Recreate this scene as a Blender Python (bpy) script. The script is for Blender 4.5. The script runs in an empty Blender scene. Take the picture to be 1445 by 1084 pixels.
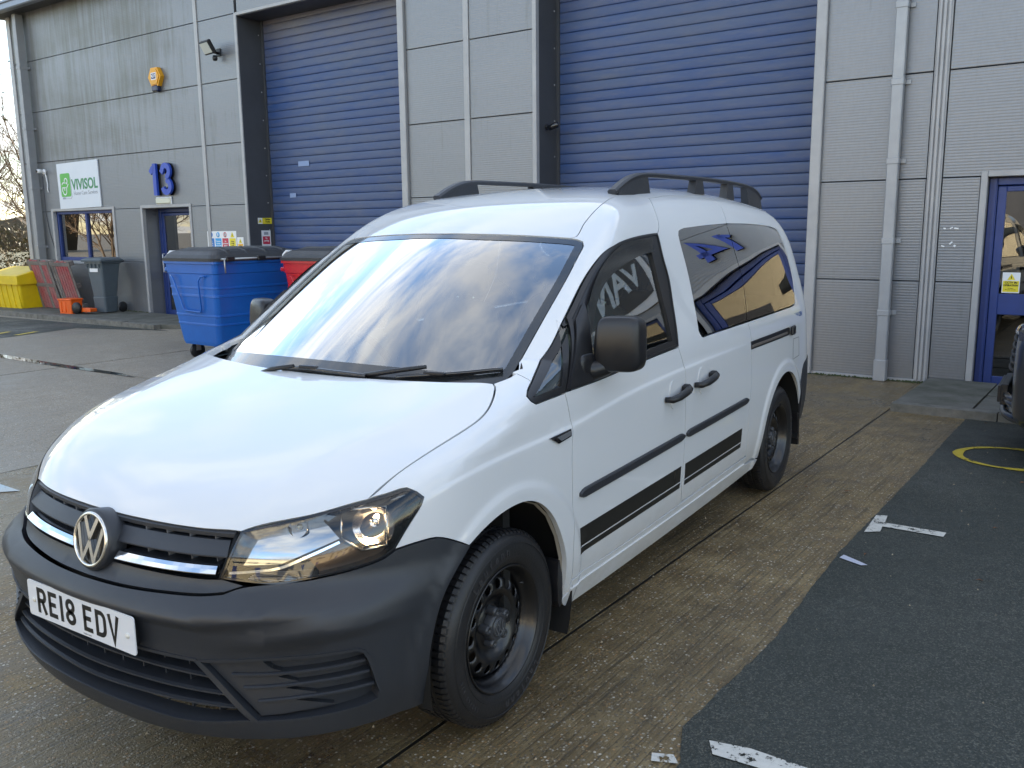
import bpy, bmesh, math, random
import numpy as np
from mathutils import Vector, Matrix
from mathutils.geometry import delaunay_2d_cdt
R_=math.radians; PI=math.pi
scene=bpy.context.scene; COL=scene.collection
random.seed(7); rng=np.random.default_rng(7)
# ------------------------------------------------------------------ camera
cam_d=bpy.data.cameras.new('camera'); cam=bpy.data.objects.new('camera',cam_d); COL.objects.link(cam); scene.camera=cam
CP=Vector((2.2220,2.3161,1.5957)); yaw,pitch,roll=3.7153446,0.1756657,-0.0108928
fw=Vector((math.cos(yaw)*math.cos(pitch),math.sin(yaw)*math.cos(pitch),-math.sin(pitch)))
rt=fw.cross(Vector((0,0,1))).normalized(); up=rt.cross(fw)
rt2=rt*math.cos(roll)+up*math.sin(roll); up2=-rt*math.sin(roll)+up*math.cos(roll)
m=Matrix((rt2,up2,-fw)).transposed().to_4x4(); m.translation=CP; cam.matrix_world=m
cam_d.sensor_fit='HORIZONTAL'; cam_d.sensor_width=36; cam_d.lens=1244.9*36/1445; cam_d.clip_start=.05; cam_d.clip_end=2000
# ------------------------------------------------------------------ world, sun, exposure
CLX,CLY=7.3,.2
SUN_EL=R_(21); SUN_DIR=Vector((-math.cos(SUN_EL)*.97,-math.cos(SUN_EL)*.243,math.sin(SUN_EL))).normalized()   # towards the sun: behind the building
w=bpy.data.worlds.new('World'); scene.world=w; w.use_nodes=True
nt=w.node_tree; nt.nodes.clear(); N=nt.nodes.new; L=nt.links.new
out=N('ShaderNodeOutputWorld'); bg=N('ShaderNodeBackground'); bg.inputs[1].default_value=.13
sky=N('ShaderNodeTexSky'); sky.sky_type='NISHITA'; sky.sun_disc=False; sky.sun_elevation=SUN_EL
sky.sun_rotation=math.atan2(SUN_DIR.x,SUN_DIR.y); sky.air_density=1.0; sky.dust_density=.25; sky.ozone_density=.9
tc=N('ShaderNodeTexCoord'); sep=N('ShaderNodeSeparateXYZ'); L(tc.outputs['Generated'],sep.inputs[0])
def wm(op,a,b=None,c=None,clamp=False):
    n=N('ShaderNodeMath'); n.operation=op; n.use_clamp=clamp
    for i,v in enumerate((a,b,c)):
        if v is None: continue
        if isinstance(v,(int,float)): n.inputs[i].default_value=v
        else: L(v,n.inputs[i])
    return n.outputs[0]
zz=wm('ADD',wm('MAXIMUM',sep.outputs[2],0.0),.16)
u=wm('DIVIDE',sep.outputs[0],zz); v=wm('DIVIDE',sep.outputs[1],zz)
cmb=N('ShaderNodeCombineXYZ'); L(wm('MULTIPLY',u,1.0),cmb.inputs[0]); L(wm('MULTIPLY',v,1.0),cmb.inputs[1])
mp=N('ShaderNodeMapping'); mp.inputs['Rotation'].default_value=(0,0,R_(35)); mp.inputs['Scale'].default_value=(1.0,1.45,1); mp.inputs['Location'].default_value=(CLX,CLY,0); L(cmb.outputs[0],mp.inputs[0])
no=N('ShaderNodeTexNoise'); no.inputs['Scale'].default_value=1.75; no.inputs['Detail'].default_value=10; no.inputs['Roughness'].default_value=.60; no.inputs['Distortion'].default_value=.5; L(mp.outputs[0],no.inputs['Vector'])
cr=N('ShaderNodeValToRGB'); cr.color_ramp.elements[0].position=.45; cr.color_ramp.elements[1].position=.60; L(no.outputs[0],cr.inputs[0])
no2=N('ShaderNodeTexNoise'); no2.inputs['Scale'].default_value=1.6; no2.inputs['Detail'].default_value=6; L(mp.outputs[0],no2.inputs['Vector'])
cc=N('ShaderNodeValToRGB'); cc.color_ramp.elements[0].position=.3; cc.color_ramp.elements[0].color=(3.7,3.85,4.1,1); cc.color_ramp.elements[1].position=.7; cc.color_ramp.elements[1].color=(6.9,6.8,6.5,1); L(no2.outputs[0],cc.inputs[0])
mix=N('ShaderNodeMix'); mix.data_type='RGBA'
hz=N('ShaderNodeMapRange'); hz.inputs[1].default_value=0.; hz.inputs[2].default_value=.9; hz.inputs[3].default_value=.82; hz.inputs[4].default_value=.6; L(sep.outputs[2],hz.inputs[0])   # cloud is whiter towards the horizon, where one looks through more of it
hm=N('ShaderNodeVectorMath'); hm.operation='SCALE'; L(cc.outputs[0],hm.inputs[0]); L(hz.outputs[0],hm.inputs['Scale'])
L(wm('MULTIPLY',cr.outputs[0],.88),mix.inputs[0]); L(sky.outputs[0],mix.inputs[6]); L(hm.outputs[0],mix.inputs[7])
L(mix.outputs[2],bg.inputs[0]); L(bg.outputs[0],out.inputs[0])
sd=bpy.data.lights.new('sun','SUN'); sd.energy=4.0; sd.angle=R_(.5); sd.color=(1,.90,.76); sun=bpy.data.objects.new('sun',sd); COL.objects.link(sun)
sun.rotation_euler=SUN_DIR.to_track_quat('Z','Y').to_euler()
vs=scene.view_settings; vs.view_transform='Standard'; vs.look='None'; vs.gamma=1; vs.use_curve_mapping=False; vs.exposure=1.92
scene.cycles.max_bounces=10; scene.cycles.transparent_max_bounces=16; scene.cycles.glossy_bounces=5; scene.cycles.caustics_reflective=False; scene.cycles.caustics_refractive=False
# ------------------------------------------------------------------ materials
MATS={}
def setin(b,k,v):
    if k in b.inputs: b.inputs[k].default_value=v
def mat(name,col=(.5,.5,.5),rough=.5,metal=0,coat=0,coat_rough=.03,spec=.5,emit=None,es=0,noise=0,nscale=20,bump=0,bscale=40,vary=None,alpha=1):
    if name in MATS: return MATS[name]
    m=bpy.data.materials.new(name); m.use_nodes=True; nt=m.node_tree; b=nt.nodes['Principled BSDF']
    b.inputs['Base Color'].default_value=(*col,1); b.inputs['Roughness'].default_value=rough; b.inputs['Metallic'].default_value=metal
    setin(b,'Coat Weight',coat); setin(b,'Coat Roughness',coat_rough); setin(b,'Specular IOR Level',spec)
    if emit: b.inputs['Emission Color'].default_value=(*emit,1); b.inputs['Emission Strength'].default_value=es
    if noise or bump or vary:
        t=nt.nodes.new('ShaderNodeTexCoord')
    if noise or vary:
        n=nt.nodes.new('ShaderNodeTexNoise'); n.inputs['Scale'].default_value=nscale; n.inputs['Detail'].default_value=7; n.inputs['Roughness'].default_value=.65
        nt.links.new(t.outputs['Object'],n.inputs['Vector'])
        r=nt.nodes.new('ShaderNodeValToRGB'); r.color_ramp.elements[0].position=.3; r.color_ramp.elements[1].position=.7
        c2=vary if vary else tuple(c*(1-noise) for c in col)
        r.color_ramp.elements[0].color=(*c2,1); r.color_ramp.elements[1].color=(*col,1)
        nt.links.new(n.outputs[0],r.inputs[0]); nt.links.new(r.outputs[0],b.inputs['Base Color'])
        rr=nt.nodes.new('ShaderNodeMapRange'); rr.inputs[3].default_value=min(1,rough*1.25); rr.inputs[4].default_value=rough*.85
        nt.links.new(n.outputs[0],rr.inputs[0]); nt.links.new(rr.outputs[0],b.inputs['Roughness'])
    if bump:
        n=nt.nodes.new('ShaderNodeTexNoise'); n.inputs['Scale'].default_value=bscale; n.inputs['Detail'].default_value=4
        nt.links.new(t.outputs['Object'],n.inputs['Vector'])
        bp=nt.nodes.new('ShaderNodeBump'); bp.inputs['Strength'].default_value=bump; bp.inputs['Distance'].default_value=.01
        nt.links.new(n.outputs[0],bp.inputs['Height']); nt.links.new(bp.outputs[0],b.inputs['Normal'])
    MATS[name]=m; return m
class NG:
    """tiny node-building helper for the richer materials"""
    def __init__(s,name,rough=.5,metal=0,coord='Object'):
        s.m=bpy.data.materials.new(name); s.m.use_nodes=True; s.t=s.m.node_tree; s.b=s.t.nodes['Principled BSDF']
        s.b.inputs['Roughness'].default_value=rough; s.b.inputs['Metallic'].default_value=metal
        s.tc=s.t.nodes.new('ShaderNodeTexCoord').outputs[coord]; MATS[name]=s.m
    def n(s,k): return s.t.nodes.new(k)
    def l(s,a,b): s.t.links.new(a,b)
    def map(s,scale=(1,1,1),rot=(0,0,0),loc=(0,0,0),src=None):
        n=s.n('ShaderNodeMapping'); n.inputs['Scale'].default_value=scale; n.inputs['Rotation'].default_value=rot; n.inputs['Location'].default_value=loc
        s.l(src or s.tc,n.inputs[0]); return n.outputs[0]
    def noise(s,vec,scale,detail=5,rough=.6,dist=0):
        n=s.n('ShaderNodeTexNoise'); n.inputs['Scale'].default_value=scale; n.inputs['Detail'].default_value=detail; n.inputs['Roughness'].default_value=rough; n.inputs['Distortion'].default_value=dist
        s.l(vec,n.inputs['Vector']); return n.outputs[0]
    def voro(s,vec,scale,feat='F1'):
        n=s.n('ShaderNodeTexVoronoi'); n.feature=feat; n.inputs['Scale'].default_value=scale; s.l(vec,n.inputs['Vector']); return n
    def ramp(s,fac,stops,interp='LINEAR'):
        n=s.n('ShaderNodeValToRGB'); e=n.color_ramp.elements; n.color_ramp.interpolation=interp
        while len(e)<len(stops): e.new(.5)
        for i,(p,c) in enumerate(stops): e[i].position=p; e[i].color=(*c,1) if isinstance(c,tuple) else (c,c,c,1)
        s.l(fac,n.inputs[0]); return n.outputs[0]
    def mix(s,f,a,b,bt='MIX'):
        n=s.n('ShaderNodeMix'); n.data_type='RGBA'; n.blend_type=bt
        for i,v in ((0,f),(6,a),(7,b)):
            if isinstance(v,(int,float)): n.inputs[i].default_value=v if i==0 else (v,v,v,1)
            elif isinstance(v,tuple): n.inputs[i].default_value=(*v,1)
            else: s.l(v,n.inputs[i])
        return n.outputs[2]
    def math(s,op,a,b=0.,clamp=False):
        n=s.n('ShaderNodeMath'); n.operation=op; n.use_clamp=clamp
        for i,v in enumerate((a,b)):
            if isinstance(v,(int,float)): n.inputs[i].default_value=v
            else: s.l(v,n.inputs[i])
        return n.outputs[0]
    def bump(s,h,strength=.3,dist=.01,prev=None):
        n=s.n('ShaderNodeBump'); n.inputs['Strength'].default_value=strength; n.inputs['Distance'].default_value=dist
        s.l(h,n.inputs['Height'])
        if prev is not None: s.l(prev,n.inputs['Normal'])
        return n.outputs[0]
    def color(s,c): s.l(c,s.b.inputs['Base Color'])
    def rough(s,c): s.l(c,s.b.inputs['Roughness'])
    def normal(s,c): s.l(c,s.b.inputs['Normal'])
def glass_mat(name,tint=(.85,.93,.92),refl=1.0,rough=0.0,ior=1.5):
    m=bpy.data.materials.new(name); m.use_nodes=True; t=m.node_tree; t.nodes.clear()
    o=t.nodes.new('ShaderNodeOutputMaterial'); mx=t.nodes.new('ShaderNodeMixShader'); tr=t.nodes.new('ShaderNodeBsdfTransparent'); gl=t.nodes.new('ShaderNodeBsdfGlossy')
    tr.inputs[0].default_value=(*tint,1); gl.inputs[0].default_value=(1,1,1,1); gl.inputs['Roughness'].default_value=rough
    fr=t.nodes.new('ShaderNodeFresnel'); fr.inputs[0].default_value=ior; mu=t.nodes.new('ShaderNodeMath'); mu.operation='MULTIPLY'; mu.use_clamp=True; mu.inputs[1].default_value=refl
    # both faces of the pane reflect, so the single sheet gets about twice one face's share
    t.links.new(fr.outputs[0],mu.inputs[0]); t.links.new(mu.outputs[0],mx.inputs[0]); t.links.new(tr.outputs[0],mx.inputs[1]); t.links.new(gl.outputs[0],mx.inputs[2]); t.links.new(mx.outputs[0],o.inputs[0])
    MATS[name]=m; return m
g=NG('white_van_paint',.5); setin(g.b,'Coat Weight',1); setin(g.b,'Coat Roughness',.015); setin(g.b,'Specular IOR Level',.1)
sx=g.n('ShaderNodeSeparateXYZ'); g.l(g.tc,sx.inputs[0]); mz=g.n('ShaderNodeMapRange'); mz.inputs[1].default_value=.62; mz.inputs[2].default_value=.24; g.l(sx.outputs[2],mz.inputs[0])
film=g.noise(g.map(scale=(1,1,2.2)),7,7,.7); spk=g.noise(g.tc,160,3,.6)
dm=g.math('MULTIPLY',g.math('MULTIPLY',mz.outputs[0],mz.outputs[0]),g.ramp(film,[(.35,.15),(.7,1.)]))
c=g.mix(g.math('MULTIPLY',dm,.42),(.67,.685,.70),(.34,.30,.24)); c=g.mix(g.math('MULTIPLY',g.ramp(spk,[(.66,0.),(.72,1.)]),g.math('MULTIPLY',mz.outputs[0],.5)),c,(.15,.12,.08)); g.color(c)
g.l(g.math('ADD',g.math('MULTIPLY',dm,.25),.015),g.b.inputs['Coat Roughness']); paint=g.m
trim=mat('dark_grey_bumper_plastic',(.028,.031,.038),.37,bump=.12,bscale=900,noise=.15,nscale=6)
black=mat('black_plastic',(.012,.012,.014),.4)
gblack=mat('gloss_black',(.008,.008,.010),.12,coat=.6)
dark=mat('deep_black',(.004,.004,.004),.9)
rubber=mat('tyre_rubber',(.016,.016,.018),.42,noise=.35,nscale=9,bump=.1,bscale=120)
chrome=mat('chrome',(.85,.86,.88),.07,metal=1)
satin=mat('satin_chrome',(.72,.70,.66),.22,metal=1)
decal=mat('matt_black_vinyl',(.010,.010,.009),.45)
whitevinyl=mat('white_vinyl',(.75,.76,.78),.4)
g_wind=glass_mat('windscreen_glass',(.88,.97,.95),5.8)
g_side=glass_mat('door_glass',(.80,.96,.94),2.2)
g_priv=glass_mat('privacy_glass',(.035,.038,.04),2.6)
g_head=glass_mat('headlamp_lens',(.93,.95,.96),1.5)
# ------------------------------------------------------------------ object helpers
def tag(o,label=None,cat=None,group=None,kind=None):
    if label: o['label']=label
    if cat: o['category']=cat
    if group: o['group']=group
    if kind: o['kind']=kind
    return o
def empty(name,label=None,cat=None,loc=(0,0,0),rz=0,group=None,parent=None):
    o=bpy.data.objects.new(name,None); COL.objects.link(o); o.location=loc; o.rotation_euler=(0,0,rz); o.empty_display_size=.2
    if parent: o.parent=parent
    return tag(o,label,cat,group)
def link(name,me,parent=None,mats=None,loc=None,rot=None):
    o=bpy.data.objects.new(name,me); COL.objects.link(o)
    if parent: o.parent=parent
    if mats is not None and not me.materials:
        for mm in (mats if isinstance(mats,(list,tuple)) else [mats]): me.materials.append(mm)
    if loc is not None: o.location=loc
    if rot is not None: o.rotation_euler=rot
    return o
class MB:
    """collects verts and faces, then becomes one mesh"""
    def __init__(s): s.v=[]; s.f=[]; s.mi=[]; s.sm=[]
    def add(s,vs,fs,mi=0,smooth=False):
        k=len(s.v); s.v.extend([tuple(p) for p in vs])
        for f in fs: s.f.append([i+k for i in f]); s.mi.append(mi); s.sm.append(smooth)
        return s
    def box(s,x0,x1,y0,y1,z0,z1,mi=0,M=None,bev=0):
        if bev:
            bx=[(x0,x0+bev,x1-bev,x1)]; 
            vs=[];
            # chamfered box: three pairs of inset faces
            def P(a,b,c): return (a,b,c)
            X=(x0,x1);Y=(y0,y1);Z=(z0,z1);b=bev
            idx={}
            def g(i,j,k,ax):
                key=(i,j,k,ax)
                if key not in idx:
                    p=[X[i]+(b if i==0 else -b),Y[j]+(b if j==0 else -b),Z[k]+(b if k==0 else -b)]
                    p[ax]=(X,Y,Z)[ax][(i,j,k)[ax]]
                    idx[key]=len(vs); vs.append(tuple(p))
                return idx[key]
            fs=[]
            for ax in range(3):
                for e in (0,1):
                    o=[a for a in range(3) if a!=ax]; q=[]
                    for (a_,b_) in ((0,0),(1,0),(1,1),(0,1)):
                        t=[0,0,0]; t[ax]=e; t[o[0]]=a_; t[o[1]]=b_; q.append(g(*t,ax))
                    fs.append(q if (e==1)^(ax==1) else q[::-1])
            for ax in range(3):
                o=[a for a in range(3) if a!=ax]
                for (a_,b_) in ((0,0),(1,0),(1,1),(0,1)):
                    t0=[0,0,0];t1=[0,0,0]; t0[ax]=0;t1[ax]=1
                    for t in (t0,t1): t[o[0]]=a_; t[o[1]]=b_
                    fs.append([g(*t0,o[0]),g(*t1,o[0]),g(*t1,o[1]),g(*t0,o[1])])
            for i in (0,1):
                for j in (0,1):
                    for k in (0,1): fs.append([g(i,j,k,0),g(i,j,k,1),g(i,j,k,2)])
            if M is not None: vs=[tuple(M@Vector(p)) for p in vs]
            return s.add(vs,fs,mi)
        vs=[(x0,y0,z0),(x1,y0,z0),(x1,y1,z0),(x0,y1,z0),(x0,y0,z1),(x1,y0,z1),(x1,y1,z1),(x0,y1,z1)]
        if M is not None: vs=[tuple(M@Vector(p)) for p in vs]
        return s.add(vs,[(0,3,2,1),(4,5,6,7),(0,1,5,4),(1,2,6,5),(2,3,7,6),(3,0,4,7)],mi)
    def tube(s,pts,r,n=8,mi=0,cap=True,smooth=True,closed=False):
        pts=[Vector(p) for p in pts]; m_=len(pts); rs=r if isinstance(r,(list,tuple)) else [r]*m_
        rings=[]; prev=None
        for i,p in enumerate(pts):
            if closed: t=(pts[(i+1)%m_]-pts[i-1])
            else: t=(pts[min(i+1,m_-1)]-pts[max(i-1,0)])
            if t.length<1e-9: t=Vector((0,0,1))
            t.normalize()
            if prev is None:
                a=Vector((0,0,1)) if abs(t.z)<.9 else Vector((1,0,0)); prev=(a-t*a.dot(t)).normalized()
            else:
                prev=(prev-t*prev.dot(t)); prev=prev.normalized() if prev.length>1e-6 else t.orthogonal().normalized()
            b=t.cross(prev)
            rings.append([p+(prev*math.cos(2*PI*j/n)+b*math.sin(2*PI*j/n))*rs[i] for j in range(n)])
        vs=[q for rg in rings for q in rg]; fs=[]
        for i in range(m_ if closed else m_-1):
            i2=(i+1)%m_
            for j in range(n): fs.append((i*n+j,i*n+(j+1)%n,i2*n+(j+1)%n,i2*n+j))
        s.add(vs,fs,mi,smooth)
        if cap and not closed:
            s.add(rings[0],[tuple(range(n))[::-1]],mi); s.add(rings[-1],[tuple(range(n))],mi)
        return s
    def lathe(s,prof,n=48,axis='Z',M=None,mi=0,smooth=True):
        """prof: list of (r, h); axis of revolution Z (h along z)"""
        vs=[];fs=[]; k=len(prof)
        for i in range(n):
            a=2*PI*i/n
            for r,h in prof:
                p=Vector((r*math.cos(a),r*math.sin(a),h)); 
                if axis=='Y': p=Vector((p.x,p.z,p.y))
                if axis=='X': p=Vector((p.z,p.x,p.y))
                vs.append(tuple(M@p) if M is not None else tuple(p))
        for i in range(n):
            for j in range(k-1): fs.append((i*k+j,((i+1)%n)*k+j,((i+1)%n)*k+j+1,i*k+j+1))
        return s.add(vs,fs,mi,smooth)
    def prism(s,poly,z0,z1,mi=0,M=None,smooth=False):
        n=len(poly); vs=[(p[0],p[1],z0) for p in poly]+[(p[0],p[1],z1) for p in poly]
        if M is not None: vs=[tuple(M@Vector(p)) for p in vs]
        s.add(vs,[tuple(range(n))[::-1],tuple(range(n,2*n))],mi)
        s.f.extend([]); 
        return s.add(vs,[(i,(i+1)%n,(i+1)%n+n,i+n) for i in range(n)],mi,smooth)
    def build(s,name,mats,parent=None,loc=None,rot=None,M=None):
        me=bpy.data.meshes.new(name); vs=s.v
        if M is not None: vs=[tuple(M@Vector(p)) for p in vs]
        me.from_pydata(vs,[],s.f); 
        for mm in (mats if isinstance(mats,(list,tuple)) else [mats]): me.materials.append(mm)
        me.polygons.foreach_set('material_index',s.mi); me.polygons.foreach_set('use_smooth',s.sm); me.update()
        bm=bmesh.new(); bm.from_mesh(me); bmesh.ops.remove_doubles(bm,verts=bm.verts,dist=1e-6); bmesh.ops.recalc_face_normals(bm,faces=bm.faces); bm.to_mesh(me); bm.free()
        return link(name,me,parent,None,loc,rot)
def text_mesh(txt,size,depth=.0,bold=0.,align='CENTER',sx=1.,spacing=1.,res=4):
    c=bpy.data.curves.new('txt','FONT'); c.body=txt; c.size=size; c.extrude=depth/2; c.offset=bold; c.align_x=align; c.align_y='CENTER'; c.space_character=spacing; c.resolution_u=res
    o=bpy.data.objects.new('txt',c); me=bpy.data.meshes.new_from_object(o)
    bpy.data.objects.remove(o); bpy.data.curves.remove(c)
    if sx!=1:
        for v_ in me.vertices: v_.co.x*=sx
    return me
def text(name,txt,size,M,matl,parent=None,depth=.002,bold=0.,align='CENTER',sx=1.,spacing=1.,res=4):
    me=text_mesh(txt,size,depth,bold,align,sx,spacing,res); me.transform(M); me.materials.clear(); me.materials.append(matl)
    return link(name,me,parent)
def strokes(lines,wd,z0,z1,mb,M=None,mi=0):
    """lines: polylines in 2D (closed when first==last); square mitred strokes of width wd"""
    for pl in lines:
        q_=[pl[0]]
        for p_ in pl[1:]:
            if math.hypot(p_[0]-q_[-1][0],p_[1]-q_[-1][1])>wd*.04: q_.append(p_)
        if pl[0]==pl[-1] and q_[-1]!=pl[0]: q_[-1]=pl[0]
        pl=q_
        cl=len(pl)>2 and pl[0]==pl[-1]; P=[Vector(p) for p in (pl[:-1] if cl else pl)]; n=len(P); Lf=[];Rt=[]
        for i in range(n):
            a=P[i-1] if (cl or i>0) else None; b=P[(i+1)%n] if (cl or i<n-1) else None
            d1=(P[i]-a).normalized() if a is not None else None; d2=(b-P[i]).normalized() if b is not None else None
            if d1 is None: nn=Vector((-d2.y,d2.x)); k=1
            elif d2 is None: nn=Vector((-d1.y,d1.x)); k=1
            else:
                n1=Vector((-d1.y,d1.x)); n2=Vector((-d2.y,d2.x)); nn=(n1+n2).normalized(); k=min(1/max(nn.dot(n1),.3),2.2)
            Lf.append(P[i]+nn*wd/2*k); Rt.append(P[i]-nn*wd/2*k)
        vs=[(p.x,p.y,z) for z in (z0,z1) for p in Lf+Rt]
        if M is not None: vs=[tuple(M@Vector(p)) for p in vs]
        fs=[]; N2=2*n
        for i in range(n if cl else n-1):
            j=(i+1)%n
            fs+=[(N2+i,N2+j,N2+n+j,N2+n+i),(i,n+i,n+j,j),(i,j,N2+j,N2+i),(n+j,n+i,N2+n+i,N2+n+j)]
        if not cl: fs+=[(0,N2,N2+n,n),(n-1,2*n-1,N2+2*n-1,N2+n-1)]
        mb.add(vs,fs,mi)
def arc(cx,cy,rx,ry,a0,a1,n=8): return [(cx+rx*math.cos(R_(a0+(a1-a0)*i/n)),cy+ry*math.sin(R_(a0+(a1-a0)*i/n))) for i in range(n+1)]
# ------------------------------------------------------------------ ground and building frame
AZ=R_(86.966); FD=Vector((math.cos(AZ),math.sin(AZ),0)); FN=Vector((math.sin(AZ),-math.cos(AZ),0)); D0=-7.472
FM=Matrix(((FD.x,FN.x*-1,0,FN.x*D0),(FD.y,FN.y*-1,0,FN.y*D0),(0,0,1,0),(0,0,0,1)))   # local: x along the wall, y into the wall, z up
def fpt(s,d,z=0): return FM@Vector((s,-d,z))      # d metres out from the wall
# concrete: brushed lines square to the wall, small stones showing, damp brown patches
def concrete(name,damp,dark=1.):
    g=NG(name,.5); base=g.map(rot=(0,0,-AZ+PI/2))
    st=g.noise(g.map(scale=(1.6,78,1),src=base),1.0,6,.7,.5)      # brushed grooves run away from the wall
    big=g.noise(base,.55,6,.6,.4); mid=g.noise(base,5,6,.7)
    va=g.voro(g.map(scale=(1,1,.2),src=base),92); vb=g.voro(base,150)
    sep=g.n('ShaderNodeSeparateColor'); g.l(va.outputs['Color'],sep.inputs[0])
    stone=g.ramp(sep.outputs[0],[(0,(.11,.09,.06)),(.3,(.20,.165,.115)),(.5,(.34,.27,.17)),(.68,(.38,.23,.10)),(.82,(.46,.41,.32)),(.95,(.68,.62,.52))],'CONSTANT')
    cem=g.ramp(mid,[(.25,(.105,.072,.034)),(.5,(.205,.148,.070)),(.75,(.34,.26,.135))] if damp>.5 else [(.25,(.22,.188,.143)),(.5,(.29,.255,.20)),(.75,(.36,.325,.27))])
    isst=g.ramp(va.outputs['Distance'],[(.36,1.),(.46,0.)])
    some=g.ramp(sep.outputs[1],[(.30,0.),(.35,1.)])
    c=g.mix(g.math('MULTIPLY',isst,some),cem,stone)
    c=g.mix(g.ramp(st,[(.39,.58 if damp>.5 else .25),(.48,0.)]),c,(.030,.025,.018))
    dm=g.ramp(big,[(.38+damp*-.1,1.),(.62,0.)])
    c=g.mix(g.math('MULTIPLY',dm,.25+.25*damp),c,(.055,.042,.022),'MIX')
    gr=g.ramp(g.noise(base,.23,4,.6),[(.4,0.),(.65,1.)]); c=g.mix(g.math('MULTIPLY',gr,.30*(1-damp)),c,(.27,.26,.24))
    c=g.mix(1.0,c,(dark,dark,dark),'MULTIPLY')
    g.color(c); g.rough(g.ramp(g.math('ADD',g.math('MULTIPLY',dm,-.5),g.math('ADD',mid,.3)),[(.1,.10 if damp>.5 else .34),(.5,.33 if damp>.5 else .6),(.9,.75)]))
    h=g.math('ADD',g.math('MULTIPLY',isst,.6),g.math('ADD',g.math('MULTIPLY',st,2.0 if damp>.5 else .8),g.math('MULTIPLY',mid,.6)))
    g.normal(g.bump(h,.55,.006)); return g.m
conc_wet=concrete('damp_brushed_concrete',1.,.95); conc_dry=concrete('drier_brushed_concrete',.25,1.05); conc_base=concrete('yard_concrete_far',.4,.9)
def asphalt_mat():
    g=NG('dark_tarmac',.6); v1=g.voro(g.tc,190); sep=g.n('ShaderNodeSeparateColor'); g.l(v1.outputs['Color'],sep.inputs[0])
    c=g.ramp(sep.outputs[0],[(0,(.020,.025,.021)),(.45,(.034,.040,.034)),(.8,(.060,.064,.055)),(.95,(.12,.12,.10))])
    big=g.noise(g.tc,.7,6,.65,.4); c=g.mix(g.ramp(big,[(.35,.0),(.7,.55)]),c,(.016,.024,.022)); 
    sc=g.noise(g.map(scale=(.35,16,1),rot=(0,0,R_(28))),1.,3,.5); c=g.mix(g.ramp(sc,[(.66,0.),(.72,.10)]),c,(.2,.2,.19))
    g.color(c); g.rough(g.ramp(g.math('ADD',g.noise(g.tc,1.3,6,.7),0.),[(.3,.38),(.6,.72)])); g.normal(g.bump(g.math('ADD',v1.outputs['Distance'],g.noise(g.tc,140,3)),.8,.004)); return g.m
tarmac=asphalt_mat()
pavm=mat('mossy_pavement_concrete',(.16,.155,.14),.8,vary=(.06,.065,.045),nscale=3,bump=.5,bscale=30)
kerbm=mat('kerb_concrete',(.22,.21,.19),.8,vary=(.10,.10,.085),nscale=8,bump=.4,bscale=60)
def worn_paint(name,col,thr=.42):
    g=NG(name,.6); n=g.noise(g.tc,14,8,.8); n2=g.noise(g.tc,70,3)
    b=g.t.nodes['Principled BSDF']; g.color(g.mix(g.ramp(n,[(.3,.5),(.6,0.)]),col,tuple(c*.45 for c in col)))
    o=g.t.nodes['Material Output']; mx=g.n('ShaderNodeMixShader'); tr=g.n('ShaderNodeBsdfTransparent')
    g.l(g.ramp(g.math('ADD',g.math('MULTIPLY',n,.75),g.math('MULTIPLY',n2,.25)),[(thr-.02,0.),(thr,1.)]),mx.inputs[0]); g.l(tr.outputs[0],mx.inputs[1]); g.l(b.outputs[0],mx.inputs[2]); g.l(mx.outputs[0],o.inputs[0]); return g.m
whiteline=worn_paint('worn_white_road_paint',(.62,.61,.56),.46); yellowline=worn_paint('worn_yellow_road_paint',(.55,.42,.04),.44)
def sheet(name,pts,z,matl,parent=None,zb=None):
    mb=MB()
    if zb is None: mb.add([(p[0],p[1],z) for p in pts],[tuple(range(len(pts)))])
    else: mb.prism([(p[0],p[1]) for p in pts],zb,z)
    return mb.build(name,matl,parent)
far=600
yard=sheet('concrete_yard',[(-far,-far),(far,-far),(far,far),(-far,far)],-.018,conc_base); tag(yard,kind='structure')
SE=[-29,-23,-17.3,-12.5,-8.1,-3.75,.68,1.42]; DE=[0.0,4.15,7.1,9.9,14,20,30]
rr=random.Random(3)
for i in range(len(SE)-1):
    DJ=DE if i<len(SE)-3 else [0.,30]
    for j in range(len(DJ)-1):
        gp=.009; s0,s1,d0,d1=SE[i]+gp,SE[i+1]-gp,DJ[j]+gp,DJ[j+1]-gp
        if i==len(SE)-2: s1=SE[i+1]+.05
        q=[fpt(s0,d0),fpt(s1,d0),fpt(s1,d1),fpt(s0,d1)]
        o=sheet('slab',q,rr.choice([0,0,-.001,-.002]),conc_wet if SE[i]>-4 else conc_dry,yard,-.017)
sealm=mat('joint_sealant',(.012,.011,.010),.6)
for i_ in range(1,len(SE)-1):
    q=[fpt(SE[i_]-.0085,0),fpt(SE[i_]+.0085,0),fpt(SE[i_]+.0085,30),fpt(SE[i_]-.0085,30)]; sheet('joint_sealant',q,-.0045,sealm,yard,-.016)
for j_ in range(1,len(DE)-1):
    q=[fpt(-29,DE[j_]-.0065),fpt(-3.76,DE[j_]-.0065),fpt(-3.76,DE[j_]+.0065),fpt(-29,DE[j_]+.0065)]; sheet('joint_sealant',q,-.006,sealm,yard,-.016)
ta=sheet('tarmac',[fpt(16,.3),fpt(16,40),fpt(1.40,40)]+[fpt(float(np.interp(d_,[.3,5.3,6.4,7.15,7.32,40],[1.29,1.31,1.36,1.335,1.41,1.41]))+rr.gauss(0,.0022)+.004*math.sin(d_*2.1),d_) for d_ in [12-.045*k_ for k_ in range(260)]],.004,tarmac); tag(ta,kind='structure')
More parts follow.
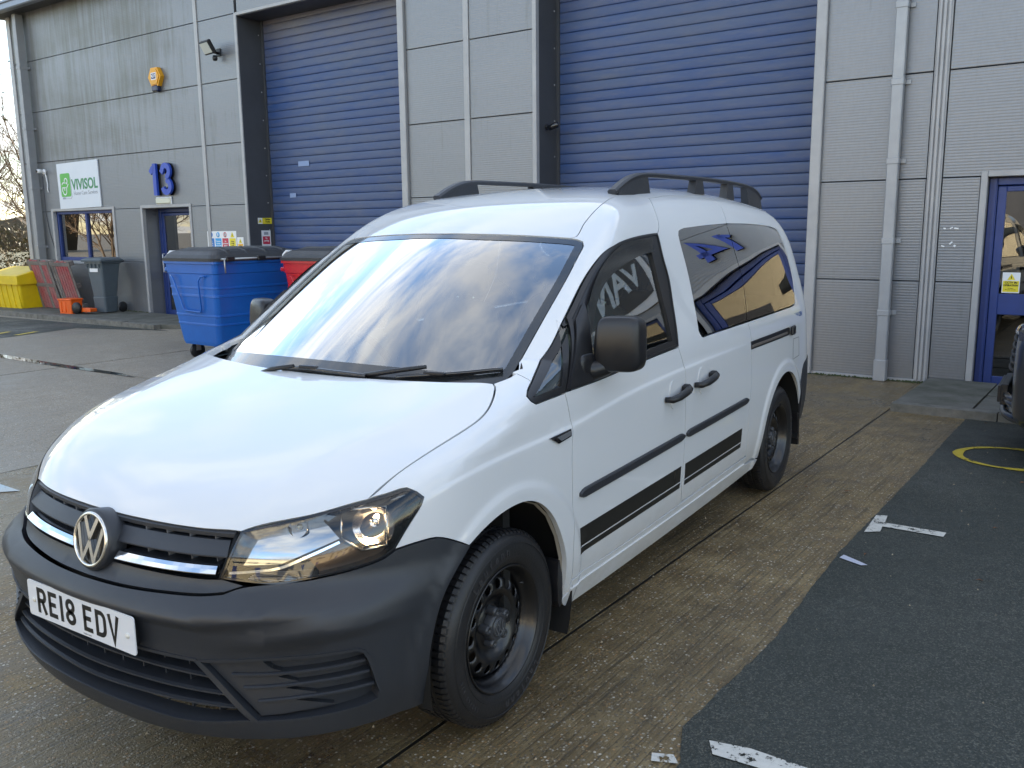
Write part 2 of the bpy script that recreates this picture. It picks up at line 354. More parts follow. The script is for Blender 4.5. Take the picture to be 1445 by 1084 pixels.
tb=sheet('tarmac',[(-6.75,-10.1),(-6.25,-11.9),(-4.75,-11.6),(-4.2,-13.5),(-3.4,-22),(-6.6,-26)],.004,tarmac); tag(tb,kind='structure')
# pavement along the left of the building, a row of kerbstones in front
pav=MB(); q=[fpt(-26,0),fpt(-26,1.42),fpt(-10.75,1.18),fpt(-10.1,.75),fpt(-10.05,0)]; pav.prism([(p.x,p.y) for p in q],-.02,.075)
pv=pav.build('pavement',pavm); tag(pv,kind='structure')
for k in range(16):
    s0=-25.6+k*.925; f_=lambda s:1.42+(s+26)*(1.18-1.42)/15.25
    a,b=s0+.005,s0+.915; q=[fpt(a,f_(a)+.004),fpt(b,f_(b)+.004),fpt(b,f_(b)+.13),fpt(a,f_(a)+.13)]
    mb=MB(); mb.prism([(p.x,p.y) for p in q],-.02,.082+rr.uniform(-.006,.004)); mb.build('kerbstone',kerbm,pv)
# door step on the right: paving flags and a kerb edge
st=empty('door_step','low concrete step of damp flags in front of the blue door','step',fpt(1.6,.9,0))
sti=Matrix.Translation(-Vector(st.location))
def stp(name,q,z,matl):
    mb=MB(); mb.prism([(p.x,p.y) for p in q],-.02,z); return mb.build(name,matl,st,M=sti)
for k in range(5):
    a=.70+k*.62; stp('flagstone',[fpt(a+.008,.03),fpt(a+.61,.03),fpt(a+.61,.78),fpt(a+.008,.78)],.062+.004*(k%2),pavm); stp('flagstone',[fpt(a+.008,.79),fpt(a+.61,.79),fpt(a+.61,1.50),fpt(a+.008,1.50)],.066-.004*(k%2),pavm)
for k in range(4):
    a=.705+k*.82; stp('kerbstone',[fpt(a,1.51),fpt(a+.81,1.51),fpt(a+.81,1.63),fpt(a,1.63)],.072,kerbm)
# painted marks
def gp(pts): return [(p[0],p[1]) for p in pts]
mk=MB(); z=.009
mk.add([(-2.79,1.465,z),(-2.47,1.465,z),(-2.52,1.535,z),(-2.61,1.53,z),(-2.60,1.825,z),(-2.675,1.83,z),(-2.68,1.53,z),(-2.81,1.52,z)],[(0,1,2,7),(2,3,6,7),(3,4,5,6)])
tag(mk.build('bay_marking',whiteline),'worn white T mark between two parking bays on the tarmac','road marking')
mk=MB(); mk.add([(-.225,1.455,z),(-.16,1.49,z),(-.165,1.62,z),(-.17,1.85,z),(-.235,1.85,z),(-.25,1.58,z)],[(0,1,2,5),(2,3,4,5)]); tag(mk.build('bay_marking',whiteline),'flaking white bay mark at the bottom edge of the tarmac','road marking')
mk=MB(); mk.add([(-.07,1.33,z),(-.03,1.345,z),(-.06,1.42,z),(-.095,1.39,z)],[(0,1,2,3)]); tag(mk.build('paint_remnant',whiteline),'small scrap of white paint by the concrete edge','paint mark')
mk=MB(); mk.add([(-2.08,1.45,z),(-2.03,1.44,z),(-1.98,1.55,z),(-2.0,1.575,z),(-2.03,1.53,z)],[(0,1,2,3,4)]); tag(mk.build('paint_splash',mat('pale_lilac_splash',(.5,.52,.62),.5)),'pale splash of paint on the tarmac between the T mark and the van','paint mark')
# yellow ring: a worn letter or circle sprayed on the tarmac
mk=MB(); cx,cy=-4.52,2.02; ring=[]
for k in range(36):
    a=2*PI*k/36; wv=.05+.012*math.sin(3*a)+.008*math.sin(7*a); ring.append(((cx+.30*math.cos(a)-wv*math.cos(a)/2),(cy+.34*math.sin(a)-wv*math.sin(a)/2))); ring.append(((cx+.30*math.cos(a)+wv*math.cos(a)/2),(cy+.34*math.sin(a)+wv*math.sin(a)/2)))
mk.add([(a,b,z) for a,b in ring],[(2*k,2*k+1,(2*k+3)%72,(2*k+2)%72) for k in range(36)]); tag(mk.build('yellow_ring',yellowline),'worn yellow ring painted on the dark tarmac at the right','road marking')
for k,(a,b) in enumerate(((( -5.10,-12.2),(-5.37,-12.35)),((-5.16,-11.75),(-5.60,-11.95)))):
    A=Vector((*a,z));B=Vector((*b,z)); d=(B-A).normalized(); n_=Vector((-d.y,d.x,0))*.05
    mk=MB(); mk.add([A-n_,B-n_,B+n_,A+n_],[(0,1,2,3)]); tag(mk.build('yellow_dash',yellowline),['faded yellow dash on the far left tarmac, nearest the left edge','faded yellow dash on the far left tarmac, nearer the bins'][k],'road marking',group='faded yellow dashes by the pavement')
# puddle in front of the bumper, wet channel lines
wat=NG('shallow_water',.03); wat.b.inputs['Base Color'].default_value=(.012,.012,.010,1); wat.b.inputs['Specular IOR Level'].default_value=.5; wat.normal(wat.bump(wat.noise(wat.tc,6,2),.03,.002))
def blob(cx,cy,rx,ry,n=28,seed=1,rot=0):
    r_=random.Random(seed); ph=[r_.uniform(0,6.28) for _ in range(4)]; o=[]
    for k in range(n):
        a=2*PI*k/n; q=1+.16*math.sin(2*a+ph[0])+.11*math.sin(3*a+ph[1])+.08*math.sin(5*a+ph[2]); x,y=rx*q*math.cos(a),ry*q*math.sin(a)
        o.append((cx+x*math.cos(rot)-y*math.sin(rot),cy+x*math.sin(rot)+y*math.cos(rot)))
    return o
pd=blob(1.33,-.22,.42,.16,40,4,R_(68))
tag(sheet('puddle',pd,.005,wat.m),'shallow puddle on the concrete in front of the number plate','puddle',kind='stuff')
pd2=[(p.x,p.y) for p in (fpt(-16,4.16),fpt(-10.7,4.10),fpt(-8.6,4.13),fpt(-7.0,4.12),fpt(-6.6,4.2),fpt(-8.3,4.26),fpt(-10,4.28),fpt(-12.4,4.26),fpt(-16,4.3))]
tag(sheet('wet_channel',pd2,.004,wat.m),'long wet streak lying along a joint of the yard','puddle',kind='stuff')
pd3=[(p.x,p.y) for p in (fpt(-9,7.06),fpt(-3.2,7.06),fpt(-3.3,7.17),fpt(-9,7.16))]
tag(sheet('wet_channel',pd3,.004,wat.m),'narrow wet strip along the joint left of the bonnet','puddle',kind='stuff')
# leaves and stones scattered on the yard (nobody could count them)
sc=MB(); r_=random.Random(11)
for k in range(420):
    x,y=r_.uniform(-6,1.4),r_.uniform(-1.2,3.2)
    if r_.random()<.5: x,y=r_.uniform(-6.9,1.),r_.uniform(-12,1.3)
    s_=r_.uniform(.003,.009); a=r_.uniform(0,6.28); h=.006+s_*.5
    sc.add([(x+s_*math.cos(a+t),y+s_*.7*math.sin(a+t),.003) for t in (0,1.6,3.1,4.7)]+[(x,y,h)],[(0,1,4),(1,2,4),(2,3,4),(3,0,4)])
tag(sc.build('loose_grit',mat('pale_grit',(.16,.12,.075),.8,vary=(.42,.36,.26),nscale=9)),'loose grit and small stones scattered over the yard','grit',kind='stuff')
sc=MB()
for k in range(26):
    x,y=r_.uniform(-6.5,.6),r_.uniform(.95,3.6); s_=r_.uniform(.012,.028); a=r_.uniform(0,6.28); c_,n_=math.cos(a),math.sin(a)
    sc.add([(x-s_*c_,y-s_*n_,.008),(x+.4*s_*n_,y-.4*s_*c_,.012),(x+s_*c_,y+s_*n_,.009),(x-.4*s_*n_,y+.4*s_*c_,.014)],[(0,1,2,3)])
tag(sc.build('fallen_leaves',mat('brown_leaf',(.16,.07,.03),.7)),'few brown fallen leaves lying on the ground','leaf litter',kind='stuff')
# ------------------------------------------------------------------ the industrial unit
def cladding(name,col,metal,rough):
    g=NG(name,rough,metal)
    sx=g.n('ShaderNodeSeparateXYZ'); g.l(g.tc,sx.inputs[0])
    streak=g.noise(g.map(scale=(9,1,.55)),1.,7,.7); big=g.noise(g.map(scale=(.35,1,.9)),1.,4,.6); fine=g.noise(g.map(scale=(30,1,12)),1.,4,.6)
    # algae streaks: strongest on the far left bay between three and five metres up, and at joints
    left=g.ramp(g.math('MULTIPLY_ADD',sx.outputs[0],-.1),[(0,0.),(1,1.)]) if False else None
    mr=g.n('ShaderNodeMapRange'); mr.inputs[1].default_value=-10.; mr.inputs[2].default_value=-13.; g.l(sx.outputs[0],mr.inputs[0])
    mz=g.n('ShaderNodeMapRange'); mz.inputs[1].default_value=2.4; mz.inputs[2].default_value=3.4; g.l(sx.outputs[2],mz.inputs[0])
    mk=g.math('ADD',g.math('MULTIPLY',g.math('MULTIPLY',mr.outputs[0],mz.outputs[0]),.16),g.math('MULTIPLY',streak,.62)); mk=g.math('ADD',mk,g.math('MULTIPLY',big,.38))
    m1=g.ramp(mk,[(.58,0.),(.74,1.)])
    base=g.mix(g.ramp(big,[(.3,.25),(.7,0.)]),col,tuple(c*.8 for c in col)); base=g.mix(g.ramp(fine,[(.3,.10),(.6,0.)]),base,(.12,.11,.09))
    c=g.mix(g.math('MULTIPLY',m1,.5),base,(.085,.082,.045)); g.color(c)
    g.b.inputs['Metallic'].default_value=metal
    g.rough(g.ramp(big,[(.3,rough*.9),(.7,rough*1.15)]))
    wv=g.n('ShaderNodeTexWave'); wv.wave_type='BANDS'; wv.bands_direction='Z'; wv.wave_profile='SIN'; wv.inputs['Scale'].default_value=11.2; g.l(g.tc,wv.inputs['Vector'])
    oc=g.noise(g.map(scale=(1.1,1,1.3)),1.,2,.5)
    b1=g.bump(wv.outputs['Fac'],.26,.004); g.normal(g.bump(oc,.12,.02,b1)); return g.m
clad=cladding('silver_ribbed_cladding',(.235,.245,.265),.6,.40)
trimm=mat('pale_grey_trim',(.40,.40,.41),.45,metal=.2,noise=.18,nscale=3)
jambm=mat('dark_slate_flashing',(.060,.063,.072),.5,noise=.2,nscale=2)
gapm=mat('dark_joint',(.012,.012,.012),.9)
g=NG('blue_shutter_paint',.45); geo=g.n('ShaderNodeNewGeometry'); pos=geo.outputs['Position']
oi=g.n('ShaderNodeObjectInfo'); nn=g.noise(g.map(scale=(.9,.9,5),src=pos),1.,6,.65); n3=g.noise(g.map(scale=(2.5,2.5,14),src=pos),1.,5,.7)
c=g.mix(g.ramp(nn,[(.35,0.),(.72,.75)]),(.018,.058,.195),(.062,.088,.155)); c=g.mix(g.ramp(n3,[(.45,0.),(.75,.35)]),c,(.15,.145,.16))
c=g.mix(g.math('MULTIPLY',oi.outputs['Random'],.30),c,(.10,.125,.20))
sx=g.n('ShaderNodeSeparateXYZ'); g.l(pos,sx.inputs[0])
mz=g.n('ShaderNodeMapRange'); mz.inputs[1].default_value=4.1; mz.inputs[2].default_value=4.9; g.l(sx.outputs[2],mz.inputs[0])
c=g.mix(g.math('MULTIPLY',g.math('MULTIPLY',mz.outputs[0],.55),g.ramp(nn,[(.3,.4),(.6,1.)])),c,(.17,.14,.12)); g.color(c); shutm=g.m
bluem=mat('blue_door_frame',(.022,.050,.21),.38,noise=.2,nscale=5)
unitglass=glass_mat('unit_window_glass',(.10,.105,.10),3.2)
B=empty('industrial_unit','long silver clad industrial unit with blue roller shutters behind the van','building',FM.translation,AZ)
BI=B.matrix_basis.inverted()
def bp(name,mb,mats,parent=None): return mb.build(name,mats,parent or B)     # mesh in wall coordinates
RZ=[.02,1.022,2.024,3.026,4.028,5.03,6.0]
OPEN=[(-16.2,-13.97,1.02,2.02),(-12.95,-11.5,0,2.02),(-9.87,-6.37,0,5.03),(-4.07,-.58,0,5.03),(1.085,2.6,0,2.02),(3.0,6.4,0,2.02),(7.3,10.8,0,5.03)]
COLS=[(-17.27,-10.99),(-10.91,-9.93),(-9.87,-6.37),(-6.25,-5.225),(-5.135,-4.115),(-4.07,-.58),(-.485,.545),(.685,2.66),(2.74,7.2),(7.3,10.8),(10.9,15.9)]
for ca,cb in COLS:
    for r in range(6):
        za,zb=RZ[r],RZ[r+1]; segs=[(ca,cb)]
        for oa,ob,oza,ozb in OPEN:
            if min(zb,ozb)-max(za,oza)>.4:
                ns=[]
                for a,b in segs:
                    if ob<=a or oa>=b: ns.append((a,b)); continue
                    pad=.06 if ozb<3 else 0
                    if oa-pad>a: ns.append((a,oa-pad))
                    if ob+pad<b: ns.append((ob+pad,b))
                segs=ns
        for a,b in segs:
            if b-a<.05: continue
            mb=MB(); mb.box(a+.004,b-.004,0,.05,za+.0045,zb-.0045,bev=.004); bp('wall_panel',mb,clad)
        bk=MB()
        for a,b in segs: bk.box(a-.02,b+.02,.045,.12,za,zb)
        if segs: bp('backing_sheet',bk,gapm)
# base rail, trims
for a,b in ((-17.28,-12.97),(-11.48,-9.9),(-6.3,-4.08),(-.56,1.0),(2.66,3.0),(6.4,7.3)):
    mb=MB(); mb.box(a,b,-.018,.05,-.02 if a<-9 else .0,.03,bev=.004); bp('base_rail',mb,trimm)
r7=random.Random(77)
mossm=mat('green_moss',(.055,.075,.02),.95,vary=(.03,.035,.015),nscale=30); mb=MB()      # moss and grit gathered along the foot of the wall
for k in range(700):
    s_=r7.choice([r7.uniform(-17,-13),r7.uniform(-.5,1.0),r7.uniform(-6.2,-4.1)]); d_=.022+abs(r7.gauss(0,.02)); q_=r7.uniform(.006,.02); z_=.075 if s_<-10 else .002
    mb.add([(s_-q_,-d_,z_),(s_+q_,-d_,z_),(s_,-d_-q_,z_),(s_,-d_+q_*.4,z_+q_*r7.uniform(.5,1.2))],[(0,2,1),(0,1,3),(1,2,3),(2,0,3)])
o=mb.build('moss',mossm); o.matrix_world=FM; tag(o,'moss and grit gathered along the foot of the silver wall','moss',kind='stuff')
for s,wd in ((-10.95,.085),(-5.18,.09)):
    mb=MB(); mb.box(s-wd/2,s+wd/2,-.02,.05,0,6.,bev=.006); bp('cover_strip',mb,trimm)
mb=MB(); mb.box(.548,.68,-.012,.05,.02,6.,bev=.004); mb.box(.562,.588,-.03,-.012,.02,6,bev=.004); mb.box(.60,.628,-.036,-.012,.02,6,bev=.004); mb.box(.642,.668,-.03,-.012,.02,6,bev=.004); bp('cover_strip',mb,trimm)
mb=MB(); mb.box(-17.34,-17.20,-.025,.10,-.02,6.,bev=.006); bp('corner_trim',mb,trimm)
for s in (-9.90,-4.09):
    mb=MB(); mb.box(s-.03,s+.03,-.022,.05,0,5.03,bev=.005); bp('opening_trim',mb,trimm)
for s in (-6.31,-.535,7.25,10.85):
    mb=MB(); mb.box(s-.055,s+.055,-.05,.05,0,5.03,bev=.008); bp('opening_trim',mb,trimm)
for sa,sb in ((-9.93,-6.37),(-4.12,-.58),(7.2,10.9)):
    mb=MB(); mb.box(sa,sb,-.02,.05,4.985,5.035,bev=.005); bp('opening_trim',mb,trimm)
# roller shutters
slp=[(.004,.0008),(-.0105,.0035),(-.0135,.012),(-.0150,.045),(-.0155,.085),(-.0150,.116),(-.0120,.1225),(.004,.1245)]
def shutter(sa,sb):
    e=empty('roller_shutter',parent=B); dp=.5
    me=None
    for k in range(40):
        if me is None:
            mb=MB(); n_=len(slp); L_=sb-sa
            mb.add([(0,y,z) for y,z in slp]+[(L_,y,z) for y,z in slp],[(i,i+1,n_+i+1,n_+i) for i in range(n_-1)],smooth=True)
            o=mb.build('slat',shutm,e); me=o.data
        else: o=link('slat',me,e)
        o.location=(sa,dp+rr.uniform(-.003,.003),.03+k*.125)
    mb=MB(); mb.box(sa,sb,dp+.006,dp+.03,0,5.03); bp('shutter_back',mb,gapm,e)
    for s,side in ((sa,1),(sb,-1)):
        x0,x1=(s-.004,s+.004); mb=MB(); mb.box(x0,x1,.0,dp+.03,0,5.03); mb.box(s if side>0 else s-.045,s+.045 if side>0 else s,dp-.04,dp-.018,0,5.03); bp('reveal',mb,jambm,e)
        sc_=MB()
        for k in range(11): sc_.lathe([(0,.006),(.008,.005),(.012,0)],8,M=Matrix.Translation((s+side*.0045,dp-.09,.25+k*.45))@Matrix.Rotation(side*PI/2,4,'Y'))
        bp('fixing_screw',sc_,trimm,e)['kind']='stuff'
    mb=MB(); mb.box(sa,sb,0,dp+.03,4.975,4.983); bp('soffit',mb,jambm,e)
    mb=MB(); mb.box(sa,sb,dp-.05,dp-.015,0.0,.05); bp('bottom_rail',mb,gapm,e)
shutter(-9.87,-6.37); shutter(-4.07,-.58); shutter(7.3,10.8)
# doors set back in their reveals
def unit_door(name,sa,sb,dp,leaf=None,stripe=True):
    e=empty(name,parent=B); mb=MB()
    mb.box(sa-.004,sa+.002,.05,dp+.1,0,2.02); mb.box(sb-.002,sb+.004,.05,dp+.1,0,2.02); mb.box(sa,sb,.05,dp+.1,2.012,2.02); mb.box(sa,sb,0,dp+.1,-.01,.012); bp('reveal',mb,clad if dp>.2 else jambm,e)
    mb=MB()
    for a,b in ((sa-.06,sa-.002),(sb+.002,sb+.06)): mb.box(a,b,-.018,.06,0,2.075,bev=.005)
    mb.box(sa-.002,sb+.002,-.0175,.06,2.018,2.075,bev=.005); bp('door_trim',mb,trimm,e)
    f=MB(); w_=.075
    f.box(sa+.003,sa+w_,dp-.02,dp+.06,0,2.01,bev=.006); f.box(sb-w_,sb-.003,dp-.02,dp+.06,0,2.01,bev=.006); f.box(sa+w_,sb-w_,dp-.02,dp+.06,1.94,2.01,bev=.006)
    f.box(sa+w_-.03,sa+w_-.01,dp-.034,dp-.02,0,2.0); bp('door_frame',f,bluem,e)
    a,b=sa+w_+.004,sb-w_-.004; t=.075
    f=MB(); f.box(a,a+t,dp-.008,dp+.045,.02,1.93,bev=.006); f.box(b-t,b,dp-.008,dp+.045,.02,1.93,bev=.006)
    f.box(a+t,b-t,dp-.008,dp+.045,.02,.11,bev=.005); f.box(a+t,b-t,dp-.008,dp+.045,.715,.915,bev=.005); f.box(a+t,b-t,dp-.008,dp+.045,1.88,1.93,bev=.005); lf=bp('door_leaf',f,bluem,e)
    p=MB(); p.box(a+t,b-t,dp+.012,dp+.02,.11,.715); bp('pane',p,unitglass,e)
    p=MB(); p.box(a+t,b-t,dp+.012,dp+.02,.915,1.88); bp('pane',p,unitglass,e)
    h=MB(); hx=a+.04 if sa<0 else b-.04; h.tube([(hx,dp-.008,.83),(hx,dp-.07,.83),(hx,dp-.07,1.17),(hx,dp-.008,1.17)],.012,8); bp('handle',h,mat('white_handle',(.7,.7,.72),.3),e)
    k=MB(); k.box(sa,sb,dp+.35,dp+.36,0,2.0); bp('inside',k,mat('dim_interior',(.05,.05,.05),.9),e)
    return e
unit_door('entrance_door',-12.95,-11.5,.33); unit_door('entrance_door',1.085,2.6,.10)
def unit_window(sa,sb,za,zb,nv):
    e=empty('window',parent=B); mb=MB(); d=.09
    mb.box(sa-.07,sa-.002,-.02,.06,za-.06,zb+.055,bev=.005); mb.box(sb+.002,sb+.07,-.02,.06,za-.06,zb+.055,bev=.005); mb.box(sa-.002,sb+.002,-.0195,.06,zb+.0,zb+.055,bev=.005); mb.box(sa-.002,sb+.002,-.03,.06,za-.06,za,bev=.005); bp('window_trim',mb,trimm,e)
    f=MB(); f.box(sa,sa+.06,d-.03,d+.04,za,zb,bev=.005); f.box(sb-.06,sb,d-.03,d+.04,za,zb,bev=.005); f.box(sa+.06,sb-.06,d-.03,d+.04,zb-.06,zb,bev=.005); f.box(sa+.06,sb-.06,d-.03,d+.04,za,za+.07,bev=.005)
    xs=[sa+.06+(sb-sa-.12)*i/nv for i in range(nv+1)]
    for x in xs[1:-1]: f.box(x-.035,x+.035,d-.025,d+.04,za+.07,zb-.06,bev=.005)
    bp('frame',f,bluem,e)
    for i in range(nv):
        p=MB(); p.box(xs[i]+.02,xs[i+1]-.02,d+.012,d+.018,za+.05,zb-.05); bp('pane',p,unitglass,e)
    k=MB(); k.box(sa,sb,d+.5,d+.51,za,zb); k.box(sa,sb,.06,d+.5,za-.01,za); bp('inside',k,MATS['dim_interior'],e)
    if sa<-10:
        k=MB(); k.box(sb-.75,sb-.25,d+.10,d+.2,za+.07,za+.13); k.box(sa+.5,sa+.9,d+.10,d+.2,za+.07,za+.12); bp('sill_items',k,whitevinyl,e)
unit_window(-16.2,-13.97,1.02,2.02,2); unit_window(3.0,6.4,.02,2.02,3)
# main body of the building, eaves and gutter
mb=MB(); mb.box(-17.3,15.9,.56,26,0,6.0); mb.box(-17.3,-17.2,.06,.56,0,6); 
mb.box(-17.2,-9.9,.125,.2,4.5,6.); mb.box(10.9,15.9,.12,.2,0,6); bp('building_shell',mb,gapm)
mb=MB(); mb.box(-17.32,-17.305,.1,26,0,6.0); bp('side_wall',mb,clad)
mb=MB(); mb.add([(-17.7,-.32,6.06),(16.2,-.32,6.06),(16.2,13,7.5),(-17.7,13,7.5),(16.2,26.3,6.06),(-17.7,26.3,6.06),(-17.7,-.32,6.0),(16.2,-.32,6.0),(16.2,26.3,6.0),(-17.7,26.3,6.0)],[(0,1,2,3),(3,2,4,5),(0,3,5,9,6),(1,7,8,4,2),(6,9,8,7)]); bp('roof',mb,mat('roof_sheet',(.20,.21,.23),.5,metal=.3))
mb=MB(); mb.box(-17.75,16.2,-.47,-.325,5.93,6.08,bev=.02); mb.box(-17.75,16.2,-.50,-.46,6.05,6.10,bev=.01); bp('gutter',mb,mat('blue_grey_gutter',(.20,.23,.29),.35,metal=.3))
mb=MB(); mb.box(-17.7,16.2,-.325,.0,5.975,5.998); bp('eaves_soffit',mb,jambm)
# downpipes
def downpipe(s,w_,d_,joints,m_):
    e=empty('downpipe',parent=B); mb=MB(); mb.box(s-w_/2,s+w_/2,-d_-.035,-.035,.03,5.93,bev=.008); bp('pipe',mb,m_,e)
    for zj in joints:
        mb=MB(); mb.box(s-w_/2-.005,s+w_/2+.005,-d_-.04,-.03,zj-.03,zj+.03,bev=.005); mb.box(s+w_/2+.004,s+w_/2+.05,-.02,-.002,zj-.022,zj+.022,bev=.003); mb.box(s-w_/2,s+w_/2,-.035,-.001,zj-.02,zj+.02); bp('pipe_clip',mb,m_,e)
    mb=MB(); mb.box(s-w_/2-.008,s+w_/2+.008,-d_-.045,-.025,0,.22,bev=.006); bp('pipe_shoe',mb,m_,e)
    return e
downpipe(.245,.105,.085,(.70,1.42,2.20,2.95,3.66,4.5),mat('pale_downpipe',(.37,.38,.40),.4,metal=.25,noise=.15,nscale=4))
downpipe(-16.66,.13,.16,(1.3,2.5,3.7,4.9),mat('grey_downpipe',(.30,.31,.33),.42,metal=.25,noise=.15,nscale=4))
# paint flecks left where a sign was peeled off, faded tape on the shutter
def wall_thing(name,label,cat,s,z,d=0,group=None):
    return empty(name,label,cat,tuple(fpt(s,d,z)),AZ,group)
e=wall_thing('torn_tape','scraps of white tape stuck on the ribbed wall between the downpipe and the blue door','tape',.80,1.36,.002)
for (x,z_,w_,h,a) in ((-.06,.18,.022,.014,.2),(.0,.185,.03,.012,-.5),(.045,.18,.04,.014,.1),(-.065,.01,.03,.012,.3),(.005,.04,.035,.014,-.8),(.04,.012,.02,.02,.5)):
    mb=MB(); mb.box(-w_/2,w_/2,-.004,0,-h/2,h/2,M=Matrix.Translation((x,0,z_))@Matrix.Rotation(a,4,'Y')); mb.build('tape_scrap',whitevinyl,e)
e=wall_thing('shutter_sticker','faded pale blue strip stuck to the left roller shutter, the upper one','sticker',-9.0,2.66,-.477,'faded strips on the left shutter'); mb=MB(); mb.box(-.13,.13,-.003,0,-.04,.04); o=mb.build('strip',mat('faded_blue_strip',(.22,.30,.50),.5),e)
e=wall_thing('shutter_sticker','faded pale blue strip stuck to the left roller shutter, the lower smaller one','sticker',-9.30,2.16,-.477,'faded strips on the left shutter'); mb=MB(); mb.box(-.075,.075,-.003,0,-.035,.035); mb.build('strip',MATS['faded_blue_strip'],e)
e=wall_thing('scratch_mark','scraped white mark high on the left roller shutter','scuff',-6.75,4.25,-.477)
for (x,z_,w_,h,a) in ((0,0,.02,.16,.1),(.05,.05,.015,.08,-.3),(.16,.06,.05,.02,.2),(.03,-.07,.05,.015,.2)):
    mb=MB(); mb.box(-w_/2,w_/2,-.003,0,-h/2,h/2,M=Matrix.Translation((x,0,z_))@Matrix.Rotation(a,4,'Y')); mb.build('scuff',mat('pale_scuff',(.45,.50,.60),.5),e)
# ------------------------------------------------------------------ signs, lamps and cameras on the wall
TX=Matrix.Rotation(PI/2,4,'X')       # text lies in the wall plane, reading from outside
def TM(x,z_,y=0): return Matrix.Translation((x,y,z_))@TX
e=wall_thing('company_sign','white square sign with green logo reading VIVISOL Home Care Services','sign',-15.08,2.07,.0)
e.rotation_euler=(0,R_(-.8),AZ)
mb=MB(); mb.box(-.77,.77,-.03,-.002,0,.90,bev=.004); mb.build('sign_board',mat('sign_white',(.66,.70,.76),.4,noise=.05,nscale=2),e)
gr=mat('sign_green',(.10,.42,.07),.4); dg=mat('sign_dark_green',(.05,.24,.10),.4); gy=mat('sign_grey',(.32,.34,.38),.5)
def rrect(x0,x1,z0,z1,r,n=5):
    P=[]
    for cx,cz,a in ((x1-r,z1-r,0),(x0+r,z1-r,90),(x0+r,z0+r,180),(x1-r,z0+r,270)): P+=arc(cx,cz,r,r,a,a+90,n)
    return P
mb=MB(); mb.prism(rrect(-.66,-.29,.24,.70,.04),.0,.003,M=Matrix.Translation((0,-.031,0))@TX); mb.build('logo_panel',gr,e)
mb=MB(); strokes([arc(-.445,.545,.055,.055,-80,170,10)+[(-.50,.50)],[(-.50,.50)]+arc(-.53,.47,.07,.05,60,170,6),[(-.58,.42),(-.60,.36)]+arc(-.51,.35,.07,.07,190,350,10)+[(-.43,.42),(-.39,.45),(-.36,.49)],[(-.60,.42),(-.47,.42)],[(-.46,.51),(-.40,.51)],[(-.51,.36),(-.51,.42)]],.022,0,.003,mb,M=Matrix.Translation((0,-.035,0))@TX); mb.build('logo_mark',whitevinyl,e)
mb=MB(); strokes([[(-.62,.20),(-.30,.20),(-.265,.235),(-.265,.62)]],.008,0,.002,mb,M=Matrix.Translation((0,-.031,0))@TX); mb.build('logo_shadow_line',gy,e)
text('sign_lettering','VIVISOL',.285,TM(-.235,.455,-.032),dg,e,.003,.007,'LEFT',.96)
text('sign_lettering','Home Care Services',.108,TM(-.19,.29,-.032),gy,e,.002,0,'LEFT',.98)
text('sign_lettering','VIVISOL',.035,TM(-.62,.215,-.032),gy,e,.002,0,'LEFT',1)
def digits(s,z,txt,label):
    e=wall_thing('unit_number',label,'number',s,z,0)
    for ch,dx in zip(txt,(-.21,.17)):
        # digit built from square strokes, 0.56 high, standing 45 mm off the wall
        mb=MB(); H=.56; Wd=.30 if ch!='1' else .2; t=.096
        if ch=='1': ls=[[(.04,0),(.04,H)],[(.04,H-.07),(-.02,H-.09),(-.09,H-.16)]]
        elif ch=='3': ls=[[(-.135,H-.17)]+arc(0,H-.145,.10,.10,170,-60,12)+[(.03,H/2+.0)],[(.03,H/2)]+arc(0,.15,.115,.105,70,-170,14)]
        else: ls=[[(.05,0),(.05,H),(-.155,.155),(.15,.155)]]
        strokes(ls,t,0,.045,mb,M=Matrix.Translation((dx,-.05,0))@TX); mb.build('digit',mat('blue_number',(.020,.065,.42),.35),e)
        mb=MB(); strokes(ls,t+.012,0,.02,mb,M=Matrix.Translation((dx+.004,-.006,-.004))@TX); mb.build('digit_edge',gblack,e)
digits(-12.18,2.235,'13','blue raised number 13 above the recessed entrance door'); digits(1.95,2.235,'14','blue raised number 14 above the blue door on the right')
e=wall_thing('bulkhead_light','small white emergency light fitting under the number 13','light',-12.22,2.09,.0)
mb=MB(); mb.box(-.22,.22,-.055,-.001,-.005,.10,bev=.015); mb.build('light_body',mat('cream_diffuser',(.62,.62,.50),.35),e); mb=MB(); mb.box(-.235,.235,-.03,0,-.02,.115,bev=.008); mb.build('light_base',whitevinyl,e)
e=wall_thing('alarm_box','yellow hexagonal alarm siren box high on the left wall','alarm',-12.14,4.27,0)
yl=mat('alarm_yellow',(.70,.33,.015),.4)
mb=MB(); hx=[(.19*math.cos(R_(60*k)),.19*math.sin(R_(60*k))*.95) for k in range(6)]; mb.prism(hx,0,.075,M=TM(0,.0,-.002)@Matrix.Translation((0,0,0))); mb.build('alarm_cover',yl,e)
mb=MB(); mb.prism([(p[0]*.8,p[1]*.8) for p in hx],.075,.09,M=TM(0,0,-.002)); mb.build('alarm_front',yl,e)
mb=MB(); mb.box(-.08,.08,-.10,-.003,-.25,-.14,bev=.02); mb.build('strobe_lens',mat('dark_blue_lens',(.01,.015,.06),.15),e)
mb=MB(); mb.box(-.075,.075,-.094,-.092,-.05,.07); mb.build('alarm_label',whitevinyl,e); mb=MB(); mb.box(-.06,.06,-.097,-.0945,-.035,.055); mb.build('alarm_logo',mat('navy_print',(.02,.03,.12),.4),e); text('alarm_lettering','ADT',.07,TM(0,.01,-.098),whitevinyl,e,.001,.002)
e=wall_thing('floodlight','black floodlight with motion sensor high beside the left shutter','light',-10.38,4.50,0)
Mf=Matrix.Translation((0,-.22,.03))@Matrix.Rotation(R_(-8),4,'Z')@Matrix.Rotation(R_(30),4,'X')
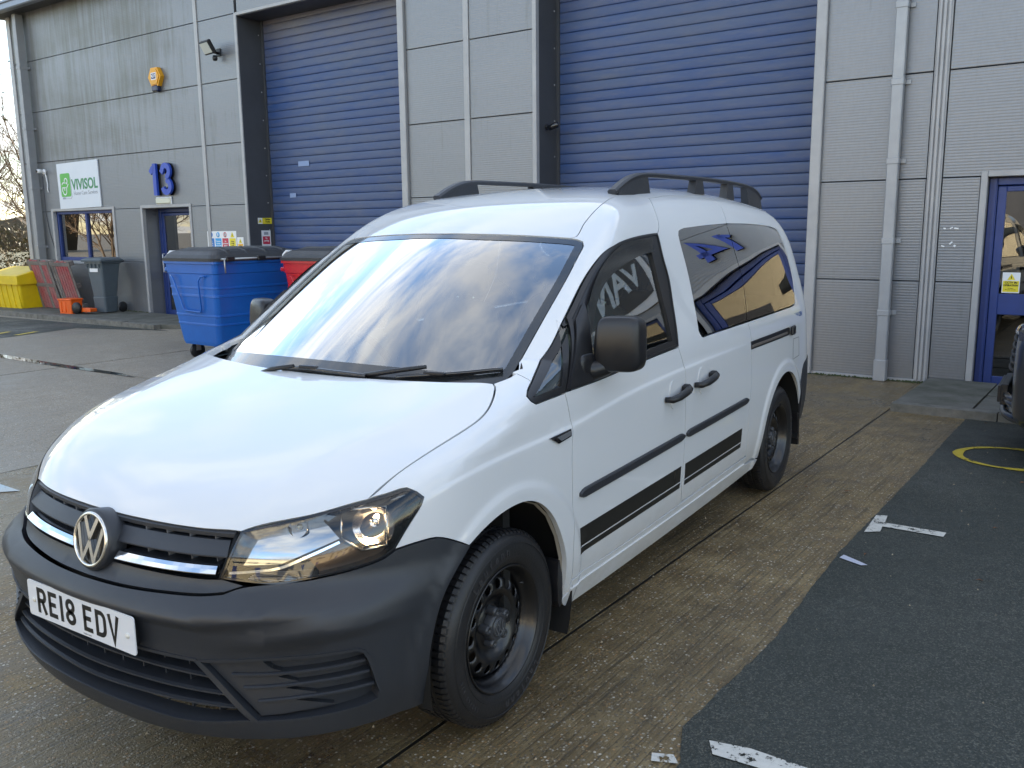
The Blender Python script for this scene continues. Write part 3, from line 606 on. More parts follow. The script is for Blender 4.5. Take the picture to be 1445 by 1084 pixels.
mb=MB(); mb.box(-.15,.15,-.03,.04,-.11,.11,M=Mf,bev=.015); mb.build('lamp_body',black,e); mb=MB(); mb.box(-.125,.125,-.036,-.031,-.085,.085,M=Mf); mb.build('lamp_glass',mat('lamp_lens',(.55,.57,.55),.12,coat=.5),e)
mb=MB(); mb.tube([(0,-.002,-.03),(0,-.12,-.03),(0,-.2,.02)],.02,6); mb.box(-.05,.05,-.02,0,-.08,.04); mb.build('bracket',black,e); mb=MB(); mb.lathe([(0,-.05),(.035,-.04),(.045,0),(.03,.04),(0,.045)],10,M=Matrix.Translation((.02,-.1,-.12))); mb.build('sensor',black,e)
e=wall_thing('security_camera','small white wall camera with a dangling lead by the left downpipe','camera',-16.36,2.83,0)
mb=MB(); mb.lathe([(0,0),(.05,0),(.055,.03),(.05,.05),(0,.055)],14,M=TM(0,0,0)); mb.build('camera_base',whitevinyl,e)
mb=MB(); mb.lathe([(0,-.03),(.04,-.025),(.045,.05),(.035,.09),(0,.09)],14,M=Matrix.Translation((-.02,-.08,.01))@TX); mb.build('camera_head',whitevinyl,e); mb=MB(); mb.lathe([(0,0),(.03,0),(.03,.012),(0,.014)],12,M=Matrix.Translation((-.02,-.17,.01))@TX); mb.build('camera_lens',gblack,e)
mb=MB(); mb.tube([(.03,-.03,-.02),(.06,-.03,-.1),(.07,-.02,-.25),(.05,-.02,-.36),(.08,-.02,-.42)],.011,6); mb.build('camera_lead',whitevinyl,e)
cb=MB(); cb.tube([tuple(BI@fpt(s,.008,z)) for s,z in ((-16.5,2.75),(-16.5,2.0),(-16.42,1.6),(-16.3,1.3),(-16.24,1.2),(-16.2,1.12))],.007,5); tag(cb.build('cable',jambm,B),None)
e=wall_thing('security_camera','small black camera on the dark reveal left of the right-hand shutter','camera',-4.066,2.86,-.22)
mb=MB(); mb.lathe([(0,0),(.035,0),(.035,.015),(0,.02)],10,M=Matrix.Rotation(PI/2,4,'Y')); mb.tube([(.01,0,0),(.08,-.0,-.01),(.10,-.03,0)],.012,6); mb.build('camera_bracket',black,e); mb=MB(); mb.lathe([(0,-.07),(.035,-.065),(.04,.05),(.03,.07),(0,.07)],12,M=Matrix.Translation((.13,-.03,.0))@Matrix.Rotation(R_(70),4,'Y')@Matrix.Rotation(R_(-20),4,'X')); mb.build('camera_body',gblack,e)
# safety notices
cy_=mat('sign_cyan',(.03,.33,.68),.4); rd=mat('sign_red',(.50,.03,.07),.4); ye=mat('sign_yellow',(.75,.62,.03),.4); sb_=mat('sign_blue',(.01,.16,.50),.4); ora=mat('sign_orange',(.75,.40,.05),.4)
def R2(e,name,x0,x1,z0,z1,m_,y=-.004,t=.002):
    mb=MB(); mb.box(x0,x1,y-t,y,z0,z1); return mb.build(name,m_,e)
def tri(e,x,z,r,m_,y=-.006):
    mb=MB(); mb.add([(x-r,y,z-r*.75),(x+r,y,z-r*.75),(x,y,z+r)],[(0,1,2)]); mb.build('warning_triangle',m_,e)
    mb=MB(); mb.add([(x-r*.14,y-.002,z-r*.35),(x+r*.14,y-.002,z-r*.35),(x+r*.06,y-.002,z+r*.4),(x-r*.06,y-.002,z+r*.4)],[(0,1,2,3)]); mb.build('exclamation',gblack,e)
e=wall_thing('safety_sign','wide white site safety notice with blue, red and yellow panels above the blue bin','sign',-11.03,1.265,0)
R2(e,'sign_board',0,.80,0,.32,whitevinyl,-.001,.003)
for k,(m_,tx) in enumerate(((sb_,'High\nvisibility\njackets'),(cy_,'Protective\nfootwear\nmust be worn'),(rd,'No\nunauthorised\npersons'),(ye,'Caution\nForklift\ntrucks'))):
    x0=.025+k*.195; R2(e,'notice_panel',x0,x0+.165,.02,.20,m_)
    text('notice_lettering',tx,.036,TM(x0+.0825,.112,-.0065),whitevinyl if k<3 else gblack,e,.0005,.0008,'CENTER',.8,1,2)
    if k<2:
        mb=MB(); mb.lathe([(0,.002),(.045,.002),(.045,0)],20,M=TM(x0+.08,.26,-.004)); mb.build('notice_symbol',(sb_,cy_)[k],e); R2(e,'figure',x0+.068,x0+.092,.235,.285,whitevinyl,-.0065,.001)
    elif k==2:
        mb=MB(); mb.lathe([(.033,.002),(.045,.002)],20,M=TM(x0+.08,.26,-.004)); mb.build('notice_symbol',rd,e); R2(e,'figure',x0+.07,x0+.09,.225,.285,gblack,-.005,.001)
    else: tri(e,x0+.082,.255,.055,ye)
e=wall_thing('safety_sign','small white notice with orange panel beside the wide safety notice','sign',-10.215,1.262,0); R2(e,'sign_board',0,.17,0,.22,whitevinyl,-.001,.003); R2(e,'notice_panel',.02,.15,.015,.11,ora); tri(e,.085,.155,.045,ye); text('notice_lettering','Caution\nVehicles',.028,TM(.085,.062,-.0065),gblack,e,.0005,.0005,'CENTER',.8,1,2)
def reveal_sign(z,y0,w_,h,fn,label,name='safety_sign'):
    e=empty(name,label,'sign',tuple(fpt(-9.862,-y0,z)),AZ+PI/2); fn(e,w_,h); return e
def f1(e,w_,h):
    R2(e,'sign_board',0,w_,0,h,ye,-.001,.002); R2(e,'notice_panel',0,.09,0,h,whitevinyl,-.0035,.001); tri(e,.045,.05,.04,ye,-.0065); text('notice_lettering','Caution\nTrucks',.040,TM(.20,.055,-.006),gblack,e,.0005,.001,'CENTER',.9,1,2)
def f2(e,w_,h):
    R2(e,'sign_board',0,w_,0,h,whitevinyl,-.001,.002); R2(e,'notice_panel',.02,w_-.02,.03,h*.62,rd,-.0035,.001); text('notice_lettering','No\nparking',.042,TM(w_/2,.11,-.006),whitevinyl,e,.0005,.001,'CENTER',.8,1,2); R2(e,'notice_picture',.05,w_-.05,h*.72,h*.9,gy,-.0035,.001)
# these hang on the left reveal, facing along the wall
e=empty('safety_sign','small yellow caution strip on the dark reveal of the left shutter','sign',tuple(fpt(-9.862,-.17,1.70)),AZ+PI/2); f1(e,.30,.10)
e=empty('safety_sign','small white and red no parking notice low on the dark reveal of the left shutter','sign',tuple(fpt(-9.862,-.23,1.33)),AZ+PI/2); f2(e,.19,.26)
e=wall_thing('cctv_notice','yellow and white CCTV in operation notice on the glass of the right-hand door','sign',1.262,.925,-.105)
R2(e,'sign_board',0,.15,0,.195,whitevinyl,-.001,.001); R2(e,'notice_panel',.008,.142,.01,.115,ye,-.003,.0005); tri(e,.075,.15,.034,ye,-.004)
text('notice_lettering','CCTV IN',.026,TM(.075,.098,-.0045),gblack,e,.0004,.0012,'CENTER',1.05,1,2); text('notice_lettering','OPERATION',.024,TM(.075,.072,-.0045),gblack,e,.0004,.001,'CENTER',.95,1,2)
text('notice_lettering','24 hours\nfor your security',.013,TM(.075,.038,-.0045),gblack,e,.0003,.0003,'CENTER',1,1,2)
# fascia sign of the neighbouring trader, right of the picture (it mirrors in the van's door glass)
e=wall_thing('fascia_sign','white framed dark fascia sign reading VAN CENTRE above the shop window right of the door','sign',2.80,2.20,0)
R2(e,'sign_frame',0,2.6,0,.66,whitevinyl,-.01,.03); R2(e,'sign_face',.07,2.53,.08,.58,mat('sign_charcoal',(.05,.05,.055),.4),-.042,.003); text('sign_lettering','VAN CENTRE',.40,TM(.13,.33,-.048),mat('pale_lettering',(.62,.70,.76),.4),e,.01,.010,'LEFT',.80)
# ------------------------------------------------------------------ the van: body surface as a smooth solid, panels cut from it

def spl(xs,ys):
    """natural cubic spline"""
    xs=np.array(xs,float); ys=np.array(ys,float); n=len(xs); h=np.diff(xs)
    A=np.zeros((n,n)); r=np.zeros(n); A[0,0]=A[-1,-1]=1
    for i in range(1,n-1):
        A[i,i-1]=h[i-1]; A[i,i]=2*(h[i-1]+h[i]); A[i,i+1]=h[i]
        r[i]=6*((ys[i+1]-ys[i])/h[i]-(ys[i]-ys[i-1])/h[i-1])
    m=np.linalg.solve(A,r)
    s0=(ys[1]-ys[0])/h[0]-h[0]*(2*m[0]+m[1])/6; s1=(ys[-1]-ys[-2])/h[-1]+h[-1]*(m[-2]+2*m[-1])/6
    def f(x):
        x=np.asarray(x,float); i=np.clip(np.searchsorted(xs,x)-1,0,n-2); d=x-xs[i]; hh=h[i]; e=xs[i+1]-x
        v=(m[i]*e**3+m[i+1]*d**3)/(6*hh)+(ys[i]/hh-m[i]*hh/6)*e+(ys[i+1]/hh-m[i+1]*hh/6)*d
        return np.where(x<xs[0],ys[0]+s0*(x-xs[0]),np.where(x>xs[-1],ys[-1]+s1*(x-xs[-1]),v))
    return f
def ss(a,b,x):
    t=np.clip((x-a)/(b-a),0,1); return t*t*(3-2*t)
def smax(a,b,k):
    h=np.maximum(k-np.abs(a-b),0)/k
    return np.maximum(a,b)+h*h*h*k/6
def softr(x,w): return .5*(x+np.sqrt(x*x+w*w))   # soft ramp
WID=spl([.15,.30,.42,.55,.72,.90,1.00,1.08,1.30,1.50,1.60,1.72,1.85],[.80,.850,.874,.883,.886,.881,.875,.864,.806,.750,.717,.672,.62])
HOOD=spl([-.5,-.02,.2,.4,.6,.72,.80,.86],[1.20,1.085,1.038,.99,.930,.888,.855,.825])
WS=spl([-4.2,-3.8,-3.4,-2.8,-2.2,-1.7,-1.35,-1.05,-.80,-.55,-.30,-.02,.3],[1.60,1.70,1.752,1.795,1.806,1.788,1.752,1.686,1.578,1.432,1.272,1.085,.87])
XF=spl([.15,.24,.32,.42,.50,.56,.62,.66,.70,.80,.86,1.0],[.82,.882,.905,.897,.897,.906,.900,.872,.866,.853,.835,.79])
XR=spl([.2,.4,.6,.9,1.1,1.3,1.5,1.7,1.8],[-3.87,-3.915,-3.925,-3.89,-3.875,-3.845,-3.79,-3.70,-3.64])
ZL=spl([-2.3,-1.44,-.76,-.40,-.10,.13,.286,.376,.6],[.985,.976,.948,.919,.909,.903,.885,.866,.81])
def side(x,z):
    s=WID(z)
    s=s-.10*softr(x-.15,.3)**2*1.3
    s=s-.016*np.clip(-2.6-x,0,9)**2*1.6
    # belt crease running up from headlamp to handle
    zl=ZL(x); d=zl-z
    s=s+(.0034*np.tanh(d/.006))*ss(.5,.3,x)*ss(-2.6,-1.3,x)
    z2=.93+(.35-x)*.175; s=s+.004*np.tanh((z2-z)/.007)*ss(.45,.33,x)*ss(-.12,.05,x)
    # wheel arch flare
    for xc in (0,-3.006):
        r=np.sqrt((x-xc)**2+(z-.325)**2)
        s=s+.009*(1-ss(.452,.492,r))-.005
    return s
def ridge(x): return .49+(.74-x)*(.70-.49)/.92
def hood(x,y):
    a=np.abs(y)
    return HOOD(np.maximum(x,-.5))-np.maximum(-.5-x,0)-.03*a**2-.20*softr(a-ridge(x),.02)-.0*a
def wsr(x,y):
    a=np.abs(y)
    b=.34*ss(-1.6,-.9,x)
    return WS(x+b*a**2)-(.07+.03*ss(-1.3,-1.7,x))*a**2
def front(y,z):
    a=np.abs(y)
    u=z-(.59+.18*np.maximum(a-.45,0)); r1=.021*ss(.86,.5,a)*np.where(u>0,np.clip(1-u/.06,0,1),np.clip(1+u/.035,0,1))
    u=z-(.525+.13*np.maximum(a-.47,0)); r2=.018*ss(.40,.80,a)*np.where(u>0,np.clip(1-u/.05,0,1),np.clip(1+u/.03,0,1))
    return XF(z)-.006+r1+r2-(.20+.04*ss(.6,.7,z))*a**2-(.28+.10*ss(.6,.7,z))*a**4
def rear(y,z):
    a=np.abs(y); return XR(z)+.13*a**2+.16*a**4
def bodyf(P,mode='all'):
    x,y,z=P[...,0],P[...,1],P[...,2]; a=np.abs(y)
    fs=a-side(x,z)
    if mode=='side': return fs
    h=hood(x,y); w=wsr(x,y)
    if mode=='hood': t=h
    elif mode=='ws': t=w
    else: t=np.maximum(h,w)
    nz=1/np.sqrt(1+ss(-1.3,-.9,x)*.36)
    ft=(z-t)*np.where(t==w,nz,.96)
    kr=.07+.25*ss(-.95,-1.6,x)
    g=smax(fs,ft,kr)
    g=smax(g,x-front(y,z),.30)
    g=smax(g,rear(y,z)-x,.28)
    return g
def grad(P,mode='all',e=2e-3):
    g=np.stack([bodyf(P+np.eye(3)[i]*e,mode)-bodyf(P-np.eye(3)[i]*e,mode) for i in range(3)],-1)
    return g/np.linalg.norm(g,axis=-1,keepdims=True)
def cast(O,D,mode='all',off=0.,tmax=2.5,n=160,tmin=0.):
    """first crossing outside->inside along O+tD ; returns points (nan when missed)"""
    O=np.broadcast_to(np.asarray(O,float),D.shape) if np.ndim(D)>1 else np.asarray(O,float)
    ts=np.linspace(tmin,tmax,n); lo=np.full(len(D),np.nan); hi=lo.copy(); prev=None
    for i,t in enumerate(ts):
        v=bodyf(O+D*t,mode)-off
        hit=(v<0)&np.isnan(hi)
        hi[hit]=t; lo[hit]=ts[max(i-1,0)]
    for _ in range(28):
        m=(lo+hi)/2; v=bodyf(O+D*m[:,None],mode)-off
        ins=v<0; hi=np.where(ins,m,hi); lo=np.where(ins,lo,m)
    return O+D*((lo+hi)/2)[:,None]
KP={
'hood_side':[(0.506, 0.738, 0.875), (0.409, 0.758, 0.923), (0.304, 0.776, 0.958), (0.128, 0.795, 1.001), (0.06, 0.797, 1.018), (-0.0, 0.788, 1.036), (-0.055, 0.769, 1.055), (-0.094, 0.751, 1.07), (-0.128, 0.731, 1.084), (-0.14, 0.716, 1.091)],
'hood_hl':[(0.732, 0.489, 0.81), (0.617, 0.637, 0.847), (0.506, 0.738, 0.875)],
'ws_side':[(-0.208, 0.672, 1.077), (-0.239, 0.696, 1.088), (-0.277, 0.708, 1.108), (-0.357, 0.702, 1.164), (-0.519, 0.689, 1.276), (-0.702, 0.674, 1.399), (-0.832, 0.656, 1.484)],
'ws_corner':[(-0.832, 0.656, 1.484), (-0.891, 0.646, 1.521), (-0.912, 0.631, 1.537), (-0.913, 0.605, 1.546), (-0.906, 0.58, 1.55)],
'ws_top':[(-0.906, 0.58, 1.55), (-0.873, 0.485, 1.558), (-0.832, 0.341, 1.566), (-0.804, 0.196, 1.57), (-0.79, 0.031, 1.572)],
'ditch':[(-0.906, 0.58, 1.55), (-0.926, 0.595, 1.557), (-1.021, 0.582, 1.61), (-1.179, 0.57, 1.68), (-1.348, 0.547, 1.721), (-1.559, 0.49, 1.748)],
'pillar_shut':[(-0.241, 0.732, 1.115), (-0.237, 0.768, 1.106), (-0.229, 0.811, 1.093)],
'qw_out':[(-0.229, 0.811, 1.093), (-0.179, 0.828, 1.073), (-0.154, 0.841, 1.059), (-0.158, 0.858, 1.044), (-0.179, 0.865, 1.032)],
'belt':[(-0.179, 0.865, 1.032), (-0.269, 0.867, 1.035), (-0.368, 0.866, 1.038), (-0.612, 0.866, 1.042), (-1.014, 0.863, 1.06), (-1.386, 0.861, 1.073)],
'dlo_front':[(-0.229, 0.811, 1.093), (-0.415, 0.765, 1.175), (-0.556, 0.751, 1.275), (-0.737, 0.729, 1.398), (-0.833, 0.726, 1.456), (-0.919, 0.728, 1.499), (-1.024, 0.734, 1.53), (-1.162, 0.729, 1.55), (-1.339, 0.723, 1.563), (-1.458, 0.719, 1.567)],
'b_frame':[(-1.458, 0.719, 1.567), (-1.442, 0.756, 1.466), (-1.45, 0.786, 1.36), (-1.42, 0.824, 1.224), (-1.386, 0.861, 1.073)],
'door_front':[(-0.368, 0.866, 1.038), (-0.381, 0.872, 0.985), (-0.394, 0.876, 0.916), (-0.382, 0.888, 0.798), (-0.387, 0.889, 0.608), (-0.388, 0.886, 0.461), (-0.405, 0.87, 0.348)],
'b_line_low':[(-1.386, 0.861, 1.073), (-1.428, 0.874, 0.971), (-1.423, 0.887, 0.83), (-1.42, 0.89, 0.687), (-1.418, 0.887, 0.568), (-1.417, 0.881, 0.446), (-1.451, 0.865, 0.344)],
'b_line_up':[(-1.458, 0.719, 1.567), (-1.507, 0.704, 1.595), (-1.58, 0.648, 1.67), (-1.672, 0.575, 1.726)],
'c_line_up':[(-2.401, 0.702, 1.611), (-2.448, 0.669, 1.662), (-2.51, 0.634, 1.701)],
'c_line_win':[(-2.401, 0.702, 1.611), (-2.389, 0.758, 1.469), (-2.41, 0.803, 1.308), (-2.33, 0.86, 1.097)],
'c_line_low':[(-2.33, 0.86, 1.097), (-2.36, 0.871, 1.033), (-2.354, 0.881, 0.915), (-2.362, 0.886, 0.768), (-2.345, 0.887, 0.686), (-2.342, 0.884, 0.544), (-2.372, 0.864, 0.354)],
'win_low':[(-2.329, 0.86, 1.096), (-1.746, 0.859, 1.088)],
'win_fc':[(-1.746, 0.859, 1.088), (-1.677, 0.859, 1.09), (-1.65, 0.852, 1.12)],
'win_front':[(-1.65, 0.852, 1.12), (-1.682, 0.79, 1.348), (-1.68, 0.741, 1.513), (-1.691, 0.724, 1.555)],
'win_ftc':[(-1.691, 0.724, 1.555), (-1.711, 0.716, 1.574), (-1.789, 0.71, 1.588)],
'win_top':[(-1.789, 0.71, 1.588), (-2.058, 0.707, 1.599), (-2.398, 0.703, 1.608)],
'qwin_top':[(-2.398, 0.703, 1.608), (-2.791, 0.704, 1.606), (-3.185, 0.708, 1.6)],
'qwin_tc':[(-3.185, 0.708, 1.6), (-3.319, 0.712, 1.576), (-3.347, 0.723, 1.539)],
'qwin_rear':[(-3.347, 0.723, 1.539), (-3.376, 0.755, 1.43), (-3.394, 0.789, 1.302), (-3.335, 0.833, 1.158)],
'qwin_bc':[(-3.335, 0.833, 1.158), (-3.313, 0.843, 1.12), (-3.212, 0.849, 1.107)],
'qwin_low':[(-3.212, 0.849, 1.107), (-2.723, 0.859, 1.102), (-2.329, 0.86, 1.096)],
'farch':[(0.245, 0.887, 0.688), (0.177, 0.89, 0.716), (0.084, 0.892, 0.737), (-0.002, 0.893, 0.741), (-0.07, 0.893, 0.731), (-0.142, 0.894, 0.702), (-0.219, 0.893, 0.634), (-0.279, 0.89, 0.544), (-0.315, 0.886, 0.464)],
'bf':[(0.487, 0.816, 0.739), (0.425, 0.842, 0.745), (0.362, 0.862, 0.744), (0.317, 0.873, 0.727), (0.268, 0.881, 0.702), (0.245, 0.887, 0.688)],
'hl_r':[(0.506, 0.738, 0.875), (0.461, 0.773, 0.885), (0.415, 0.806, 0.894), (0.4, 0.827, 0.882), (0.386, 0.841, 0.865), (0.398, 0.84, 0.846), (0.447, 0.829, 0.791), (0.487, 0.816, 0.739)],
'hl_b':[(0.487, 0.816, 0.739), (0.52, 0.8, 0.721), (0.592, 0.756, 0.704), (0.675, 0.686, 0.69), (0.732, 0.62, 0.678), (0.774, 0.541, 0.682), (0.802, 0.467, 0.688)],
'hl_l':[(0.802, 0.467, 0.688), (0.771, 0.48, 0.749), (0.732, 0.489, 0.81)],
'sill_top':[(-0.405, 0.87, 0.348), (-0.834, 0.864, 0.339), (-1.451, 0.865, 0.344), (-1.88, 0.865, 0.35), (-2.372, 0.864, 0.354)],
'ind':[(-0.233, 0.876, 0.907), (-0.287, 0.878, 0.877), (-0.397, 0.877, 0.887), (-0.394, 0.876, 0.914)],
'flap':[(-3.206, 0.871, 0.909), (-3.33, 0.867, 0.904), (-3.335, 0.871, 0.797), (-3.199, 0.876, 0.781)],
'slot':[(-2.347, 0.877, 0.987), (-2.343, 0.88, 0.945), (-3.154, 0.871, 0.945), (-3.145, 0.868, 0.994)],
'hl_reflector':[(0.57, 0.701, 0.847), (0.482, 0.789, 0.853), (0.504, 0.806, 0.75), (0.567, 0.767, 0.749), (0.599, 0.725, 0.785)],
'hl_strip':[(0.791, 0.483, 0.698), (0.756, 0.55, 0.707), (0.719, 0.608, 0.717), (0.672, 0.66, 0.745), (0.604, 0.722, 0.78)],
'hl_ribs':[(0.77, 0.537, 0.692), (0.711, 0.621, 0.715), (0.666, 0.69, 0.698), (0.73, 0.618, 0.683)],
'hl_bulb':[(0.512, 0.785, 0.823), (0.605, 0.72, 0.782), (0.674, 0.617, 0.797), (0.643, 0.629, 0.826)],
'bumtop':[(0.816, 0.494, 0.652), (0.753, 0.594, 0.673), (0.66, 0.697, 0.697)],
'intake':[(0.851, 0.42, 0.471), (0.767, 0.637, 0.498), (0.623, 0.788, 0.501), (0.606, 0.796, 0.47), (0.567, 0.808, 0.343), (0.632, 0.775, 0.333), (0.731, 0.692, 0.335), (0.806, 0.578, 0.325)],
'crease2':[(0.836, 0.493, 0.531), (0.795, 0.596, 0.543), (0.715, 0.717, 0.558), (0.632, 0.788, 0.565), (0.553, 0.831, 0.582)],
'badge_rear':[(-3.195, 0.861, 1.044), (-3.46, 0.85, 1.047)],
}
def arr(*names): 
    o=[]
    for n in names:
        rev=n.startswith('-'); p=KP[n.lstrip('-')]; p=p[::-1] if rev else p
        for q in p:
            if not o or (Vector(q)-Vector(o[-1])).length>1e-4: o.append(q)
    return o
def catmull(P,step):
    P=[np.array(p,float) for p in P]; out=[]
    if len(P)==2: P=[P[0],(P[0]+P[1])/2,P[1]]
    for i in range(len(P)-1):
        p0=P[i-1] if i>0 else 2*P[0]-P[1]; p1,p2=P[i],P[i+1]; p3=P[i+2] if i+2<len(P) else 2*P[-1]-P[-2]
        n=max(1,int(np.linalg.norm(p2-p1)/step)); 
        # centripetal parameters keep uneven points from overshooting
        t0=0.; t1=max(np.linalg.norm(p1-p0),1e-5)**.5; t2=t1+max(np.linalg.norm(p2-p1),1e-5)**.5; t3=t2+max(np.linalg.norm(p3-p2),1e-5)**.5
        for k in range(n):
            t=t1+(t2-t1)*k/n
            A1=(t1-t)/(t1-t0)*p0+(t-t0)/(t1-t0)*p1; A2=(t2-t)/(t2-t1)*p1+(t-t1)/(t2-t1)*p2; A3=(t3-t)/(t3-t2)*p2+(t-t2)/(t3-t2)*p3
            B1=(t2-t)/(t2-t0)*A1+(t-t0)/(t2-t0)*A2; B2=(t3-t)/(t3-t1)*A2+(t-t1)/(t3-t1)*A3
            out.append((t2-t)/(t2-t1)*B1+(t-t1)/(t2-t1)*B2)
    out.append(P[-1]); return out
DOM={
 'side':(lambda P:P[:,[0,2]], lambda q:(np.stack([q[:,0],np.full(len(q),1.25),q[:,1]],1),np.array([0,-1.,0])),1.3),
 'top':(lambda P:P[:,[0,1]], lambda q:(np.stack([q[:,0],q[:,1],np.full(len(q),2.1)],1),np.array([0,0,-1.])),1.9),
 'cyl':(lambda P:np.stack([P[:,0],.85*np.arctan2(P[:,2]-.8,P[:,1])],1), lambda q:(np.stack([q[:,0],1.7*np.cos(q[:,1]/.85),.8+1.7*np.sin(q[:,1]/.85)],1),-np.stack([0*q[:,0],np.cos(q[:,1]/.85),np.sin(q[:,1]/.85)],1)),1.65),
 'front':(lambda P:np.stack([.9*np.arctan2(P[:,1],P[:,0]+.1),P[:,2]],1), lambda q:(np.stack([-.1+1.5*np.cos(q[:,0]/.9),1.5*np.sin(q[:,0]/.9),q[:,1]],1),-np.stack([np.cos(q[:,0]/.9),np.sin(q[:,0]/.9),0*q[:,0]],1)),1.4),
 'rear':(lambda P:np.stack([.9*np.arctan2(P[:,1],-3.2-P[:,0]),P[:,2]],1), lambda q:(np.stack([-3.2-1.4*np.cos(q[:,0]/.9),1.4*np.sin(q[:,0]/.9),q[:,1]],1),-np.stack([-np.cos(q[:,0]/.9),np.sin(q[:,0]/.9),0*q[:,0]],1)),1.35),
}
def surf(q,dom,mode='all',off=0.,n=110):
    q=np.atleast_2d(np.asarray(q,float)); O,D=DOM[dom][1](q); D=np.broadcast_to(D,O.shape)
    return cast_all(O,D,mode,off,DOM[dom][2],n)
def cast_all(O,D,mode,off,tmax,n):
    ts=np.linspace(0,tmax,n); N_=len(O); P=O[:,None,:]+D[:,None,:]*ts[None,:,None]
    V=bodyf(P,mode)-off; neg=V<0; i=np.where(neg.any(1),neg.argmax(1),n-1); i=np.maximum(i,1)
    lo=ts[i-1]; hi=ts[i]
    for _ in range(22):
        mm=(lo+hi)/2; v=bodyf(O+D*mm[:,None],mode)-off; ins=v<0; hi=np.where(ins,mm,hi); lo=np.where(ins,lo,mm)
    return O+D*((lo+hi)/2)[:,None]
def closed2d(loop3,dom,step):
    """loop3: list of 3D polylines (smooth inside each), joined end to end -> dense 2D loop"""
    out=[]
    for seg in loop3:
        c=catmull(seg,step)
        for p in c[:-1]: out.append(p)
    return DOM[dom][0](np.array(out))
def inset2d(q,d):
    if not d: return q
    a=np.roll(q,1,0); b=np.roll(q,-1,0); e1=q-a; e2=b-q
    e1/=np.linalg.norm(e1,axis=1)[:,None]+1e-12; e2/=np.linalg.norm(e2,axis=1)[:,None]+1e-12
    n1=np.stack([-e1[:,1],e1[:,0]],1); n2=np.stack([-e2[:,1],e2[:,0]],1); n=n1+n2; n/=np.linalg.norm(n,axis=1)[:,None]+1e-12
    k=1/np.clip((n*n1).sum(1),.5,1); area=.5*np.sum(q[:,0]*np.roll(q[:,1],-1)-q[:,1]*np.roll(q[:,0],-1))
    return q+n*(np.sign(area)*d*k)[:,None]
def inpoly(pt,poly):
    x,y=pt[:,0],pt[:,1]; ins=np.zeros(len(pt),bool); a=poly; b=np.roll(poly,-1,0)
    for (x0,y0),(x1,y1) in zip(a,b):
        c=((y0>y)!=(y1>y))&(x<(x1-x0)*(y-y0)/((y1-y0) if y1!=y0 else 1e-12)+x0); ins^=c
    return ins
def dist_poly(pt,poly):
    d=np.full(len(pt),9.)
    for a,b in zip(poly,np.roll(poly,-1,0)):
        e=b-a; t=np.clip(((pt-a)@e)/(e@e+1e-12),0,1); d=np.minimum(d,np.linalg.norm(pt-a-t[:,None]*e,axis=1))
    return d
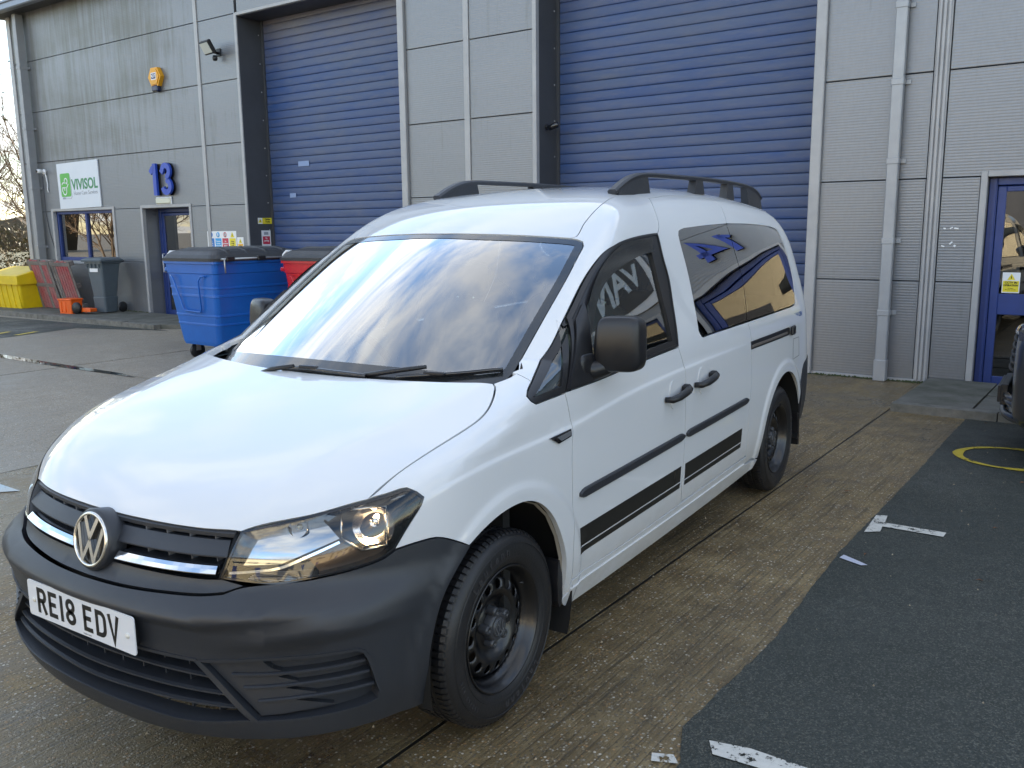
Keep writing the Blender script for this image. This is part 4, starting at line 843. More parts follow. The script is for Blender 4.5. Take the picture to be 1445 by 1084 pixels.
def panel(name,outline,dom,matl,parent,mode='all',off=0.,gap=.0022,flange=.018,res=.035,holes=(),step=.018,mirror=False,hole_flange=None,flip=False,both=True,label=None,closed_q=None,hq=(),feat=None):
    """one body panel: outline in space -> region of the parameter plane -> triangulated -> dropped on the body surface"""
    q=inset2d(closed2d(outline,dom,step) if closed_q is None else closed_q,gap)
    H=[inset2d(closed2d(h,dom,step),-gap) for h in holes]+[np.asarray(h) for h in hq]
    lo,hi=q.min(0),q.max(0); gx=np.arange(lo[0]+res*.5,hi[0],res); gy=np.arange(lo[1]+res*.5,hi[1],res)
    G=np.stack(np.meshgrid(gx,gy),-1).reshape(-1,2); G=G[inpoly(G,q)]; 
    if len(G): G=G[dist_poly(G,q)>res*.45]
    if feat is None and matl is paint and dom in('side','cyl') and mode=='all': feat=FEAT
    if feat is not None and len(G):
        ft=DOM[dom][0](feat); ft=ft[inpoly(ft,q)]; ft=ft[dist_poly(ft,q)>.004]
        if len(ft): G=G[np.min(np.linalg.norm(G[:,None]-ft[None],axis=2),axis=1)>res*.4]; G=np.concatenate([G,ft])
    for h in H:
        if len(G): G=G[~inpoly(G,h)]
        if len(G): G=G[dist_poly(G,h)>res*.45]
    loops=[q]+H; pts=np.concatenate(loops+([G] if len(G) else [])); edges=[]; k=0; faces_in=[]
    for l_ in loops:
        n=len(l_); edges+= [(k+i,k+(i+1)%n) for i in range(n)]; k+=n
    r=delaunay_2d_cdt([Vector(p) for p in pts],edges,[],0,1e-7)
    vs=np.array([tuple(v) for v in r[0]]); tr=np.array([f_ for f_ in r[2] if len(f_)==3]); cen=vs[tr].mean(1); keep=inpoly(cen,q)
    for h in H: keep&=~inpoly(cen,h)
    tr=tr[keep]; P=surf(vs,dom,mode,off); Nn=grad(P,mode)
    # orient
    t0=P[tr]; fn=np.cross(t0[:,1]-t0[:,0],t0[:,2]-t0[:,0]); s=np.sign((fn*Nn[tr[:,0]]).sum(1)); tr[s<0]=tr[s<0][:,::-1]
    nv=len(vs); V=[P]; NV=[Nn]; F=[list(map(int,t)) for t in tr]; FS=[True]*len(F); base=nv; orig=r[3]
    inv={}
    for i,oo in enumerate(orig):
        for o_ in oo: inv.setdefault(o_,i)
    extra=[]; FF=[]
    k=0
    for li,l_ in enumerate(loops):
        n=len(l_); fl=flange if li==0 or hole_flange is None else hole_flange
        idx=[inv.get(k+i) for i in range(n)]; k+=n
        if not fl or any(i is None for i in idx): continue
        top=P[idx]; nn=Nn[idx]; ctr=np.roll(top,-1,0)-np.roll(top,1,0); ctr/=np.linalg.norm(ctr,axis=1)[:,None]+1e-9
        inn=np.cross(nn,ctr); 
        area=.5*np.sum(l_[:,0]*np.roll(l_[:,1],-1)-l_[:,1]*np.roll(l_[:,0],-1))
        # small rolled edge, then a straight return
        rings=[top,top-nn*fl]; st=len(P)+len(extra)      # the return has vertices of its own, so the face keeps its true normals
        for rg in rings: extra+=list(rg)
        for i in range(n):
            j=(i+1)%n; FF.append((st+i,st+j,st+n+j,st+n+i))
    VV=list(P)+extra; me=bpy.data.meshes.new(name); me.from_pydata([tuple(map(float,p)) for p in VV],[],F+[list(f_) for f_ in FF]); 
    me.materials.append(matl); me.polygons.foreach_set('use_smooth',[True]*len(me.polygons)); me.update()
    fnrm=np.zeros(len(me.polygons)*3); me.polygons.foreach_get('normal',fnrm); fnrm=fnrm.reshape(-1,3)
    nf=len(F); ln=[]
    for pi,pg in enumerate(me.polygons):
        if pi<nf: ln+= [tuple(Nn[v]) for v in pg.vertices]
        else: ln+= [tuple(fnrm[pi])]*len(pg.vertices)
    me.normals_split_custom_set(ln)
    o=link(name,me,parent); 
    if label: o['label']=label
    if mirror: flipmesh(o,parent)
    return o
FEAT=[]
for x_ in np.arange(-2.55,.48,.024):
    zc_=float(ZL(np.array(x_))); FEAT+=[(x_,.875,zc_+d_) for d_ in (.010,.004,0,-.004,-.010,-.022,-.042)]
    if x_>-.1: FEAT+=[(x_,.85,.93+(.35-x_)*.175+d_) for d_ in (.012,.005,0,-.005,-.012)]
for xc_ in (0,-3.006):
    for a_ in range(-10,191,3):
        for r_f in (.44,.455,.465,.475,.49,.50): FEAT.append((xc_+r_f*math.cos(R_(a_)),.88,.325+r_f*math.sin(R_(a_))))
FEAT=np.array(FEAT)
def flipmesh(o,parent):
    me=o.data.copy(); n=len(me.loops); cn=[tuple(c.vector) for c in me.corner_normals] if len(me.corner_normals)==n else None
    vs=[(v.co.x,-v.co.y,v.co.z) for v in me.vertices]; fs=[list(p.vertices)[::-1] for p in me.polygons]; sm=[p.use_smooth for p in me.polygons]; mi=[p.material_index for p in me.polygons]
    m2=bpy.data.meshes.new(o.name); m2.from_pydata(vs,[],fs); 
    for mm in me.materials: m2.materials.append(mm)
    m2.polygons.foreach_set('use_smooth',sm); m2.polygons.foreach_set('material_index',mi); m2.update()
    if cn and me.has_custom_normals:
        l2=[]
        for p in me.polygons:
            for li in list(p.loop_indices)[::-1]: c=cn[li]; l2.append((c[0],-c[1],c[2]))
        m2.normals_split_custom_set(l2)
    bpy.data.meshes.remove(me); p2=bpy.data.objects.new(o.name.split('.')[0],m2); COL.objects.link(p2); p2.parent=parent; p2.matrix_local=o.matrix_local.copy()
    if 'label' in o: p2['label']=o['label']
    return p2
def strip(name,path3,dom,wd,off,thick,matl,parent,mode='all',step=.02,normal_w=None,mirror=False,taper=0):
    """a moulding that follows the surface along a path: width wd in the parameter plane, raised"""
    c=DOM[dom][0](np.array(catmull(path3,step))); t=np.gradient(c,axis=0); t/=np.linalg.norm(t,axis=1)[:,None]+1e-9; nrm=np.stack([-t[:,1],t[:,0]],1); n=len(c)
    tt=np.linspace(0,1,n); wv=np.full(n,wd)
    if taper: wv=wd*np.clip(np.minimum(tt,1-tt)*n*step/taper,0.12,1)**.5
    prof=[(-.5,0),(-.5,.6),(-.36,1),(.36,1),(.5,.6),(.5,0)]; rows=[]
    for a,h in prof: 
        P=surf(c+nrm*(wv*a)[:,None],dom,mode,0); Nn=grad(P,mode); rows.append(P+Nn*(off+thick*h))
    k=len(prof); mb=MB(); V=[tuple(rows[j][i]) for i in range(n) for j in range(k)]; F=[(i*k+j,i*k+j+1,(i+1)*k+j+1,(i+1)*k+j) for i in range(n-1) for j in range(k-1)]+[tuple(range(k)),tuple(range((n-1)*k,n*k))[::-1]]
    mb.add(V,F,0,False); o=mb.build(name,matl,parent)
    if mirror: flipmesh(o,parent)
    return o
def mir(pts): return [(p[0],-p[1],p[2]) for p in pts]
V=empty('parked_van','white passenger van parked nose out on the damp concrete in front of the blue shutters','van',(0,0,0))
# --- outlines shared by neighbouring panels
hs=arr('hood_side'); hh=arr('hood_hl'); BU_TOP=[(.897,0.,.634),(.890,.16,.636),(.868,.32,.642),(.837,.439,.648),(.816,.494,.655)]
hood_front=[(.800,0,.808),(.798,.10,.808),(.785,.26,.809),(.764,.38,.809),(.732,.489,.810)]
rear_edge=[(-.14,.716,1.09),(-.10,.60,1.088),(-.056,.40,1.086),(-.030,.20,1.085),(-.022,0,1.084)]
hood_ol=[mir(hood_front)[::-1],hood_front,hh,hs,rear_edge,mir(rear_edge)[::-1],mir(hs)[::-1],mir(hh)[::-1]]
panel('bonnet',hood_ol,'top',paint,V,mode='hood',res=.03,gap=.0028,flange=.03)
ARCH_F=[(.240,.885,.690),(.177,.89,.716),(.084,.892,.738),(-.002,.893,.743),(-.08,.893,.733),(-.155,.894,.703),(-.232,.893,.640),(-.295,.89,.548),(-.336,.886,.455),(-.352,.875,.36),(-.352,.86,.285)]
fender=[hs[::-1][:1]+hs[::-1][1:],]   # placeholder, replaced below
ps=arr('pillar_shut'); qw=arr('qw_out'); blt=arr('belt'); df=arr('door_front')
belt_q=[blt[0],blt[1],blt[2]]; 
fender=[hs,[hs[-1],(-.208,.70,1.089),KP['ws_side'][2]],[KP['ws_side'][2],ps[0]],ps,qw,belt_q,df,[df[-1],(-.395,.865,.30)],[(-.395,.865,.30),(-.352,.86,.285)],ARCH_F[::-1],arr('-bf')+[],arr('-hl_r')]
fender[9]=ARCH_F[::-1][:-1]+[KP['bf'][-1]]
panel('front_wing',fender,'cyl',paint,V,res=.03,gap=.002,flange=.02,mirror=True)
# front door below the belt line
bl=arr('b_line_low'); door_bot=arr('sill_top')[:3]
panel('front_door',[blt[2:],bl,door_bot[::-1],df[::-1]],'side',paint,V,gap=.0024,res=.035,mirror=True)
# sliding door with its window opening
bu=arr('b_line_up'); cl=arr('c_line_low'); cu=arr('c_line_up'); cw=arr('c_line_win'); ROOF_Y=.555
top_sd=[bu[-1],(-1.95,.563,1.748),(-2.25,.566,1.752),(-2.51,.565,1.752)]
cu2=[cu[0],cu[1],(-2.49,.63,1.71),(-2.51,.565,1.752)]
win_sd=[arr('win_top')[::-1],arr('win_ftc')[::-1],arr('win_front')[::-1],arr('win_fc')[::-1],arr('win_low')[::-1]]
sd_out=[[bu[0]]+bu[1:],top_sd,cu2[::-1],arr('win_top')[::-1],arr('win_ftc')[::-1],arr('win_front')[::-1],arr('win_fc')[::-1],arr('win_low')[::-1],cl,arr('sill_top')[2:][::-1],bl[::-1],arr('b_frame')[::-1]]
panel('sliding_door',sd_out,'cyl',paint,V,gap=.0024,res=.035,mirror=True)
# rear side panel: roof line, rear corner, arch
c_r=-3.006
def rarc(a): return (c_r+.402*math.cos(R_(a)),.885,.328+.402*math.sin(R_(a)))
RA=[(c_r+.402,.86,.285)]+[rarc(a) for a in (8,25,42,59,76,93,110,127,144,161,172)]
sp_top=[(-2.51,.565,1.752),(-2.9,.57,1.752),(-3.3,.575,1.735),(-3.60,.585,1.675)]
sp_rear=[(-3.60,.585,1.675),(-3.72,.70,1.50),(-3.78,.755,1.28),(-3.80,.775,1.0),(-3.80,.78,.76)]
sp_out=[cu2,sp_top,sp_rear,[(-3.80,.78,.76),(-3.6,.84,.74),(-3.46,.86,.70),RA[-2]],RA[::-1][1:],[(RA[0]),(-2.50,.86,.30),(-2.38,.862,.30)],[(-2.38,.862,.30),cl[-1]],cl[::-1],arr('-qwin_low'),arr('-qwin_bc'),arr('-qwin_rear'),arr('-qwin_tc'),arr('-qwin_top')]
panel('rear_side_panel',sp_out,'cyl',paint,V,gap=.0024,res=.035,mirror=True)
# windscreen pillar and cant rail
di=arr('ditch'); di=di[:-1]+[(-1.50,.53,1.742),bu[-1]]
pill=[KP['ws_side'][2:],KP['ws_corner'],di,bu[::-1],arr('dlo_front')[::-1],ps[::-1],[ps[0],KP['ws_side'][2]]]
panel('windscreen_pillar',pill,'cyl',paint,V,gap=.0018,res=.03,mirror=True)
# small filler where pillar, wing and windscreen meet
fz=[(-.255,.7085,1.10),(-.245,.738,1.105),(-.33,.738,1.155),(-.34,.7075,1.15)]
panel('pillar_base',[[a_,b_] for a_,b_ in zip(fz,fz[1:]+fz[:1])],'cyl',paint,V,off=-.003,gap=0,flange=0,res=.02,mirror=True)
# roof
di_r=[(-.906,.58,1.55)]+di[1:-1]+[bu[-1]]
roof=[arr('ws_top')[::-1][:-1]+[(-.906,.58,1.55)],di_r,top_sd,sp_top,[(-3.60,.585,1.675),(-3.63,.30,1.70),(-3.64,0,1.71)]]
full=roof+[mir(s)[::-1] for s in roof[::-1]]
panel('roof',full,'top',paint,V,gap=.0025,res=.05,flange=.012)
# sill
sill=[[(-.352,.86,.288),(-.395,.865,.302)],[(-.395,.865,.302),(-.405,.87,.348)],arr('sill_top'),[(-2.372,.864,.354),(-2.38,.862,.302)],[(-2.38,.862,.302),(-2.604,.86,.288)],[(-2.604,.86,.288),(-2.56,.84,.240),(-2.4,.835,.225),(-.6,.835,.222),(-.44,.84,.232),(-.38,.85,.255),(-.352,.86,.288)]]
panel('sill',sill,'side',paint,V,off=.003,gap=.002,res=.04,flange=.06,mirror=True)
strip('sill_step',[(-.40,.86,.312),(-1.3,.86,.308),(-2.36,.86,.314)],'side',.010,.003,.006,paint,V,mirror=True)
# windscreen with its dark border
wsb=[(-.277,.708,1.108),(-.21,.69,1.075),(-.135,.66,1.04)]; wb=[(-.135,.66,1.04),(-.06,.50,1.04),(.0,.25,1.04),(.03,0,1.04)]
wsr_=[KP['ws_side'][2:],KP['ws_corner'],arr('ws_top')[:-1]+[(-.795,0,1.57)]]
ws_half=[wb[::-1],wsb[::-1]]+wsr_
ws_full=ws_half+[mir(s)[::-1] for s in ws_half[::-1]]
panel('windscreen',ws_full,'top',g_wind,V,mode='ws',off=-.004,gap=.003,flange=0,res=.04)
wq=closed2d(ws_full,'top',.02); wi=inset2d(wq,.034); wi2=inset2d(wq,.002)
wi[:,0]=np.where(wi[:,0]>-.085-.34*wi[:,1]**2,-.085-.34*wi[:,1]**2,wi[:,0])
frit=mat('windscreen_frit',(.022,.024,.026),.18,coat=.8)
panel('windscreen_border',None,'top',frit,V,mode='ws',off=-.0025,gap=0,flange=0,res=.04,closed_q=wi2,hq=[wi])
panel('sensor_patch',[[(-.805,-.16,1.56),(-.805,.16,1.56)],[(-.805,.16,1.56),(-.90,.10,1.5)],[(-.90,.10,1.5),(-.90,-.10,1.5)],[(-.90,-.10,1.5),(-.805,-.16,1.56)]][::-1] if False else [[(-.835,-.19,1.56),(-.835,.22,1.56)],[(-.835,.22,1.56),(-.80,.22,1.5)],[(-.80,.22,1.5),(-.80,-.19,1.5)],[(-.80,-.19,1.5),(-.835,-.19,1.56)]],'top',MATS['windscreen_frit'],V,mode='ws',off=-.0055,gap=0,flange=0)
# cowl below the windscreen
panel('cowl',[[(-.02,.0,1.07),(-.06,.45,1.06),(-.13,.70,1.07)],[(-.13,.70,1.07),(-.02,.70,1.05)],[(-.02,.70,1.05),(.06,.45,1.03),(.09,0,1.03)],[(.09,0,1.03),(.06,-.45,1.03),(-.02,-.70,1.05)],[(-.02,-.70,1.05),(-.13,-.70,1.07)],[(-.13,-.70,1.07),(-.06,-.45,1.06),(-.02,0,1.07)]],'top',black,V,mode='hood',off=-.035,gap=0,flange=0)
# ------------------------------------------------------------------ van: bumper, grille, lamps
def hbar(name,pts,o,i,h,matl,parent,tilt=0,mirror=False,step=.02,mode='all'):
    """bar that follows the front: o out of the surface, i back behind it, half height h"""
    c=DOM['front'][0](np.array(catmull(pts,step))); P0=surf(c,'front',mode,o); P1=surf(c,'front',mode,-i); n=len(c)
    prof=[(1,-h),(.12,-h),(0,-h*.45),(0,h*.45),(.12,h),(1,h)]
    if tilt: prof=[(1,-h),(.10,-h),(0,-h*.8),(0,-h*.62),(tilt*.5,h*.25),(tilt,h),(1,h)]     # broad upper face leaning back
    k=len(prof); V_=[]
    for a,b in zip(P0,P1):
        for t,dz in prof: q=a*(1-t)+b*t; V_.append((q[0],q[1],q[2]+dz))
    F=[(r*k+j,r*k+(j+1)%k,(r+1)*k+(j+1)%k,(r+1)*k+j) for r in range(n-1) for j in range(k)]+[tuple(range(k)),tuple(range((n-1)*k,n*k))[::-1]]
    mb=MB(); mb.add(V_,F); o_=mb.build(name,matl,parent)
    if mirror: flipmesh(o_,parent)
    return o_
bt=BU_TOP; hb=arr('hl_b'); bf=arr('bf'); WH=[(.240,.885,.690),(.365,.886,.581),(.410,.872,.447),(.412,.853,.319),(.408,.834,.252)]
BOT=[(.408,.834,.252),(.55,.80,.262),(.663,.744,.268),(.786,.597,.262),(.852,.378,.242),(.875,.20,.228),(.885,0,.226)]
tip=KP['hl_b'][-1]
bump=[bt,[bt[-1],(.790,.54,.672),hb[3]],hb[:4][::-1],bf,WH,BOT]
bfull=bump+[mir(s)[::-1] for s in bump[::-1]]
def zx(z,ys): return [(float(front(np.array(y),np.array(z_)))-.02,y,z_) for y,z_ in zip(ys,z)]
CI_T=[(.885,0,.462),(.885,.23,.469),(.853,.418,.470)]; CI_R=[(.853,.418,.470),(.808,.570,.327)]; CI_B=[(.808,.570,.327),(.866,.389,.300),(.893,.2,.300),(.899,0,.300)]
ci=[CI_T,CI_R,CI_B]; ci_full=ci+[mir(s)[::-1] for s in ci[::-1]]
KI=KP['intake']; co=[[(.846,.440,.470),KI[1],KI[2]],[KI[2],KI[3],(.575,.806,.36)],[(.575,.806,.36),KI[4],KI[5]],[KI[5],KI[6],(.798,.590,.326)],[(.798,.590,.326),(.846,.440,.470)]]
co=[[(.846,.440,.470),(.767,.637,.495),(.628,.785,.499)],[(.628,.785,.499),(.612,.795,.490),(.602,.800,.470),(.572,.811,.362)],[(.572,.811,.362),(.575,.806,.345),(.600,.793,.339)],[(.600,.793,.339),(.731,.692,.332),(.798,.590,.326)],[(.798,.590,.326),(.846,.440,.470)]]
com=[mir(s)[::-1] for s in co[::-1]]
ft=[]
for yy_ in np.arange(-.86,.861,.012):
    a_=abs(yy_)
    for zc_,dzs in ((.59+.18*max(a_-.45,0),(0,-.022,-.011,.025,.05)),(.525+.13*max(a_-.47,0),(0,-.02,-.01,.025,.05))):
        if zc_<.55 and a_<.44: continue
        for dz in dzs:
            z_=zc_+dz; ft.append((float(front(np.array(yy_),np.array(z_)))-.04*(a_>.6),yy_,z_))
ft=np.array(ft)
panel('front_bumper',bfull,'front',trim,V,off=.004,gap=.002,flange=.035,res=.024,holes=[ci_full,co,com],hole_flange=.05,feat=ft)
for cs in (co,com):
    panel('corner_grille',cs,'front',trim,V,off=-.032,gap=-.004,flange=0,res=.04)
    panel('corner_blank',None,'front',trim,V,off=-.010,gap=0,flange=.022,res=.04,closed_q=(lambda q:(q))(DOM['front'][0](np.array([(.846,.448,.466),(.79,.60,.484),(.78,.625,.462),(.735,.665,.448),(.775,.64,.440),(.72,.69,.420),(.765,.655,.408),(.70,.71,.392),(.75,.67,.376),(.67,.74,.352),(.76,.65,.338),(.798,.597,.331)])*np.array([1,1 if cs is co else -1,1])))) 
for z0,z1,a,b in ((.441,.462,(.822,.520),(.603,.795)),(.408,.428,(.812,.552),(.592,.800)),(.374,.388,(.800,.592),(.582,.806))):
    hbar('grille_blade',[(a[0],a[1],z0),(.72,.69,(z0+z1)/2+.004),(b[0],b[1],z1)],+.001,.034,.0045,trim,V,mirror=True)
def ringtrim(name,loop,dom,wd,off,thick,matl,parent,mode='all',step=.016,inset=0,mirror=False):
    q=inset2d(closed2d(loop,dom,step),inset); n=len(q); t=np.roll(q,-1,0)-np.roll(q,1,0); t/=np.linalg.norm(t,axis=1)[:,None]; nr=np.stack([-t[:,1],t[:,0]],1)
    prof=[(-.5,0),(-.45,1),(.45,1),(.5,0)]; k=4; rows=[]
    for a,h in prof:
        P=surf(q+nr*wd*a,dom,mode,0); rows.append(P+grad(P,mode)*(off+thick*h))
    mb=MB(); mb.add([tuple(rows[j][i]) for i in range(n) for j in range(k)],[(i*k+j,i*k+j+1,((i+1)%n)*k+j+1,((i+1)%n)*k+j) for i in range(n) for j in range(k-1)])
    o=mb.build(name,matl,parent)
    if mirror: flipmesh(o,parent)
    return o
ringtrim('intake_lip',ci_full,'front',.010,.004,.004,trim,V,inset=-.004); ringtrim('intake_lip',co,'front',.009,.004,.004,trim,V,inset=-.004,mirror=True)
panel('intake_back',ci_full,'front',dark,V,off=-.11,gap=-.03,flange=0,res=.06)
for zc_,ze in ((.428,.425),(.379,.383),(.338,.350)):
    ye=.43+(.470-ze)/.143*.155-.02
    hbar('grille_blade',[(.84,-ye,ze),(.88,-.25,(zc_+ze)/2),(.90,0,zc_-.002),(.88,.25,(zc_+ze)/2),(.84,ye,ze)],-.006,.075,.0055,trim,V)
for k in range(-5,6):
    y_=k*.088; mb=MB()
    for za,zb in ((.305,.466),): x_=float(front(np.array(y_),np.array(.38)))-.045; mb.box(x_-.04,x_,y_-.003,y_+.003,za,zb)
    mb.build('grille_fin',trim,V)
# upper grille
gl=[[(.789,0,.800),(.785,.12,.800),(.774,.26,.801),(.725,.482,.802)],[(.725,.482,.802),(.765,.474,.749),(.795,.462,.690)],[(.795,.462,.690),(.80,.49,.664),(.825,.44,.655),(.87,.25,.645),(.885,0,.640)]]
gfull=gl+[mir(s)[::-1] for s in gl[::-1]]
panel('grille_back',gfull,'front',dark,V,off=-.075,gap=-.012,flange=0,res=.05)
# top bar just under the bonnet, a wide plain slat, the chromed slat and the lower lip
def zb(pts): return [mir([p])[0] for p in pts[:0:-1]]+pts
hbar('grille_frame',zb([(.80,0,.790),(.79,.15,.790),(.775,.30,.792),(.735,.472,.794)]),-.004,.07,.011,trim,V)
hbar('grille_slat',zb([(.83,0,.752),(.83,.10,.7525),(.80,.3,.755),(.760,.468,.758)]),.004,.07,.021,trim,V,tilt=.34)
for s in (1,-1):
    cp=[(.858,s*.100,.7015),(.845,s*.25,.7035),(.825,s*.36,.7055),(.797,s*.455,.708)]
    hbar('chrome_strip',cp,.009,.012,.0098,chrome,V,tilt=.75); hbar('grille_slat',[(p[0],p[1],p[2]-.001) for p in cp],-.0165,.07,.008,trim,V)
panel('grille_lower_lip',[[(.86,0,.678),(.85,.2,.678),(.81,.42,.680),(.797,.470,.684)],[(.797,.470,.684),(.790,.54,.672)],[(.790,.54,.672),(.816,.494,.655)],bt[::-1],mir(bt),[mir(bt)[-1],(.790,-.54,.672)],[(.790,-.54,.672),(.797,-.470,.684)],[(.797,-.470,.684),(.81,-.42,.680),(.85,-.2,.678),(.86,0,.678)]],'front',trim,V,off=-.006,gap=.001,flange=.05,res=.03)
for s in (1,-1):
    hbar('grille_side',[(.735,s*.474,.80),(.766,s*.474,.75),(.797,s*.464,.69)],.0,.06,.006,trim,V)
    for k in (.17,.25,.33,.41):
        mb=MB(); x_=float(front(np.array(k),np.array(.74)))-.055; mb.box(x_-.02,x_,s*k-.0012,s*k+.0012,.68,.79); mb.build('grille_fin',mat('grey_fin',(.16,.16,.17),.5),V)
# maker's badge: dark surround, chromed ring and letters
bd=empty('front_badge',parent=V); bd.location=(.858,0,.7325); bd.rotation_euler=(0,R_(90-10),0)
bd.rotation_euler=(R_(90),0,R_(90)); BR=Matrix.Rotation(R_(-11),4,'X')
mb=MB(); mb.lathe([(.088,-.055),(.089,-.006),(.084,.001),(.078,.002)],48,M=BR); mb.lathe([(0,-.004),(.079,-.004)],40,M=BR); mb.build('badge_surround',trim,bd)
mb=MB(); mb.lathe([(.0795,-.002),(.0795,.004),(.077,.0075),(.0715,.0075),(.069,.004),(.069,-.002)],64,M=BR); mb.build('badge_ring',satin,bd)
mb=MB(); mb.lathe([(0,-.0035),(.07,-.0035)],40,M=BR); mb.build('badge_disc',gblack,bd)
mb=MB(); rr_=.0715
def onr(x,up=1): return (x,up*math.sqrt(rr_**2-x*x))
strokes([[onr(-.030),(0,.007),onr(.030)],[onr(-.0595),(-.0265,-.060),(0,-.006),(.0265,-.060),onr(.0595)]],.0135,-.003,.006,mb,M=BR); mb.build('badge_letters',satin,bd)
# number plate
np_=empty('number_plate',parent=V); np_.location=(.9135,0,.5245); np_.rotation_euler=(R_(90),0,R_(90))
mb=MB(); mb.prism(rrect(-.26,.26,-.0555,.0555,.010),-.0,.003); mb.build('plate_board',mat('plate_white',(.74,.76,.80),.25,coat=.4),np_)
mb=MB(); mb.prism(rrect(-.23,.23,-.045,.045,.01),-.03,0); mb.build('plate_mount',black,np_)
CH={'R':[[(0,0),(0,72),(20,72)]+arc(20,55.5,14,16.5,80,-80,8)+[(18,39),(0,39)],[(18,39),(36,0)]],
'E':[[(36,7),(0,7),(0,72),(36,72)],[(0,40),(30,40)]],'1':[[(0,0),(0,79)]],
'8':[arc(18,57,16,15.5,0,360,20)[:-1]+[(34,57)],arc(18,22,18,15.5,0,360,20)[:-1]+[(36,22)]],
'D':[[(0,7),(0,72),(18,72)]+arc(18,54,18,18,90,0,6)+arc(18,25,18,18,0,-90,6)+[(0,7)]],'V':[[(-2,79),(18,0),(38,79)]]}
x=-.205; pm=mat('plate_black',(.006,.006,.006),.35)
for ch in 'RE18 EDV':
    if ch==' ': x+=.028; continue
    mb=MB(); strokes([[(px*.001,py*.001) for px,py in l_] for l_ in CH[ch]],.0135,.003,.0038,mb,M=Matrix.Translation((x,-.0395,0))); mb.build('plate_character',pm,np_); x+=.016+.011 if ch=='1' else .050+.0095
for s in (-1,1):
    mb=MB(); mb.lathe([(.0075,.003),(.007,.006),(.004,.008),(0,.0085)],16,M=Matrix.Translation((s*.228,-.004,0))); mb.build('plate_screw_cap',mat('screw_cap',(.68,.66,.60),.35),np_)
text('plate_small_print','Dealer name',.0075,Matrix.Translation((.035,-.049,.0032)),pm,np_,.0002,0,'CENTER',1,1,2)
